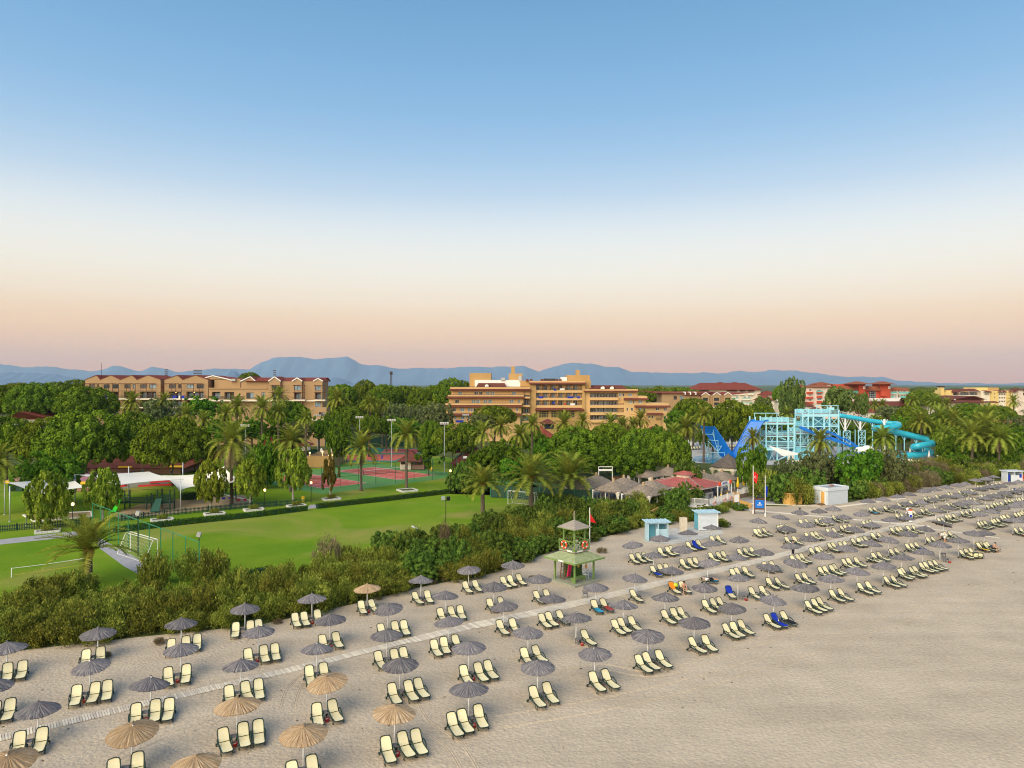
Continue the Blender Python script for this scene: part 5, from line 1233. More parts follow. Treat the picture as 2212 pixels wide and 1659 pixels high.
B3.ledge(1786,2086,507,522,-2.6,1.3); B3.box('band',1885,2080,490,508,-2.4,13,M_ORANGE); B3.ledge(1885,2022,570,583,-3.4,0.9); B3.wall(1885,2010,583,900,M_OCHRE,-3.4,5,[(1900,1915,594,618),(1930,1945,594,618)],M_WHITE); B3.railing(1966,2010,612,632,-3.5)
# roof structures
B3.wall(362,552,228,356,M_OCHRE,6,9); B3.wall(410,810,290,356,M_WHITE,5,10); B3.wall(810,895,295,356,M_OCHRE,4,10)
B3.wall(708,830,232,300,M_OCHRE,7,8); B3.wall(730,761,168,232,M_OCHRE,8,4); B3.wall(1225,1425,246,330,M_OCHRE,6,10); B3.wall(1310,1340,198,246,M_OCHRE,8,4); B3.wall(1367,1425,290,386,M_OCHRE,2,12)
B3.box('roof_unit',1168,1222,264,300,6,3,M_WHITE); B3.box('roof_unit',1020,1120,276,300,6,4,M_RAIL); B3.box('roof_unit',640,676,268,292,4.5,1.5,M_ROOFMETAL); 
q = MB(); q.cyl((B3.X(815),B3.d+5,B3.Z(296)),(B3.X(815),B3.d+5,B3.Z(252)),0.9,n=10); B3.put('water_tank', q, M_ROOFMETAL)
for x in (870,905,1000,1130,1160): B3.box('vent',x-12,x+12,282,300,3,1.5,M_TILEB)
b = MB(); b.hip(B3.X(425),B3.X(690),B3.d+0.5,B3.d+8,B3.Z(354),B3.Z(316),5); B3.put('mansard_roof', b, M_TILEB); b = MB(); b.hip(B3.X(1405),B3.X(1738),B3.d+0.5,B3.d+9,B3.Z(372),B3.Z(335),6); B3.put('mansard_roof', b, M_TILEB)
for x in (518,1522,1602):
    y = 348 if x < 1000 else 366
    B3.wall(x-16,x+16,y-14,y+2,M_WHITE,0.3,3,name='dormer'); B3.gable(x-18,x+18,y-14,y-24,0.3,3,M_WHITE,M_TILEB)
# entrance pavilion with red roofs in front
P = Bld('entrance_pavilion', 'small maroon roofed pavilion in front of the orange hotel', 225, cv, 980, 1110)
P.hip(980,1115,625,662,-3,7,M_TILEB); P.wall(1000,1100,662,760,M_OCHRE,-2,5,[(1015,1095,670,710)],M_BROWN,bright=0.0)
P2 = Bld('red_roof_house', 'red tiled low roofs below the maroon pavilion', 190, cv, 940, 1130); P2.hip(935,1125,725,790,0,9,M_TILE); P2.hip(960,1040,700,745,4,9,M_TILE); P2.wall(950,1110,788,860,M_WHITE,1,7)
P3 = Bld('red_roof_kiosk', 'red tiled kiosk roof right of the orange hotel', 185, cv, 1885, 2060); P3.hip(1880,2062,695,748,-2,8,M_TILE); P3.wall(1900,2045,748,830,M_WHITE,-1,6)
P4 = Bld('red_roof_kiosk', 'small red roof half hidden left of the red kiosk', 190, cv, 1735, 1800); P4.hip(1730,1810,698,722,0,5,M_TILE); P4.wall(1740,1800,722,790,M_WHITE,0.5,4)
# ===== tan annexe, white hotel, red hotel, yellow hotel (far right)
cv = V0(2560,1400,2.514)
A = Bld('tan_annexe', 'low tan building with three white edged gables right of the orange hotel', 330, cv, -180, 455)
A.wall(-190,180,186,420,M_TAN,1,12,[(-80,-50,215,250),(-20,10,215,250)],M_BROWN); A.hip(-200,200,182-8,190,0,12,M_TILE,ridge=20)
for x0,x1 in ((175,245),(280,350),(385,455)): A.wall(x0,x1,208,430,M_TAN,-1,9,[(x0+10,x1-12,232,262),(x0+10,x1-12,276,302)],M_BROWN,bright=0.4); A.gable(x0,x1,208,182,-1,10,M_TAN,M_TILE,None,M_WHITE); A.box('balcony_slab',x0+2,x1+3,320,330,-2,1,M_CREAMW); A.railing(x0+5,x1+2,300,320,-1.9)
A.wall(175,455,206,430,M_TAN,0,9); A.hip(30,440,182,208,0,11,M_TILE,ridge=24)
for x in (20,70,120): A.box('roof_fin',x,x+8,176,205,-0.3,6,M_WHITE)
cvw = cv; Wh = Bld('white_hotel', 'white hotel with a wide red hipped roof and small balconies', 430, cv, 115, 900)
Wh.wall(250,735,152,430,M_CREAMW,0,22,[(505,528,220,250),(575,598,220,248),(615,635,220,248),(640,655,270,292),(550,570,268,290),(480,500,170,190),(545,570,172,192),(620,640,176,198)],M_WHITE,bright=0.6)
Wh.hip(110,745,92,156,-2,26,M_TILE,ridge=14); Wh.hip(355,480,82,100,10,8,M_TILE); Wh.hip(490,650,84,104,12,9,M_TILE); Wh.wall(520,640,102,125,M_CREAMW,13,6)
for x0,x1,y in ((450,515,190),(535,580,190),(612,662,190),(450,520,240),(550,640,240),(545,660,285)): Wh.box('balcony',x0,x1,y,y+16,-1.4,1.4,M_CREAMW); Wh.box('balcony_glass',x0+1,x1-1,y-8,y,-1.35,0.1,M_TURQ)
for x0,x1 in ((415,510),(535,590),(612,670)): Wh.ledge(x0,x1,158,170,0,1.2,M_TILE)
Wh.hip(700,900,166,202,-6,14,M_TILE); Wh.wall(715,895,202,430,M_CREAMW,-4,11,[(860,875,210,235),(860,875,255,280)],M_WHITE); Wh.hip(650,800,205,250,-14,12,M_TILE); Wh.wall(665,790,250,430,M_CREAMW,-13,10); Wh.box('balcony',820,865,235,262,-6,2,M_CREAMW); Wh.hip(815,872,206,222,-6,4,M_TILEO)
Rd = Bld('red_hotel', 'white and brick red hotel with flat hat-like roofs on towers', 430, cv, 1110, 2140)
Rd.wall(1110,1415,130,430,M_PALE,0,18,[(1195,1215,150,170),(1195,1215,200,218),(1265,1310,190,208),(1268,1308,236,258),(1195,1215,245,262),(1268,1308,158,178)],M_WHITE,bright=0.5)
Rd.hip(1060,1225,105,133,-1,16,M_TILEO); Rd.hip(1215,1420,100,132,-1.5,18,M_TILEO); Rd.hip(1285,1455,82,106,4,12,M_TILEO); Rd.wall(1310,1430,104,125,M_CREAMW,5,9)
for x0,x1,y in ((1165,1222,176),(1165,1222,222),(1125,1225,270)): Rd.box('red_balcony',x0,x1,y,y+17,-1.5,1.6,M_REDW)
b = MB(); b.slab([(Rd.X(1125),Rd.d-1.5,Rd.Z(252)),(Rd.X(1165),Rd.d-1.5,Rd.Z(238)),(Rd.X(1165),Rd.d-1.5,Rd.Z(222)),(Rd.X(1125),Rd.d-1.5,Rd.Z(236))],0.3); Rd.put('red_balcony', b, M_REDW)
for y in (212,262): Rd.box('red_balcony',1262,1310,y,y+22,-1.0,1.1,M_REDW)
Rd.box('balcony_glass',1255,1318,168,186,-1.1,0.2,M_TURQ); Rd.box('red_balcony',1258,1312,178,188,-1.3,1.2,M_REDW)
Rd.wall(1415,1640,105,430,M_REDW,6,16,[],M_WHITE); Rd.wall(1400,1640,160,430,M_PALE,-1,10,[(1420+k*32,1440+k*32,200,222) for k in range(7)],M_WHITE,bright=0.5); Rd.ledge(1390,1640,122,162,1,3.5,M_TILEO); Rd.box('balcony_glass',1480,1640,166,188,-2,0.3,M_TURQ)
for x0,x1,xa,xb in ((1640,1700,1560,1735),(1842,1935,1805,1960)):
    Rd.wall(x0,x1,105,430,M_REDW,-3,10,[]); Rd.hip(xa,xb,78,104,-7,16,M_TILEO); q = MB()
    for k in range(2): q.b(Rd.X(x1-22+k*12),Rd.X(x1-14+k*12),Rd.d-3.12,Rd.d-3.02,Rd.Z(150),Rd.Z(124))
    q.b(Rd.X(x1-24),Rd.X(x1-2),Rd.d-3.14,Rd.d-3.03,Rd.Z(130),Rd.Z(124)); Rd.put('white_emblem', q, M_WHITE)
Rd.wall(1700,1842,160,430,M_REDW,-1,10,[(1748,1815,168,236)],M_WHITE,kind='grid',bright=0.8); Rd.ledge(1698,1845,124,162,-1,2.5,M_TILEO); Rd.box('red_balcony',1838,1884,182,215,-5,2,M_REDW)
Rd.wall(1935,2130,158,430,M_PALE,0,14,[(1945+k*28,1962+k*28,208,232) for k in range(7)]+[(1945+k*28,1962+k*28,170,182) for k in range(6)],M_WHITE,bright=0.5); Rd.ledge(1930,2130,138,162,1,2,M_TILEO); Rd.hip(2015,2140,132,158,2,12,M_TILEO)
for x0,x1,y in ((1938,2010,178),(2025,2138,180),(1938,1980,218),(2040,2090,218)): Rd.box('balcony_glass',x0,x1,y,y+14,-1.6,0.2,M_TURQ); Rd.box('balcony',x0,x1,y+14,y+20,-1.7,1.7,M_CREAMW)
Rd.box('terrace_wall',1720,2135,236,268,-7,6,M_WHITE); Rd.wall(1728,2142,300,380,M_CREAMW,-14,10,[(1740+k*40,1770+k*40,304,325) for k in range(10)],M_BROWN,bright=0.1); Rd.hip(1725,2148,262,302,-16,14,M_TILEB,ridge=34)
Lo = Bld('red_roof_houses', 'cluster of low red tiled roofs below the red hotel', 320, cv, 1750, 2070); Lo.hip(1750,1900,335,365,0,10,M_TILE); Lo.hip(1900,2072,335,365,2,10,M_TILE); Lo.hip(1790,2035,374,415,-14,12,M_TILEB); Lo.wall(1760,2060,365,460,M_CREAMW,1,8); Lo.wall(1800,2020,415,470,M_CREAMW,-13,9)
Lo2 = Bld('brown_roof_house', 'small house with a brown roof before the red hotel at its left', 340, cv, 1140, 1260); Lo2.hip(1135,1250,272,312,0,9,M_TILEB); Lo2.wall(1145,1240,312,420,M_CREAMW,1,7); Lo2.hip(1180,1275,318,345,-6,7,M_TILEB)
cv = V0(3360,1420,4.608)
Yl = Bld('yellow_hotel', 'yellow, white and pink hotel with a square chimney at far right', 480, cv, 800, 2212)
Yl.wall(806,865,138,600,M_YELW,2,4); Yl.box('chimney_cap',800,870,130,152,1.6,5,M_RAIL); Yl.wall(860,980,240,600,M_YELW,0,14); Yl.wall(900,985,205,600,M_YELW,1,14)
Yl.wall(980,1440,235,600,M_PALE,0,16,[],M_WHITE,rec=[(990,1060,238,290),(1110,1260,240,292),(1275,1400,240,292)]); Yl.box('balcony_slab',975,1410,290,302,-1.4,1.5,M_CREAMW); Yl.railing(985,1400,255,290,-1.3)
for x0,x1,yt in ((970,1070,185),(1130,1290,180),(1290,1430,178)): Yl.hip(x0,x1,yt,yt+42,-2,12,M_TILEB)
Yl.hip(960,1080,200,238,-3,8,M_TILEB)
Yl.wall(1440,1600,215,700,M_CREAMW,-2,14,[(1520,1540,258,285),(1548,1566,258,285),(1500,1515,258,285)],M_BROWN,bright=0.1); Yl.wall(1490,1720,158,600,M_YELW,6,14,[]); Yl.wall(1590,1720,215,700,M_YELW,-3,14,[(1645,1660,250,275),(1645,1660,315,340)],M_BROWN,bright=0.2)
Yl.wall(1720,1850,215,700,M_CREAMW,-2.5,14,[(x,x+18,y,y+26) for y in (260,320,382) for x in (1735,1765,1793,1822)],M_BROWN,bright=0.1); Yl.wall(1690,1865,158,600,M_OCHRE,5,12); Yl.wall(1850,1955,215,700,M_YELW,-3.2,14,[(1908,1925,255,278),(1908,1925,320,342),(1908,1925,385,408)],M_BROWN,bright=0.2)
Yl.wall(1955,2060,215,700,M_CREAMW,-2,14,[(1962,1982,255,280),(1962,1982,320,346),(1962,1982,382,408)],M_BROWN,bright=0.1); Yl.wall(2060,2140,200,700,M_PALE,-3,14,[(2075,2085,258,275),(2095,2105,258,275)],M_WHITE); Yl.wall(2140,2300,210,700,M_CREAMW,-2,14,[(2185,2205,320,346),(2185,2205,382,408)],M_BROWN,rec=[(2150,2290,250,292)])
for x0,x1,yt in ((1470,1600,205),(1700,1790,208),(1780,1850,205),(1880,1960,205),(1960,2040,205),(2010,2160,170),(2130,2300,180)): Yl.hip(x0,x1,yt,yt+26,-4,9,M_TILEB)
Yr = Bld('long_red_roof_building', 'long low building with one big red hipped roof at far right', 400, cv, 480, 1720)
Yr.hip(485,1420,340,408,-4,30,M_TILEB,ridge=22); Yr.wall(508,1390,408,620,M_CREAMW,-1,22,[(555,595,428,446),(618,655,428,446),(820,850,440,475),(1290,1330,440,470)],M_BROWN,bright=0.1); Yr.hip(1080,1650,305,362,4,22,M_TILEB,ridge=14); Yr.wall(1200,1640,360,520,M_YELW,6,16,[],M_WHITE,rec=[(1380,1600,362,392)]); Yr.ledge(1200,1690,392,415,-2,2.5,M_TILEB); Yr.wall(1430,1680,415,620,M_YELW,2,12,[(1450,1500,430,470),(1580,1630,430,470)],M_WHITE)
for x in (808,1000): Yr.gable(x-24,x+24,372,350,-1,4,M_WHITE,M_TILEB)
Rv = Bld('red_roof_villas', 'red tiled villa roofs among the palms at the right edge', 265, cv, 1650, 2212); Rv.hip(1660,2000,670,765,-3,12,M_TILE); Rv.hip(1950,2300,668,750,0,12,M_TILE); Rv.wall(1700,1990,765,860,M_YELW,-2,9); Rv.wall(1990,2290,750,850,M_YELW,1,9)
Rv2 = Bld('red_roof_villas', 'half hidden red roofs in the middle of the palm park', 270, cv, 760, 1420); Rv2.hip(765,890,668,730,0,8,M_TILE); Rv2.hip(1160,1480,672,715,4,9,M_TILE); Rv2.hip(1330,1420,700,745,-2,6,M_TILE); Rv2.wall(780,870,730,800,M_CREAMW,1,5); Rv2.wall(1200,1440,715,800,M_CREAMW,5,6)
q = MB(); q.b(Rv2.X(2000),Rv2.X(2300),Rv2.d+20,Rv2.d+22,Rv2.Z(560),Rv2.Z(538))
# low red roofs left behind the pines
cv = V0(0,1300,2.304)
Ll = Bld('red_roof_bungalow', 'low red tiled bungalow roof between the left pines', 222, cv, 80, 420); Ll.hip(70,440,560,625,0,14,M_TILE,ridge=12); Ll.wall(95,415,625,740,M_WHITE,1.5,10)
# ------------------------------------------------------------------ lawns, paths, playground, tennis
M_PATH = mat('grey_paving', (0.34,0.335,0.36), rough=0.9, var=0.12, scale=1.2)
M_PSAND = mat('playground_sand', (0.42,0.31,0.185), rough=0.95, var=0.12, scale=0.8)
M_COURTG = mat('green_court_turf', (0.08,0.27,0.06), rough=0.9, scale=0.25, col2=(0.13,0.26,0.08))
M_COURTR = mat('red_court_clay', (0.50,0.09,0.065), rough=0.9, scale=0.5, col2=(0.56,0.15,0.11))
M_TEAL = mat('teal_court', (0.02,0.20,0.16), rough=0.9, var=0.1)
M_GPAINT = mat('green_paint', (0.03,0.24,0.12), rough=0.5, var=0.1)
M_DGREEN = mat('dark_green_paint', (0.012,0.05,0.035), rough=0.55, var=0.2)
M_STEEL = mat('galvanised_steel', (0.45,0.50,0.52), rough=0.4, var=0.12, metal=0.3)
M_NETW = mat('white_net', (0.75,0.78,0.74), rough=0.8)
M_SAIL = mat('sail_cloth', (0.80,0.77,0.68), rough=0.85, var=0.05, scale=0.6)
M_REDPT = mat('red_paint', (0.50,0.02,0.03), rough=0.5, var=0.1)
M_YELLOW = mat('yellow_paint', (0.78,0.50,0.02), rough=0.5, var=0.08)
M_PINKW = mat('pink_brown_render', (0.32,0.185,0.15), rough=0.9, var=0.12, scale=0.5)
M_LIME = mat('lime_green_plastic', (0.04,0.62,0.02), rough=0.35, var=0.08)
M_STONE = mat('white_stone', (0.62,0.60,0.58), rough=0.9, var=0.18, scale=3)
M_BLACK = mat('black_iron', (0.012,0.012,0.013), rough=0.5)
M_LAMPG = mat('lit_orange_lamp', (1.0,0.60,0.22), emit=1.1, var=0)
M_MAROON = tile_roof_mat('maroon_shingle', (0.085,0.02,0.022), (0.13,0.035,0.035))
M_WOODB = mat('brown_wood', (0.17,0.09,0.045), rough=0.8, var=0.25)
def lawn_mat():
    m = mat('lawn_turf', (0.125,0.255,0.012), rough=0.95, scale=0.09, col2=(0.225,0.33,0.022), spec=0.05)
    t = m.node_tree; p = [n for n in t.nodes if n.type == 'BSDF_PRINCIPLED'][0]; tcn = [n for n in t.nodes if n.type == 'TEX_COORD'][0]; base = p.inputs['Base Color'].links[0].from_socket
    n2 = t.nodes.new('ShaderNodeTexNoise'); n2.inputs['Scale'].default_value = 0.06; n2.inputs['Detail'].default_value = 6; n2.inputs['Distortion'].default_value = 0.8
    t.links.new(tcn.outputs['Object'], n2.inputs['Vector']); r = t.nodes.new('ShaderNodeValToRGB'); r.color_ramp.elements[0].position = 0.5; r.color_ramp.elements[1].position = 0.68; r.color_ramp.elements[1].color = (0.75,0.75,0.75,1)
    t.links.new(n2.outputs[0], r.inputs[0]); mx = t.nodes.new('ShaderNodeMix'); mx.data_type = 'RGBA'; t.links.new(r.outputs[0], mx.inputs[0]); t.links.new(base, mx.inputs[6]); mx.inputs[7].default_value = (0.36,0.32,0.09,1)
    n3 = t.nodes.new('ShaderNodeTexNoise'); n3.inputs['Scale'].default_value = 5.0; n3.inputs['Detail'].default_value = 6; n3.inputs['Roughness'].default_value = 0.8; t.links.new(tcn.outputs['Object'], n3.inputs['Vector'])
    r3 = t.nodes.new('ShaderNodeValToRGB'); r3.color_ramp.elements[0].position = 0.3; r3.color_ramp.elements[0].color = (0.62,0.62,0.62,1); r3.color_ramp.elements[1].position = 0.7; r3.color_ramp.elements[1].color = (1.15,1.15,1.15,1); t.links.new(n3.outputs[0], r3.inputs[0])
    mu = t.nodes.new('ShaderNodeMix'); mu.data_type = 'RGBA'; mu.blend_type = 'MULTIPLY'; mu.inputs[0].default_value = 1; t.links.new(mx.outputs[2], mu.inputs[6]); t.links.new(r3.outputs[0], mu.inputs[7]); t.links.new(mu.outputs[2], p.inputs['Base Color'])
    bp = t.nodes.new('ShaderNodeBump'); bp.inputs['Strength'].default_value = 0.7; bp.inputs['Distance'].default_value = 0.12; t.links.new(n3.outputs[0], bp.inputs['Height']); t.links.new(bp.outputs[0], p.inputs['Normal'])
    return m
M_LAWN = lawn_mat()
def vpoly(pts): return [tuple(gp(x,y)[:2]) for x,y in pts]
poly_sheet('lawn', [(-78,52)]+[(x-2.0,y+3.0) for x,y in EDGE[1:9]]+[(12,118),(10,131),(-12,136),(-11,196),(-30,215),(-75,205),(-140,175),(-150,70)], 0.004, M_LAWN)
poly_sheet('path', vpoly([(-140,1196),(0,1177),(178,1158),(205,1154),(202,1147),(176,1147),(0,1166),(-140,1184)]), 0.010, M_PATH)
poly_sheet('path', vpoly([(178,1159),(206,1178),(268,1224),(298,1240),(335,1230),(318,1219),(228,1170),(206,1155)]), 0.010, M_PATH)
poly_sheet('path', vpoly([(662,1100),(684,1098),(690,1090),(670,1091)]), 0.010, M_PATH)
poly_sheet('path', vpoly([(395,998),(432,994),(446,1001),(410,1012)]), 0.010, M_PATH)
poly_sheet('playground_sand', vpoly([(238,1112),(262,1122),(400,1107),(545,1092),(528,1070),(470,1072),(390,1078),(300,1090)]), 0.008, M_PSAND)
poly_sheet('sandbox_sand', vpoly([(50,1114),(75,1128),(200,1117),(196,1106)]), 0.008, M_PSAND)
def strip(name, pts, w, h, m, label, cat, z=0.0):
    b = MB(); P = [gp(*p) for p in pts]
    for p, q in zip(P[:-1], P[1:]): b.beam(p+Vector((0,0,h/2)), q+Vector((0,0,h/2)), w, h)
    return tag(part(name, b, m), label, cat)
strip('sandbox_border', [(50,1114),(75,1128),(200,1117),(196,1106),(50,1114)], 0.22, 0.16, M_WHITE, 'white timber border of the small sandbox at left', 'border')
strip('playground_border', [(478,1068),(545,1083)], 0.2, 0.15, M_WHITE, 'white border at the right end of the playground sand', 'border')
# trimmed hedges
def hedge(pts, w, h, label, seed=1):
    rng = np.random.default_rng(seed); P = [gp(*p) for p in pts]; Ps=[];Ns=[]
    core = MB()
    for p, q in zip(P[:-1], P[1:]):
        d = (q-p); L = d.length; d.normalize(); n = Vector((-d.y,d.x,0)); k = int(L*150)
        core.beam(p+Vector((0,0,h*0.45)), q+Vector((0,0,h*0.45)), w*0.82, h*0.9)
        u = rng.random(k)*L; face = rng.random(k); a = rng.random(k)
        off = np.where(face < 0.4, (a-0.5)*w, np.where(face < 0.8, -w/2, w/2)); zz = np.where(face < 0.4, h, a*h)
        nn = np.where((face < 0.4)[:,None], np.array([[0,0,1.0]]), np.where((face < 0.8)[:,None], -np.array([tuple(n)]), np.array([tuple(n)])))
        Ps.append(np.array([tuple(p)])+u[:,None]*np.array([tuple(d)])+off[:,None]*np.array([tuple(n)])+zz[:,None]*np.array([[0,0,1.0]])+rng.normal(0,0.035,(k,3))); Ns.append(nn+rng.normal(0,0.5,(k,3)))
    Pp=np.concatenate(Ps); Nn=np.concatenate(Ns); Nn/=np.linalg.norm(Nn,axis=1,keepdims=True); V,q=leaf_quads(Pp,Nn,rng.uniform(0.05,0.09,len(Pp)),rng,1.2)
    t = thing('hedge', label, 'hedge', P[0]); part('foliage', np_mesh('foliage',V,q,M_HEDGE,np.clip(rng.normal(0.45,0.22,len(Pp)),0,1)), None, t, -P[0])
    part('twigs', core, M_DGREEN, t, -P[0])
hedge([(245,1151),(400,1133),(553,1117),(662,1103)], 0.95, 0.8, 'long clipped hedge along the left half of the lawn', 1)
hedge([(684,1099),(830,1083),(972,1066)], 0.95, 0.8, 'clipped hedge between the lawn and the tennis court', 2)
hedge([(510,1252),(548,1246),(590,1240)], 1.0, 0.8, 'short piece of clipped hedge behind the tamarisks', 3)
hedge([(390,1080),(435,1076)], 2.6, 1.0, 'low dark mound of hedge behind the hanging sail', 4)
# big leafy screen at the right end of the lawn and vine on the fence
for k,(x,y,h,r) in enumerate(((990,1064,4.6,2.6),(1015,1066,4.8,2.6),(1038,1064,4.2,2.4),(1060,1062,3.8,2.4),(1005,1050,4.8,2.4),(1085,1066,3.0,2.0),(1110,1072,2.8,1.8),(1075,1050,4.0,2.6),(1115,1050,3.6,2.4),(1180,1088,1.6,1.6),(1200,1090,1.6,1.6),(1165,1086,1.6,1.6),(1215,1092,1.7,1.6),(1235,1094,1.8,1.6))):
    t = thing('oleander_bush', ('glossy green bush in the tall screen at the lawn end, %s' % ORD[k]) if k < 9 else 'low glossy bush under the dark fence by the twin palms, %s' % ORD[k-9], 'bush', gp(x,y), k*1.3, 'leafy screen by the goal'); f = link('foliage', OLEAS[k%2], t); f.scale = (r,r,h); q = link('stems', TR_SHRUB[0], t); q.scale = (r,r,h*0.5)
# picket fence
def picket_fence(pts, label, h=0.95):
    P = [gp(*p) for p in pts]; t = thing('picket_fence', label, 'fence', P[0]); pk = MB(); L0 = -P[0]
    for p, q in zip(P[:-1], P[1:]):
        d = q-p; L = d.length; d.normalize(); a = atan2(d.y,d.x); s = 0.0
        r = MB(); r.beam(p+Vector((0,0,0.3)),q+Vector((0,0,0.3)),0.05,0.09); r.beam(p+Vector((0,0,0.72)),q+Vector((0,0,0.72)),0.05,0.09); part('rails', r, M_DGREEN, t, L0)
        while s < L:
            c = p+d*s; pk.box((c.x,c.y,h/2),(0.10,0.035,h),rz=a); s += 0.2
        n = max(1,int(L/3))
        for i in range(n+1):
            c = p+d*(L*i/n); b = MB(); b.box((c.x,c.y,h*0.56),(0.14,0.12,h*1.12),rz=a); part('post', b, M_DGREEN, t, L0)
    part('pickets', pk, M_DGREEN, t, L0)
picket_fence([(-40,1153),(110,1140),(196,1132)], 'dark green picket fence left of the near palm')
picket_fence([(262,1126),(400,1111),(545,1097)], 'dark green picket fence along the playground sand')
picket_fence([(553,1098),(640,1091)], 'short dark green picket fence by the yellow bin')
# planters
def planter(x, y, w, d, label, plants=True, rz=0.55):
    p = gp(x,y); t = thing('stone_planter', label, 'planter', p, rz); rr = random.Random(int(x)); 
    for s in (-1,1):
        for k in range(4):
            b = MB(); b.box(((k-1.5)*w/4, s*d/2, 0.16),(w/4-0.03,0.24,0.30+rr.uniform(-0.03,0.03)), rz=rr.uniform(-0.05,0.05)); part('stone', b, M_STONE, t)
        for k in range(2):
            b = MB(); b.box((s*w/2,(k-0.5)*d/2,0.16),(0.24,d/2-0.03,0.3+rr.uniform(-0.03,0.03)), rz=rr.uniform(-0.05,0.05)); part('stone', b, M_STONE, t)
    b = MB(); b.box((0,0,0.1),(w-0.25,d-0.25,0.2)); part('soil', b, M_SOIL, t)
    if plants:
        f = link('plants', TAMAS[0], t, (0,0,0.2)); f.scale = (w*0.32,d*0.3,0.9)
for x,y,lab in ((103,1150,'under the leftmost young plane tree'),(350,1125,'in front of the bright green slide fence'),(463,1112,'under the plane tree by the shaggy palm'),(548,1103,'right of the shaggy palm'),(640,1095,'at the gap in the hedge'),(716,1080,'under the thin yellowing tree')): planter(x,y,2.9,1.7,'low white stone planter '+lab)
planter(880,1061,3.2,3.0,'square white stone bed round the slim right palm',False)
# sails on posts
def sail(corners, sag, label, curve=0.12):
    P = [fp(*c) for c in corners]; n = 14; vs = []; c0 = sum((p for p in P), Vector())/4
    for i in range(n+1):
        for j in range(n+1):
            u, v = i/n, j/n; p = P[0]*(1-u)*(1-v)+P[1]*u*(1-v)+P[2]*u*v+P[3]*(1-u)*v
            e = 1-4*curve*(u*(1-u)*(abs(v-0.5)*2)**2 + v*(1-v)*(abs(u-0.5)*2)**2)
            p = c0+(p-c0)*e; p.z -= sag*16*u*(1-u)*v*(1-v); vs.append(p)
    b = MB(); k = n+1; fs = [(i*k+j,(i+1)*k+j,(i+1)*k+j+1,i*k+j+1) for i in range(n) for j in range(n)]
    b.add(vs, fs); b.add([p-Vector((0,0,0.03)) for p in vs], [tuple(reversed(f)) for f in fs])
    t = thing('shade_sail', label, 'shade sail', (c0.x,c0.y,0)); part('cloth', b, M_SAIL, t, -t.location, True)
    ro = MB()
    for a in range(4): ro.tube([P[a], P[a]+(P[a]-c0).normalized()*0.5], 0.03, 5)
    part('corner_ropes', ro, M_STEEL, t, -t.location)
sail([(16,1043,112),(159,1029,128),(185,1053,116),(75,1072,104)], 0.6, 'saddle shaped cream shade sail at the left')
sail([(170,1026,122),(322,1019,140),(392,1036,119),(250,1049,113)], 0.25, 'wide white shade sail above the climbing frame')
sail([(350,1027,138),(425,1025,138),(432,1050,122),(388,1060,121)], 0.5, 'drooping white shade sail in the middle')
sail([(425,1030,140),(484,1008,134),(521,1039,122),(468,1056,119)], 0.5, 'pointed white shade sail behind the shaggy palm')
for x,yt,yb,lab in ((10,1039,1112,'leftmost sail post'),(21,1051,1128,'second sail post from the left'),(57,1046,1135,'sail post with a small lamp at left'),(162,1025,1092,'sail post between the first two sails'),(278,1008,1084,'sail post behind the climbing frame'),(390,1035,1103,'sail post in front of the climbing ramp'),(395,1000,1062,'sail post behind the drooping sail'),(484,1008,1062,'sail post carrying the pointed sail')):
    d = CAM_H*1536/(yb-830); p = fp(x,yb,d); b = MB(); b.cyl((0,0,-0.2),(0,0,fp(x,yt,d).z),0.09,n=8); b.cyl((0,0,0),(0,0,0.06),0.2,n=8); tag(part('sail_post', b, M_STEEL, None, (p.x,d,0), True), 'grey steel '+lab, 'post')
# climbing frame with lime slide
d0 = 119.0; t = thing('climbing_frame', 'dark green wooden climbing frame with bridge under the white sail', 'climbing frame', (fp(310,1090,d0).x, d0, 0))
def XX(v): return fp(v,1090,d0).x - t.location.x
for x0,x1,hh in ((248,275,3.2),(322,335,2.6),(345,372,3.4)):
    for x in (x0,x1):
        for dy in (-0.8,0.8):
            b = MB(); b.box((XX(x),dy,hh/2),(0.16,0.16,hh)); part('post', b, M_DGREEN, t)
    b = MB(); b.b(XX(x0),XX(x1),-0.85,0.85,1.15,1.27); part('deck', b, M_DGREEN, t)
    for k in range(3):
        for dy in (-0.85,0.85):
            b = MB(); b.b(XX(x0),XX(x1),dy-0.04,dy+0.04,1.5+k*0.35,1.62+k*0.35); part('rail', b, M_DGREEN, t)
b = MB(); b.b(XX(275),XX(322),-0.6,0.6,1.12,1.22); part('bridge_deck', b, M_DGREEN, t)
for dy in (-0.62,0.62):
    for z in (1.5,1.85): b = MB(); b.b(XX(275),XX(322),dy-0.04,dy+0.04,z,z+0.1); part('bridge_rail', b, M_DGREEN, t)
for k in range(6): b = MB(); b.b(XX(357),XX(372),-0.9,-0.82,0.3+k*0.42,0.38+k*0.42); part('ladder_rung', b, M_DGREEN, t)
b = MB(); b.slab([(XX(343),-0.9,1.9),(XX(356),-0.9,1.9),(XX(360),-2.6,0.05),(XX(341),-2.6,0.05)],0.12); part('climbing_ramp', b, mat('green_board',(0.02,0.10,0.07),rough=0.6), t)
b = MB(); pts = [(1.75,-0.8),(1.55,-1.2),(0.9,-1.9),(0.35,-2.6),(0.22,-3.0)]; vs=[]; fs=[]
for z,y in pts:
    x = XX(262); x += (-(y)-0.8)*0.16
    vs += [(x-0.42,y,z+0.22),(x-0.40,y,z),(x+0.40,y,z),(x+0.42,y,z+0.22),(x+0.47,y,z+0.22),(x+0.46,y,z-0.06),(x-0.46,y,z-0.06),(x-0.47,y,z+0.22)]
for i in range(len(pts)-1):
    for j in range(8): fs.append((i*8+j,i*8+(j+1)%8,(i+1)*8+(j+1)%8,(i+1)*8+j))
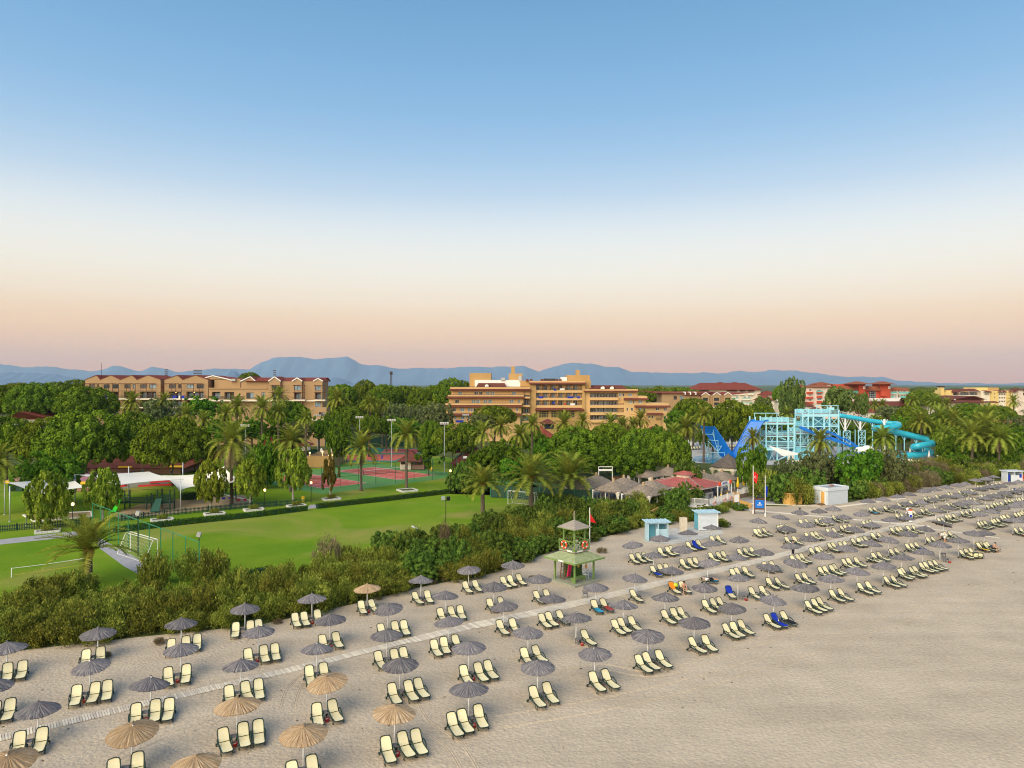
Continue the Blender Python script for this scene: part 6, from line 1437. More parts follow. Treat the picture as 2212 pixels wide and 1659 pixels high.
fs += [tuple(range(7,-1,-1)), tuple((len(pts)-1)*8+j for j in range(8))]
b.add(vs, fs); part('slide', b, M_LIME, t)
# swings
def swing(x, y, label, seatm):
    p = gp(x,y); t = thing('swing', label, 'swing', p, 0.5); H = 2.5
    for s in (-1,1):
        for dy in (-1,1): b = MB(); b.cyl((s*1.4,0,H),(s*1.55,dy*1.1,0),0.07,n=6); part('leg', b, M_DGREEN, t)
        b = MB(); b.box((s*1.4,0,H),(0.3,0.3,0.3)); part('joint', b, M_REDPT, t)
    b = MB(); b.cyl((-1.4,0,H),(1.4,0,H),0.06,n=6); part('crossbar', b, M_DGREEN, t)
    for s in (-0.55,0.55):
        c = MB(); c.cyl((s-0.2,0,H),(s-0.2,0,0.6),0.015,n=4); c.cyl((s+0.2,0,H),(s+0.2,0,0.6),0.015,n=4); part('chain', c, M_STEEL, t)
        b = MB(); b.lathe((s,0,0.5),[(0.1,-0.05),(0.28,0.0),(0.3,0.25),(0.24,0.25),(0.2,0.05)],10); part('seat', b, seatm, t)
swing(490,1084,'green swing with blue seats next to the shaggy palm', M_BLUET); swing(522,1088,'green swing with red joints at the right of the playground', M_REDPT)
b = MB(); b.slab([fp(250,1044,142),fp(362,1040,150),fp(362,1062,150),fp(250,1064,142)],0.4); tag(part('white_wall', b, M_STONE), 'low whitewashed wall behind the climbing frame', 'wall')
for x0,x1,y,dd in ((300,372,1050,141),(255,272,1052,140),(325,375,1042,147)):
    b = MB(); p = fp(x0,y,dd); q = fp(x1,y-3,dd-2); b.beam(p,q,0.5,0.35); tag(part('red_bench', b, M_REDPT), 'long red bench by the whitewashed wall, %s' % ('front one' if x0 == 300 else 'left short one' if x0 == 255 else 'back one'), 'bench')
# pink house with yellow roof edge
cv = V0(0,1300,2.304); K = Bld('pink_brown_house', 'pinkish brown house with yellow roof edges behind the sails', 166, cv, 620, 1620)
K.wall(640,1560,1030,1180,M_PINKW,0,10,[(700,760,1050,1110),(960,1090,1100,1125),(1465,1500,1072,1098),(1215,1240,1060,1085)],M_WHITE,bright=0.3); K.hip(600,1640,930,1040,-2.5,16,M_TILEB,ridge=20)
for x0,x1,y in ((600,790,1042),(950,1195,1085),(1080,1195,1022),(1500,1620,1018)): K.box('yellow_fascia',x0,x1,y,y+14,-2.8,0.3,M_YELLOW)
K.box('awning',940,1195,1072,1090,-4,2.5,M_PINKW); K.wall(820,870,1040,1180,M_PINKW,-2,1,name='pillar')
K2 = Bld('pink_kiosk', 'small kiosk with yellow edged pink roof behind the left sail', 140, cv, 90, 760); K2.hip(660,840,1095,1150,-2,6,mat('pink_roof',(0.26,0.12,0.16)),'roof'); K2.box('yellow_fascia',690,800,1155,1178,-2.2,0.2,M_YELLOW); K2.wall(690,790,1178,1260,M_PINKW,-1,4); K2.hip(85,240,1128,1150,-2,6,M_PINKW); K2.box('yellow_fascia',90,190,1148,1170,-2.2,0.2,M_YELLOW); K2.wall(100,220,1170,1300,M_DGREEN,-1,4)
# net fence with posts (left), goals
def net_fence(P, h, label, posts=10, m=M_GPAINT, net=True, cloth=None, rails=(1.0,), name='net_fence', step=0.6):
    t = thing(name, label, 'fence', P[0]); o = -P[0]
    for p, q in zip(P[:-1],P[1:]):
        for f in rails: b = MB(); b.cyl(p+Vector((0,0,h*f)),q+Vector((0,0,h*f)),0.045,n=6); part('rail', b, m, t, o)
        for i in range(posts+1):
            c = p.lerp(q,i/posts); b = MB(); b.cyl(c,c+Vector((0,0,h)),0.05,n=6); part('post', b, m, t, o)
        if net:
            w = MB(); L = (q-p).length; n = int(L/step)
            for i in range(n+1): c = p.lerp(q,i/n); w.beam(c,c+Vector((0,0,h)),0.006)
            for k in range(int(h/step)+1): z = Vector((0,0,k*step)); w.beam(p+z,q+z,0.006)
            x = part('mesh_net', w, m, t, o)
        if cloth: b = MB(); b.slab([p+Vector((0,0,0.1)),q+Vector((0,0,0.1)),q+Vector((0,0,h*cloth[0])),p+Vector((0,0,h*cloth[0]))],0.03); part('wind_screen', b, cloth[1], t, o)
    return t
net_fence([Vector((-59,100,0)),Vector((-33.2,75.5,0))], 4.2, 'tall green net fence running down to the tamarisks', 10)
def goal(p0, p1, h, depth, label):
    t = thing('football_goal', label, 'goal', p0); d = (p1-p0); L = d.length; d.normalize(); n = Vector((-d.y,d.x,0))*depth; o = -p0; up = Vector((0,0,h))
    for c in (p0,p1): b = MB(); b.cyl(c,c+up,0.05,n=8); part('post', b, M_WHITE, t, o)
    b = MB(); b.cyl(p0+up,p1+up,0.05,n=8); part('crossbar', b, M_WHITE, t, o)
    b = MB()
    for c in (p0,p1): b.cyl(c+up,c+up+n*0.35,0.035,n=6); b.cyl(c+up+n*0.35,c+n,0.035,n=6); b.cyl(c,c+n,0.035,n=6)
    b.cyl(p0+n,p1+n,0.035,n=6); b.cyl(p0+up+n*0.35,p1+up+n*0.35,0.03,n=6); part('back_frame', b, M_WHITE, t, o)
    w = MB(); k = int(L/0.35)
    for i in range(k+1): c = p0+d*(L*i/k); w.beam(c+up+n*0.35,c+n,0.007); w.beam(c+up,c+up+n*0.35,0.007)
    for i in range(8): f = i/7; w.beam((p0+up+n*0.35).lerp(p0+n,f),(p1+up+n*0.35).lerp(p1+n,f),0.007); w.beam((p0+up).lerp(p0,f),(p0+up+n*0.35).lerp(p0+n,f),0.007); w.beam((p1+up).lerp(p1,f),(p1+up+n*0.35).lerp(p1+n,f),0.007)
    part('net', w, M_NETW, t, o)
goal(Vector((-42.3,84.9,0)),Vector((-47.9,89.3,0)),2.44,1.6,'white football goal beside the green net fence')
goal(Vector((3.9,121.5,0)),Vector((-0.7,124.2,0)),2.35,-1.6,'white football goal at the right end of the lawn')
net_fence([Vector((-4,131.5,0)),Vector((14,124.5,0))], 3.0, 'dark screened fence behind the right goal and palms', 6, cloth=(0.8,M_DGREEN), net=False)
# volleyball tape
t = thing('lawn_net', 'low white lawn net at the left edge', 'net', gp(25,1248)); a = gp(25,1248); c = gp(190,1224)
b = MB(); b.cyl(a,a+Vector((0,0,1.05)),0.05,n=6); part('post', b, M_WHITE, t, -a); b = MB(); b.cyl(c,c+Vector((0,0,1.05)),0.05,n=6); part('post', b, M_WHITE, t, -a)
b = MB(); b.tube([(a.lerp(c,f))+Vector((0,0,1.0-0.25*f*(1-f))) for f in (0,0.25,0.5,0.75,1)],0.035,5); part('tape', b, M_WHITE, t, -a)
b = MB(); b.tube([(a.lerp(c,f))+Vector((0,0,0.25)) for f in (0,0.5,1)],0.012,4); part('bottom_cord', b, M_YELLOW, t, -a)
# tennis courts
ca = Vector((-0.735,0.678,0)); cb = Vector((0.69,0.724,0))
def court(c, L, Wd, label, lines=True):
    c = Vector((c[0],c[1],0)); q = lambda u,v: tuple((c+ca*u+cb*v)[:2]); o = poly_sheet('court_surface', [q(-L/2,-Wd/2),q(-L/2,Wd/2),q(L/2,Wd/2),q(L/2,-Wd/2)], 0.020, M_COURTR)
    b = MB()
    def ln(u0,v0,u1,v1): 
        p = c+ca*u0+cb*v0; r = c+ca*u1+cb*v1; b.beam(p+Vector((0,0,0.023)),r+Vector((0,0,0.023)),0.09,0.004)
    for v in (-Wd/2+0.1,-4.1,4.1,Wd/2-0.1): ln(-L/2+0.1,v,L/2-0.1,v)
    for u in (-L/2+0.1,-6.4,6.4,L/2-0.1): ln(u,-4.1 if abs(u) < 8 else -Wd/2+0.1,u,4.1 if abs(u) < 8 else Wd/2-0.1)
    ln(-6.4,0,6.4,0); tag(part('court_lines', b, M_WHITE), kind='structure')
    t = thing('tennis_net', label, 'tennis net', c)
    for v in (-6,6): b = MB(); b.cyl(cb*v,cb*v+Vector((0,0,1.07)),0.06,n=6); part('post', b, M_DGREEN, t)
    b = MB(); b.beam(cb*-6+Vector((0,0,1.0)),cb*6+Vector((0,0,1.0)),0.04,0.10); part('band', b, M_WHITE, t)
    w = MB()
    for i in range(40): w.beam(cb*(-6+12*i/39)+Vector((0,0,0.02)),cb*(-6+12*i/39)+Vector((0,0,0.95)),0.015)
    for k in range(6): w.beam(cb*-6+Vector((0,0,0.1+k*0.15)),cb*6+Vector((0,0,0.1+k*0.15)),0.015)
    part('mesh', w, M_DGREEN, t)
q = lambda u,v: tuple((Vector((-36.5,161.5,0))+ca*u+cb*v)[:2])
poly_sheet('court_turf', [q(-18,-19),q(-18,20),q(18,20),q(18,-19)], 0.014, M_COURTG)
court((-30,167.7), 23.8, 11.0, 'tennis net across the right red court'); court((-43.2,155.0), 23.8, 11.0, 'tennis net across the left red court')
poly_sheet('court_turf', [(-49,192),(-29,192),(-27,232),(-56,232)], 0.012, M_TEAL)
poly_sheet('court_surface', [(-47,195),(-32,195),(-31,212),(-50,212)], 0.018, M_COURTR); poly_sheet('court_surface', [(-40,216),(-28.5,216),(-28.5,230),(-41,230)], 0.018, M_COURTR)
P = [gp(622,1063),gp(653,1060),gp(812,1047),gp(972,1034)]
net_fence(P[1:], 4.4, 'tall green mesh fence along the near side of the tennis courts', 4, m=mat('court_fence_green',(0.02,0.12,0.09),rough=0.5), step=0.6, rails=(1.0,0.5))
net_fence([gp(972,1034),gp(1012,1012)], 4.4, 'green mesh fence at the right end of the courts', 3, m=mat('court_fence_green',(0,0,0)), step=0.6)
net_fence([gp(740,1003),gp(880,1008),gp(935,1012)], 3.6, 'green mesh fence between the near and far courts', 4, m=mat('court_fence_green',(0,0,0)), step=0.6)
net_fence([Vector((-62,236,0)),Vector((-30,240,0))], 4.0, 'dark green wind screen behind the far courts', 8, m=mat('court_fence_green',(0,0,0)), net=False, cloth=(0.9,M_DGREEN))
net_fence([Vector((-70,200,0)),Vector((-52,190,0))], 4.0, 'dark green wind screen left of the far courts', 5, m=mat('court_fence_green',(0,0,0)), net=False, cloth=(0.9,M_DGREEN))
cv = V0(960,1300,2.304)
Hh = Bld('tennis_hut', 'small beige hut with a brown pitched roof by the court', 174, cv, 1235, 1450); Hh.hip(1228,1440,905,985,-2,7,M_TILEB); Hh.wall(1248,1340,985,1062,M_CREAMW,-0.5,5,[(1255,1300,985+6,1018)],M_BROWN,bright=0.1); Hh.wall(1340,1452,1000,1062,M_PINKW,0,4,[(1352,1440,1000+4,1022)],M_BROWN,bright=0.1)
Mr = Bld('maroon_pavilion', 'maroon pavilion with two pointed roofs at the end of the courts', 176, V0(1600,1300,2.304), 225, 465)
Mr.hip(222,352,864,908,-2,6,M_MAROON,ridge=0.05); Mr.hip(382,468,872,920,-1,6,M_MAROON,ridge=0.05); Mr.hip(215,470,905,1000,-4,12,M_MAROON,ridge=3); Mr.wall(240,460,985,1045,M_WOODB,-2,7,[(300,330,1000,1040),(395,450,990,1040)],M_BROWN,bright=0.0); Mr.box('roof_unit',348,372,872,896,0,1,M_STEEL); Mr.box('air_unit',325,365,935,952,-4.3,0.8,M_WHITE)
Te = Bld('terrace_restaurant', 'restaurant terrace with an ochre wall and wide red roof', 178, cv, 0, 660); Te.hip(-75,262,785,875,4,14,M_TILE,ridge=7); Te.wall(-60,245,868,1000,M_CREAMW,6,9,[(-40,20,890,930),(60,120,890,930)],M_BROWN); Te.wall(345,420,850,910,M_WHITE,3,2); Te.hip(320,440,830,862,2,5,M_TILE)
Te.wall(428,662,948,1054,M_OCHRE,0,16,name='terrace_wall')
for x in (480,545,590): Te.railing(430,660,930,948,0.2) if x == 480 else None
for x,yt,yb in ((538,885,945),(632,870,940)):
    b = MB(); h = Te.Z(yt)-Te.Z(yb); b.lathe((0,0,0),[(0.05,0.5),(0.35,0.7),(0.30,1.4),(0.12,h*0.9),(0.02,h)],10); b.cyl((0,0,0),(0,0,0.6),0.04,n=6)
    tag(part('closed_parasol', b, M_WHITE, None, (Te.X(x),Te.d+3,Te.Z(yb)), True), 'closed white parasol on the ochre terrace, %s' % ('left' if x == 538 else 'right'), 'parasol')
for x,y in ((335,890),(460,922),(570,912),(625,945),(425,968),(535,962),(655,940)):
    b = MB(); b.lathe((0,0,0),[(0.02,-0.2),(0.2,-0.1),(0.2,0.12),(0.02,0.25)],8); b.cyl((0,0,-1.4),(0,0,-0.2),0.04,n=5); o = part('terrace_lamp', b, M_LAMPG, None, (Te.X(x),Te.d+0.5,Te.Z(y))); tag(o, 'lit amber lamp on the ochre terrace wall, %s from the left' % ORD[[335,425,460,535,570,625,655].index(x)], 'lamp')
# flood light masts, park lamps
def mast(x, yt, yb, label, d=None, heads=2):
    d = d or CAM_H*1536/(yb-830); p = fp(x,yb,d); h = fp(x,yt,d).z; t = thing('floodlight_mast', label, 'floodlight', (p.x,d,0)); b = MB(); b.cyl((0,0,0),(0,0,h),0.14,0.07,n=8); part('mast', b, M_STEEL, t)
    b = MB(); b.box((0,0,h),(1.9,0.1,0.1)); part('crossarm', b, M_STEEL, t)
    for k in range(4):
        b = MB(); b.box(((k-1.5)*0.55,-0.2,h+0.12),(0.45,0.25,0.5),rot=Matrix.Rotation(0.5,3,'X')); part('lamp_head', b, M_STONE, t)
mast(686.5,899,0,'floodlight mast left of the parasol terrace',228); mast(777,903,0,'floodlight mast behind the left slim palm',196); mast(846,909,1009,'floodlight mast between the two slim palms'); mast(912,896,0,'floodlight mast far behind the courts',238); mast(960,916,1021,'floodlight mast at the right end of the courts'); mast(1006,898,0,'floodlight mast in front of the orange hotel',236); mast(530,921,0,'floodlight mast by the terrace restaurant roof',168)
def lamp(x, yt, yb, label, kind='lantern'):
    d = CAM_H*1536/(yb-830); p = fp(x,yb,d); h = fp(x,yt,d).z; t = thing('park_lamp', label, 'lamp', (p.x,d,0)); b = MB(); b.cyl((0,0,0),(0,0,h),0.06,0.05,n=6); part('post', b, M_BLACK, t)
    if kind == 'lantern': b = MB(); b.lathe((0,0,h),[(0.1,0),(0.2,0.12),(0.2,0.36),(0.05,0.46)],8); part('lantern', b, M_LAMPG, t)
    elif kind == 'twin':
        for s in (-0.38,0.38): b = MB(); b.box((s,0,h+0.2),(0.55,0.3,0.5),rot=Matrix.Rotation(0.3,3,'X')); part('lamp_head', b, M_STEEL if s < 0 else M_BLACK, t)
        b = MB(); b.box((0,0,h-0.1),(1.2,0.08,0.08)); part('crossarm', b, M_BLACK, t)
    elif kind == 'panel': b = MB(); b.box((0.1,0,h+0.15),(0.95,0.45,0.09),rot=Matrix.Rotation(0.5,3,'Y')); part('panel_head', b, M_WHITE, t)
    else: b = MB(); b.box((0,0,h+0.15),(0.45,0.35,0.5),rot=Matrix.Rotation(0.3,3,'Y')); part('lamp_head', b, M_ROOFMETAL, t)
lamp(157,1093,1147,'lit lantern post behind the near left palm'); lamp(572,1062,1097,'lit lantern post left of the hedge gap'); lamp(672,1046,1086,'thin lamp post beside the yellow bin'); lamp(973,1020,1067,'lamp post at the right end of the hedge')
lamp(963,1080,1132,'twin floodlight on a pole above the tamarisks','twin'); lamp(895,1143,1196,'white panel lamp at the lawn edge','panel'); lamp(298,1112,1203,'grey floodlight on the net fence','head'); lamp(430,1158,1212,'grey floodlight at the end of the net fence','head')
for x,y,lab in ((655,1085,'yellow and green litter bin at the hedge gap'),(933,1019,'yellow and green litter bin inside the court fence')):
    t = thing('litter_bin', lab, 'bin', gp(x,y)); b = MB(); b.lathe((0,0,0),[(0.28,0),(0.32,0.4),(0.33,0.75),(0.3,0.8)],10); part('body', b, M_YELLOW, t, None, True); b = MB(); b.lathe((0,0,0.8),[(0.36,0),(0.3,0.16),(0.12,0.3),(0.02,0.32)],10); part('lid', b, M_YELLOW, t, None, True); b = MB(); b.lathe((0,0,0.3),[(0.335,0),(0.345,0.2)],10,False); part('green_band', b, M_GPAINT, t)
# far masts
def lattice(x, yt, d, label, w=1.2):
    top = fp(x,yt,d); t = thing('lattice_mast', label, 'mast', (top.x,d,0)); b = MB()
    for s in (-1,1):
        for u in (-1,1): b.beam((s*w,u*w,0),(s*0.3,u*0.3,top.z),0.22)
    n = 12
    for k in range(n):
        z0 = top.z*k/n; z1 = top.z*(k+1)/n; a = w+(0.3-w)*k/n; c = w+(0.3-w)*(k+1)/n; b.beam((-a,-a,z0),(c,-c,z1),0.14); b.beam((a,-a,z0),(-c,-c,z1),0.14)
    part('lattice', b, M_RAIL, t); q = MB(); q.box((0,0,top.z*0.97),(2.0,0.6,2.5)); part('antennas', q, M_RAIL, t)
lattice(845,804,520,'thin lattice radio mast above the wood')
def stad(x, yt, d, label, ang):
    top = fp(x,yt,d); t = thing('stadium_light', label, 'floodlight', (top.x,d,0)); b = MB(); b.cyl((0,0,0),(ang,0,top.z-2),0.5,0.3,n=6); part('mast', b, M_RAIL, t); q = MB()
    for k in range(4): q.box((ang,0,top.z-2+k*1.4),(7.0 if ang == 0 else 2.2,0.4,0.6))
    part('lamp_rack', q, M_RAIL, t)
stad(355,805,560,'leaning stadium light above the gabled hotel roof',1.5); stad(427,806,600,'wide stadium light rack above the gabled hotel',0.0); stad(590,807,560,'small stadium light right of the rooftop tree',1.2); 
b = MB(); p = fp(219,785,262); b.cyl((p.x,262,15),(p.x,262,p.z),0.07,n=5); tag(part('antenna', b, M_RAIL), 'thin antenna on the left end of the gabled hotel', 'antenna')
for k,(x,y) in enumerate(((148,735),(753,780),(776,785),(768,790),(770,796),(1068,771),(1370,811),(1454,800),(1408,788))):
    p = fp(x,y,120); b = MB(); b.add([(0,0,0),(-0.32,0.05,0.12),(-0.1,0,0.04),(0.32,0.05,0.12),(0.1,0,0.04),(0,0.16,0),(0,-0.16,0.0)],[(0,2,1),(0,3,4),(5,2,6),(5,6,4)]); tag(part('bird', b, M_BLACK, None, p), 'small dark bird in flight, %s from the left' % ORD[[148,753,768,770,776,1068,1370,1408,1454].index(x)], 'bird')
# ------------------------------------------------------------------ aqua park
M_AQ = mat('pale_aqua_steel', (0.37,0.72,0.82), rough=0.5, var=0.06)
M_AQ2 = mat('aqua_panel', (0.22,0.60,0.72), rough=0.5, var=0.1)
M_BSLIDE = mat('blue_slide', (0.008,0.17,0.64), rough=0.22, var=0.12, scale=0.6, spec=0.5)
M_TSLIDE = mat('turquoise_slide', (0.035,0.42,0.56), rough=0.25, var=0.1, scale=0.5, spec=0.5)
M_DECKR = mat('red_deck', (0.42,0.13,0.16), rough=0.8, var=0.1)
M_WATER = mat('pool_water', (0.015,0.22,0.46), rough=0.18, scale=0.3, col2=(0.05,0.38,0.60), bump=0.5, bscale=3, spec=0.25)
M_DECK = mat('pool_paving', (0.46,0.46,0.47), rough=0.85, var=0.08, scale=0.6)
poly_sheet('pool_deck', vpoly([(1440,968),(1470,955),(1640,955),(1960,975),(2080,995),(2060,1022),(1930,1012),(1600,1003),(1480,1000)]), 0.006, M_DECK)
poly_sheet('pool_water', vpoly([(1496,996),(1500,987),(1530,983),(1545,976),(1600,972),(1640,975),(1640,990),(1600,999),(1540,1002)]), 0.03, M_WATER)
poly_sheet('pool_water', vpoly([(1985,1015),(2040,1012),(2060,1020),(2000,1023)]), 0.03, M_WATER)
poly_sheet('path', vpoly([(1570,1092),(1600,1075),(1640,1062),(1690,1066),(1690,1086),(1620,1096)]), 0.012, M_PATH)
class Fr(Bld):
    """open steel frame work, coordinates in crop px"""
    def post(s, x, yt, yb, dy, w=0.36, m=M_AQ):
        b = MB(); b.b(s.X(x)-w/2,s.X(x)+w/2,s.d+dy-w/2,s.d+dy+w/2,s.Z(yb) if yb else 0,s.Z(yt)); s.put('post', b, m)
    def deck(s, x0, x1, y, d0, d1, th=0.35, m=M_AQ, top=None):
        b = MB(); b.b(s.X(x0),s.X(x1),s.d+d0,s.d+d1,s.Z(y)-th,s.Z(y)); s.put('deck', b, m)
        if top: b = MB(); b.b(s.X(x0)+0.1,s.X(x1)-0.1,s.d+d0+0.1,s.d+d1-0.1,s.Z(y)+0.005,s.Z(y)+0.03); s.put('deck_mat', b, top)
    def rail(s, x0, x1, y, h, dy):
        b = MB(); X0,X1,Z = s.X(x0),s.X(x1),s.Z(y); Y = s.d+dy
        for k in (0.5,1.0): b.b(X0,X1,Y-0.04,Y+0.04,Z+h*k-0.04,Z+h*k+0.04)
        n = int((X1-X0)/0.3)
        for i in range(n+1): x = X0+(X1-X0)*i/max(1,n); b.b(x-0.025,x+0.025,Y-0.02,Y+0.02,Z,Z+h)
        s.put('guard_rail', b, M_AQ)
    def brace(s, x0, y0, x1, y1, dy, w=0.12, m=M_AQ):
        b = MB(); b.beam((s.X(x0),s.d+dy,s.Z(y0)),(s.X(x1),s.d+dy,s.Z(y1)),w); s.put('brace', b, m)
    def xb(s, x0, x1, y0, y1, dy): s.brace(x0,y0,x1,y1,dy); s.brace(x1,y0,x0,y1,dy+0.13)
    def stair(s, x0, y0, x1, y1, dy, w=1.1):
        n = 10; b = MB(); p = Vector((s.X(x0),s.d+dy,s.Z(y0))); q = Vector((s.X(x1),s.d+dy,s.Z(y1)))
        for u in (0,w): b.beam(p+Vector((0,u,0)),q+Vector((0,u,0)),0.1,0.3); b.beam(p+Vector((0,u,0.95)),q+Vector((0,u,0.95)),0.06)
        s.put('stair_stringer', b, M_AQ); b = MB()
        for i in range(n): c = p.lerp(q,(i+0.5)/n); b.box((c.x,c.y+w/2,c.z+0.1),(0.34,w-0.1,0.06))
        s.put('stair_treads', b, M_DECKR)
T1 = Fr('slide_tower', 'pale turquoise slide tower with three storeys and zigzag stairs', 195, V0(2600,1500,4.424), 1020, 1680, 'slide tower')
for x,yt in ((1025,285),(1205,285),(1390,290),(1570,290),(1670,305)):
    for dy in (0,4.5): T1.post(x,yt,None,dy)
for y,h in ((385,1.35),(600,1.0),(690,0),(790,1.0)): T1.deck(1020 if y == 385 else 1195,1680,y,-0.2,4.8,0.42 if y == 385 else 0.25,top=M_DECKR if y != 690 else None); (T1.rail(1205,1680,y,h,-0.2) if h else None); (T1.rail(1205,1680,y,h,4.7) if h else None)
T1.deck(1015,1400,802,-1.5,6,0.5,M_AQ)
for x0,x1 in ((1205,1390),(1390,1570),(1570,1670)):
    for y0,y1 in ((430,570),(610,780),(820,1000)): T1.xb(x0+60 if x1-x0 > 150 else x0,x1-50 if x1-x0 > 150 else x1,y0,y1,0.0 if x0 != 1390 else 4.5)
T1.xb(1025,1205,430,600,4.4); T1.xb(1040,1205,620,790,0)
for x in (1020,1205,1390): T1.post(x,222,290,0.2,0.14)
b = MB(); b.b(T1.X(1008),T1.X(1432),T1.d+0.1,T1.d+0.3,T1.Z(228),T1.Z(218)); T1.put('gantry', b, M_AQ)
T1.stair(1250,520,1380,570,0.4); T1.stair(1410,615,1540,665,0.4); T1.stair(1400,505,1540,430,2.4); T1.stair(1400,750,1540,690,2.4); T1.stair(1400,1010,1560,930,0.5)
for x0,x1,y0,y1 in ((1215,1380,830,1010),(1580,1660,700,780),(1400,1560,700,785),(1215,1380,690,780)): b = MB(); b.b(T1.X(x0),T1.X(x1),T1.d+4.9,T1.d+5.0,T1.Z(y1),T1.Z(y0)); T1.put('back_panel', b, M_AQ2)
b = MB(); b.b(T1.X(1690),T1.X(1790),T1.d+1,T1.d+4,0,T1.Z(800)); T1.put('plinth', b, M_AQ2)
L1 = Fr('slide_landing', 'lower turquoise landing between the two slide towers', 198, V0(2600,1500,4.424), 1680, 2010, 'slide tower')
for x in (1690,1775,1900,1985):
    for dy in (0,4): L1.post(x,480 if x < 1900 else 560,None,dy,0.3)
L1.deck(1680,2010,548,-0.2,4.6,0.4,top=M_DECKR); L1.rail(1680,1860,548,1.1,-0.1); L1.deck(1680,2010,770,-0.2,4.6,0.3,top=M_DECKR); L1.rail(1680,2000,770,1.0,-0.1); L1.xb(1690,1775,600,760,0); L1.xb(1790,1890,600,760,0); L1.xb(1900,1985,600,760,0)
b = MB(); b.b(L1.X(1800),L1.X(2010),L1.d+0.5,L1.d+4,0,L1.Z(800)); L1.put('plinth', b, M_AQ2); b = MB(); b.b(L1.X(1700),L1.X(1810),L1.d,L1.d+0.3,L1.Z(402),L1.Z(396)); b.b(L1.X(1775)-0.07,L1.X(1775)+0.07,L1.d+0.1,L1.d+0.25,L1.Z(550),L1.Z(400)); L1.put('gantry', b, M_AQ)
T2 = Fr('tall_slide_tower', 'taller turquoise slide tower with a gantry, start of the long chute', 200, V0(3000,1480,3.95), 30, 590, 'slide tower')
for x,yt in ((38,225),(120,220),(195,225),(355,290),(435,215),(570,225)):
    for dy in (0,5): T2.post(x,yt,None,dy)
T2.deck(30,580,292,-0.2,5.3,0.7,top=M_DECKR); T2.rail(40,440,292,1.25,-0.2); T2.rail(440,570,292,1.25,-0.2); T2.rail(40,570,292,1.25,5.2); T2.deck(30,580,470,-0.2,5.3,0.25); T2.rail(440,570,475,0.6,-0.2); T2.deck(180,580,590,0,5,0.25)
for x0,x1 in ((45,115),(200,350),(365,430),(450,560)):
    for y0,y1 in ((345,460),(480,600),(620,780)): T2.xb(x0,x1,y0,y1,0)
for x in (255,410,570): T2.post(x,165,230,0.3,0.16)
b = MB(); b.b(T2.X(250),T2.X(576),T2.d+0.2,T2.d+0.4,T2.Z(172),T2.Z(163)); T2.put('gantry', b, M_AQ); b = MB(); b.b(T2.X(433),T2.X(520),T2.d+0.5,T2.d+1.2,T2.Z(235),T2.Z(192)); T2.put('chute_gate', b, M_AQ)
for F_,x0,x1,y,dy in ((T1,1210,1660,385,4.6),(T1,1210,1660,600,4.6),(T1,1210,1660,790,4.6),(T2,45,565,292,5.1),(T2,45,565,470,5.1),(T2,200,565,590,4.9),(L1,1690,2000,548,4.5),(L1,1690,2000,770,4.5)):
    b = MB(); b.b(F_.X(x0),F_.X(x1),F_.d+dy,F_.d+dy+0.05,F_.Z(y),F_.Z(y)+1.25); F_.put('back_guard_panel', b, M_AQ2)
for y0,y1 in ((620,800),(345,465)): b = MB(); b.b(T2.X(360),T2.X(430),T2.d+4.6,T2.d+4.7,T2.Z(y1),T2.Z(y0)); T2.put('back_panel', b, M_AQ2)
T2.stair(110,310,300,410,0.6); T2.stair(130,240,190,292,2.0)
# ribbons
def ribbon(name, pts, wvec, m, label, lip=0.35, lanes=1, rib=None, cat='water slide'):
    """swept slide: pts world centres, half width vector, raised lips"""
    n = len(pts)*6; P=[]
    for i in range(n+1):
        f = i/n*(len(pts)-1); k = min(int(f),len(pts)-2); u = f-k; p0,p1,p2,p3 = (pts[max(0,k-1)],pts[k],pts[k+1],pts[min(len(pts)-1,k+2)])
        P.append(0.5*((2*p1)+(p2-p0)*u+(2*p0-5*p1+4*p2-p3)*u*u+(3*p1-p0-3*p2+p3)*u**3))
    prof = [(-1.06,lip),(-1.0,lip),(-0.96,0.0)]
    for l in range(1,lanes): a = -1+2*l/lanes; prof += [(a-0.05,0.0),(a,0.16),(a+0.05,0.0)]
    prof += [(0.96,0.0),(1.0,lip),(1.06,lip),(1.06,-0.18),(-1.06,-0.18)]; k = len(prof); vs=[]
    for i,p in enumerate(P):
        t = (P[min(i+1,n)]-P[max(i-1,0)]).normalized(); nn = wvec.cross(t).normalized()
        if nn.z < 0 and name != 'x': nn = -nn
        for a,h in prof: vs.append(p+wvec*a+nn*h)
    fs = [(i*k+j,i*k+(j+1)%k,(i+1)*k+(j+1)%k,(i+1)*k+j) for i in range(n) for j in range(k)] + [tuple(range(k-1,-1,-1)),tuple(n*k+j for j in range(k))]
    b = MB(); b.add(vs,fs); t = thing(name, label, cat, (P[0].x,P[0].y,0)); part('chute', b, m, t, -t.location)
    return t, P
c4 = lambda x,y,d=195: Vector(((T1.cv[0]+x*T1.cv[2]-1106)*d/1536, d, CAM_H-(T1.cv[1]+y*T1.cv[2]-830)*d/1536))
c5 = lambda x,y,d=200: Vector(((T2.cv[0]+x*T2.cv[2]-1106)*d/1536, d, CAM_H-(T2.cv[1]+y*T2.cv[2]-830)*d/1536))
w = Vector((1.45,-1.1,0))
t,_ = ribbon('steep_slide', [c4(1130,345,193),c4(1060,360,193),c4(985,470,193),c4(900,640,193),c4(810,800,193),c4(720,920,193),c4(640,968,193)], w, M_BSLIDE, 'steep blue slide dropping from the first tower', 0.3)
t,P = ribbon('ramp_slide', [c4(232,440,193),c4(290,520,193),c4(380,650,193),c4(470,790,193),c4(540,900,193),c4(600,955,193),c4(650,968,193)], w, M_BSLIDE, 'tall blue half pipe ramp standing in the pool', 0.3)
b = MB()
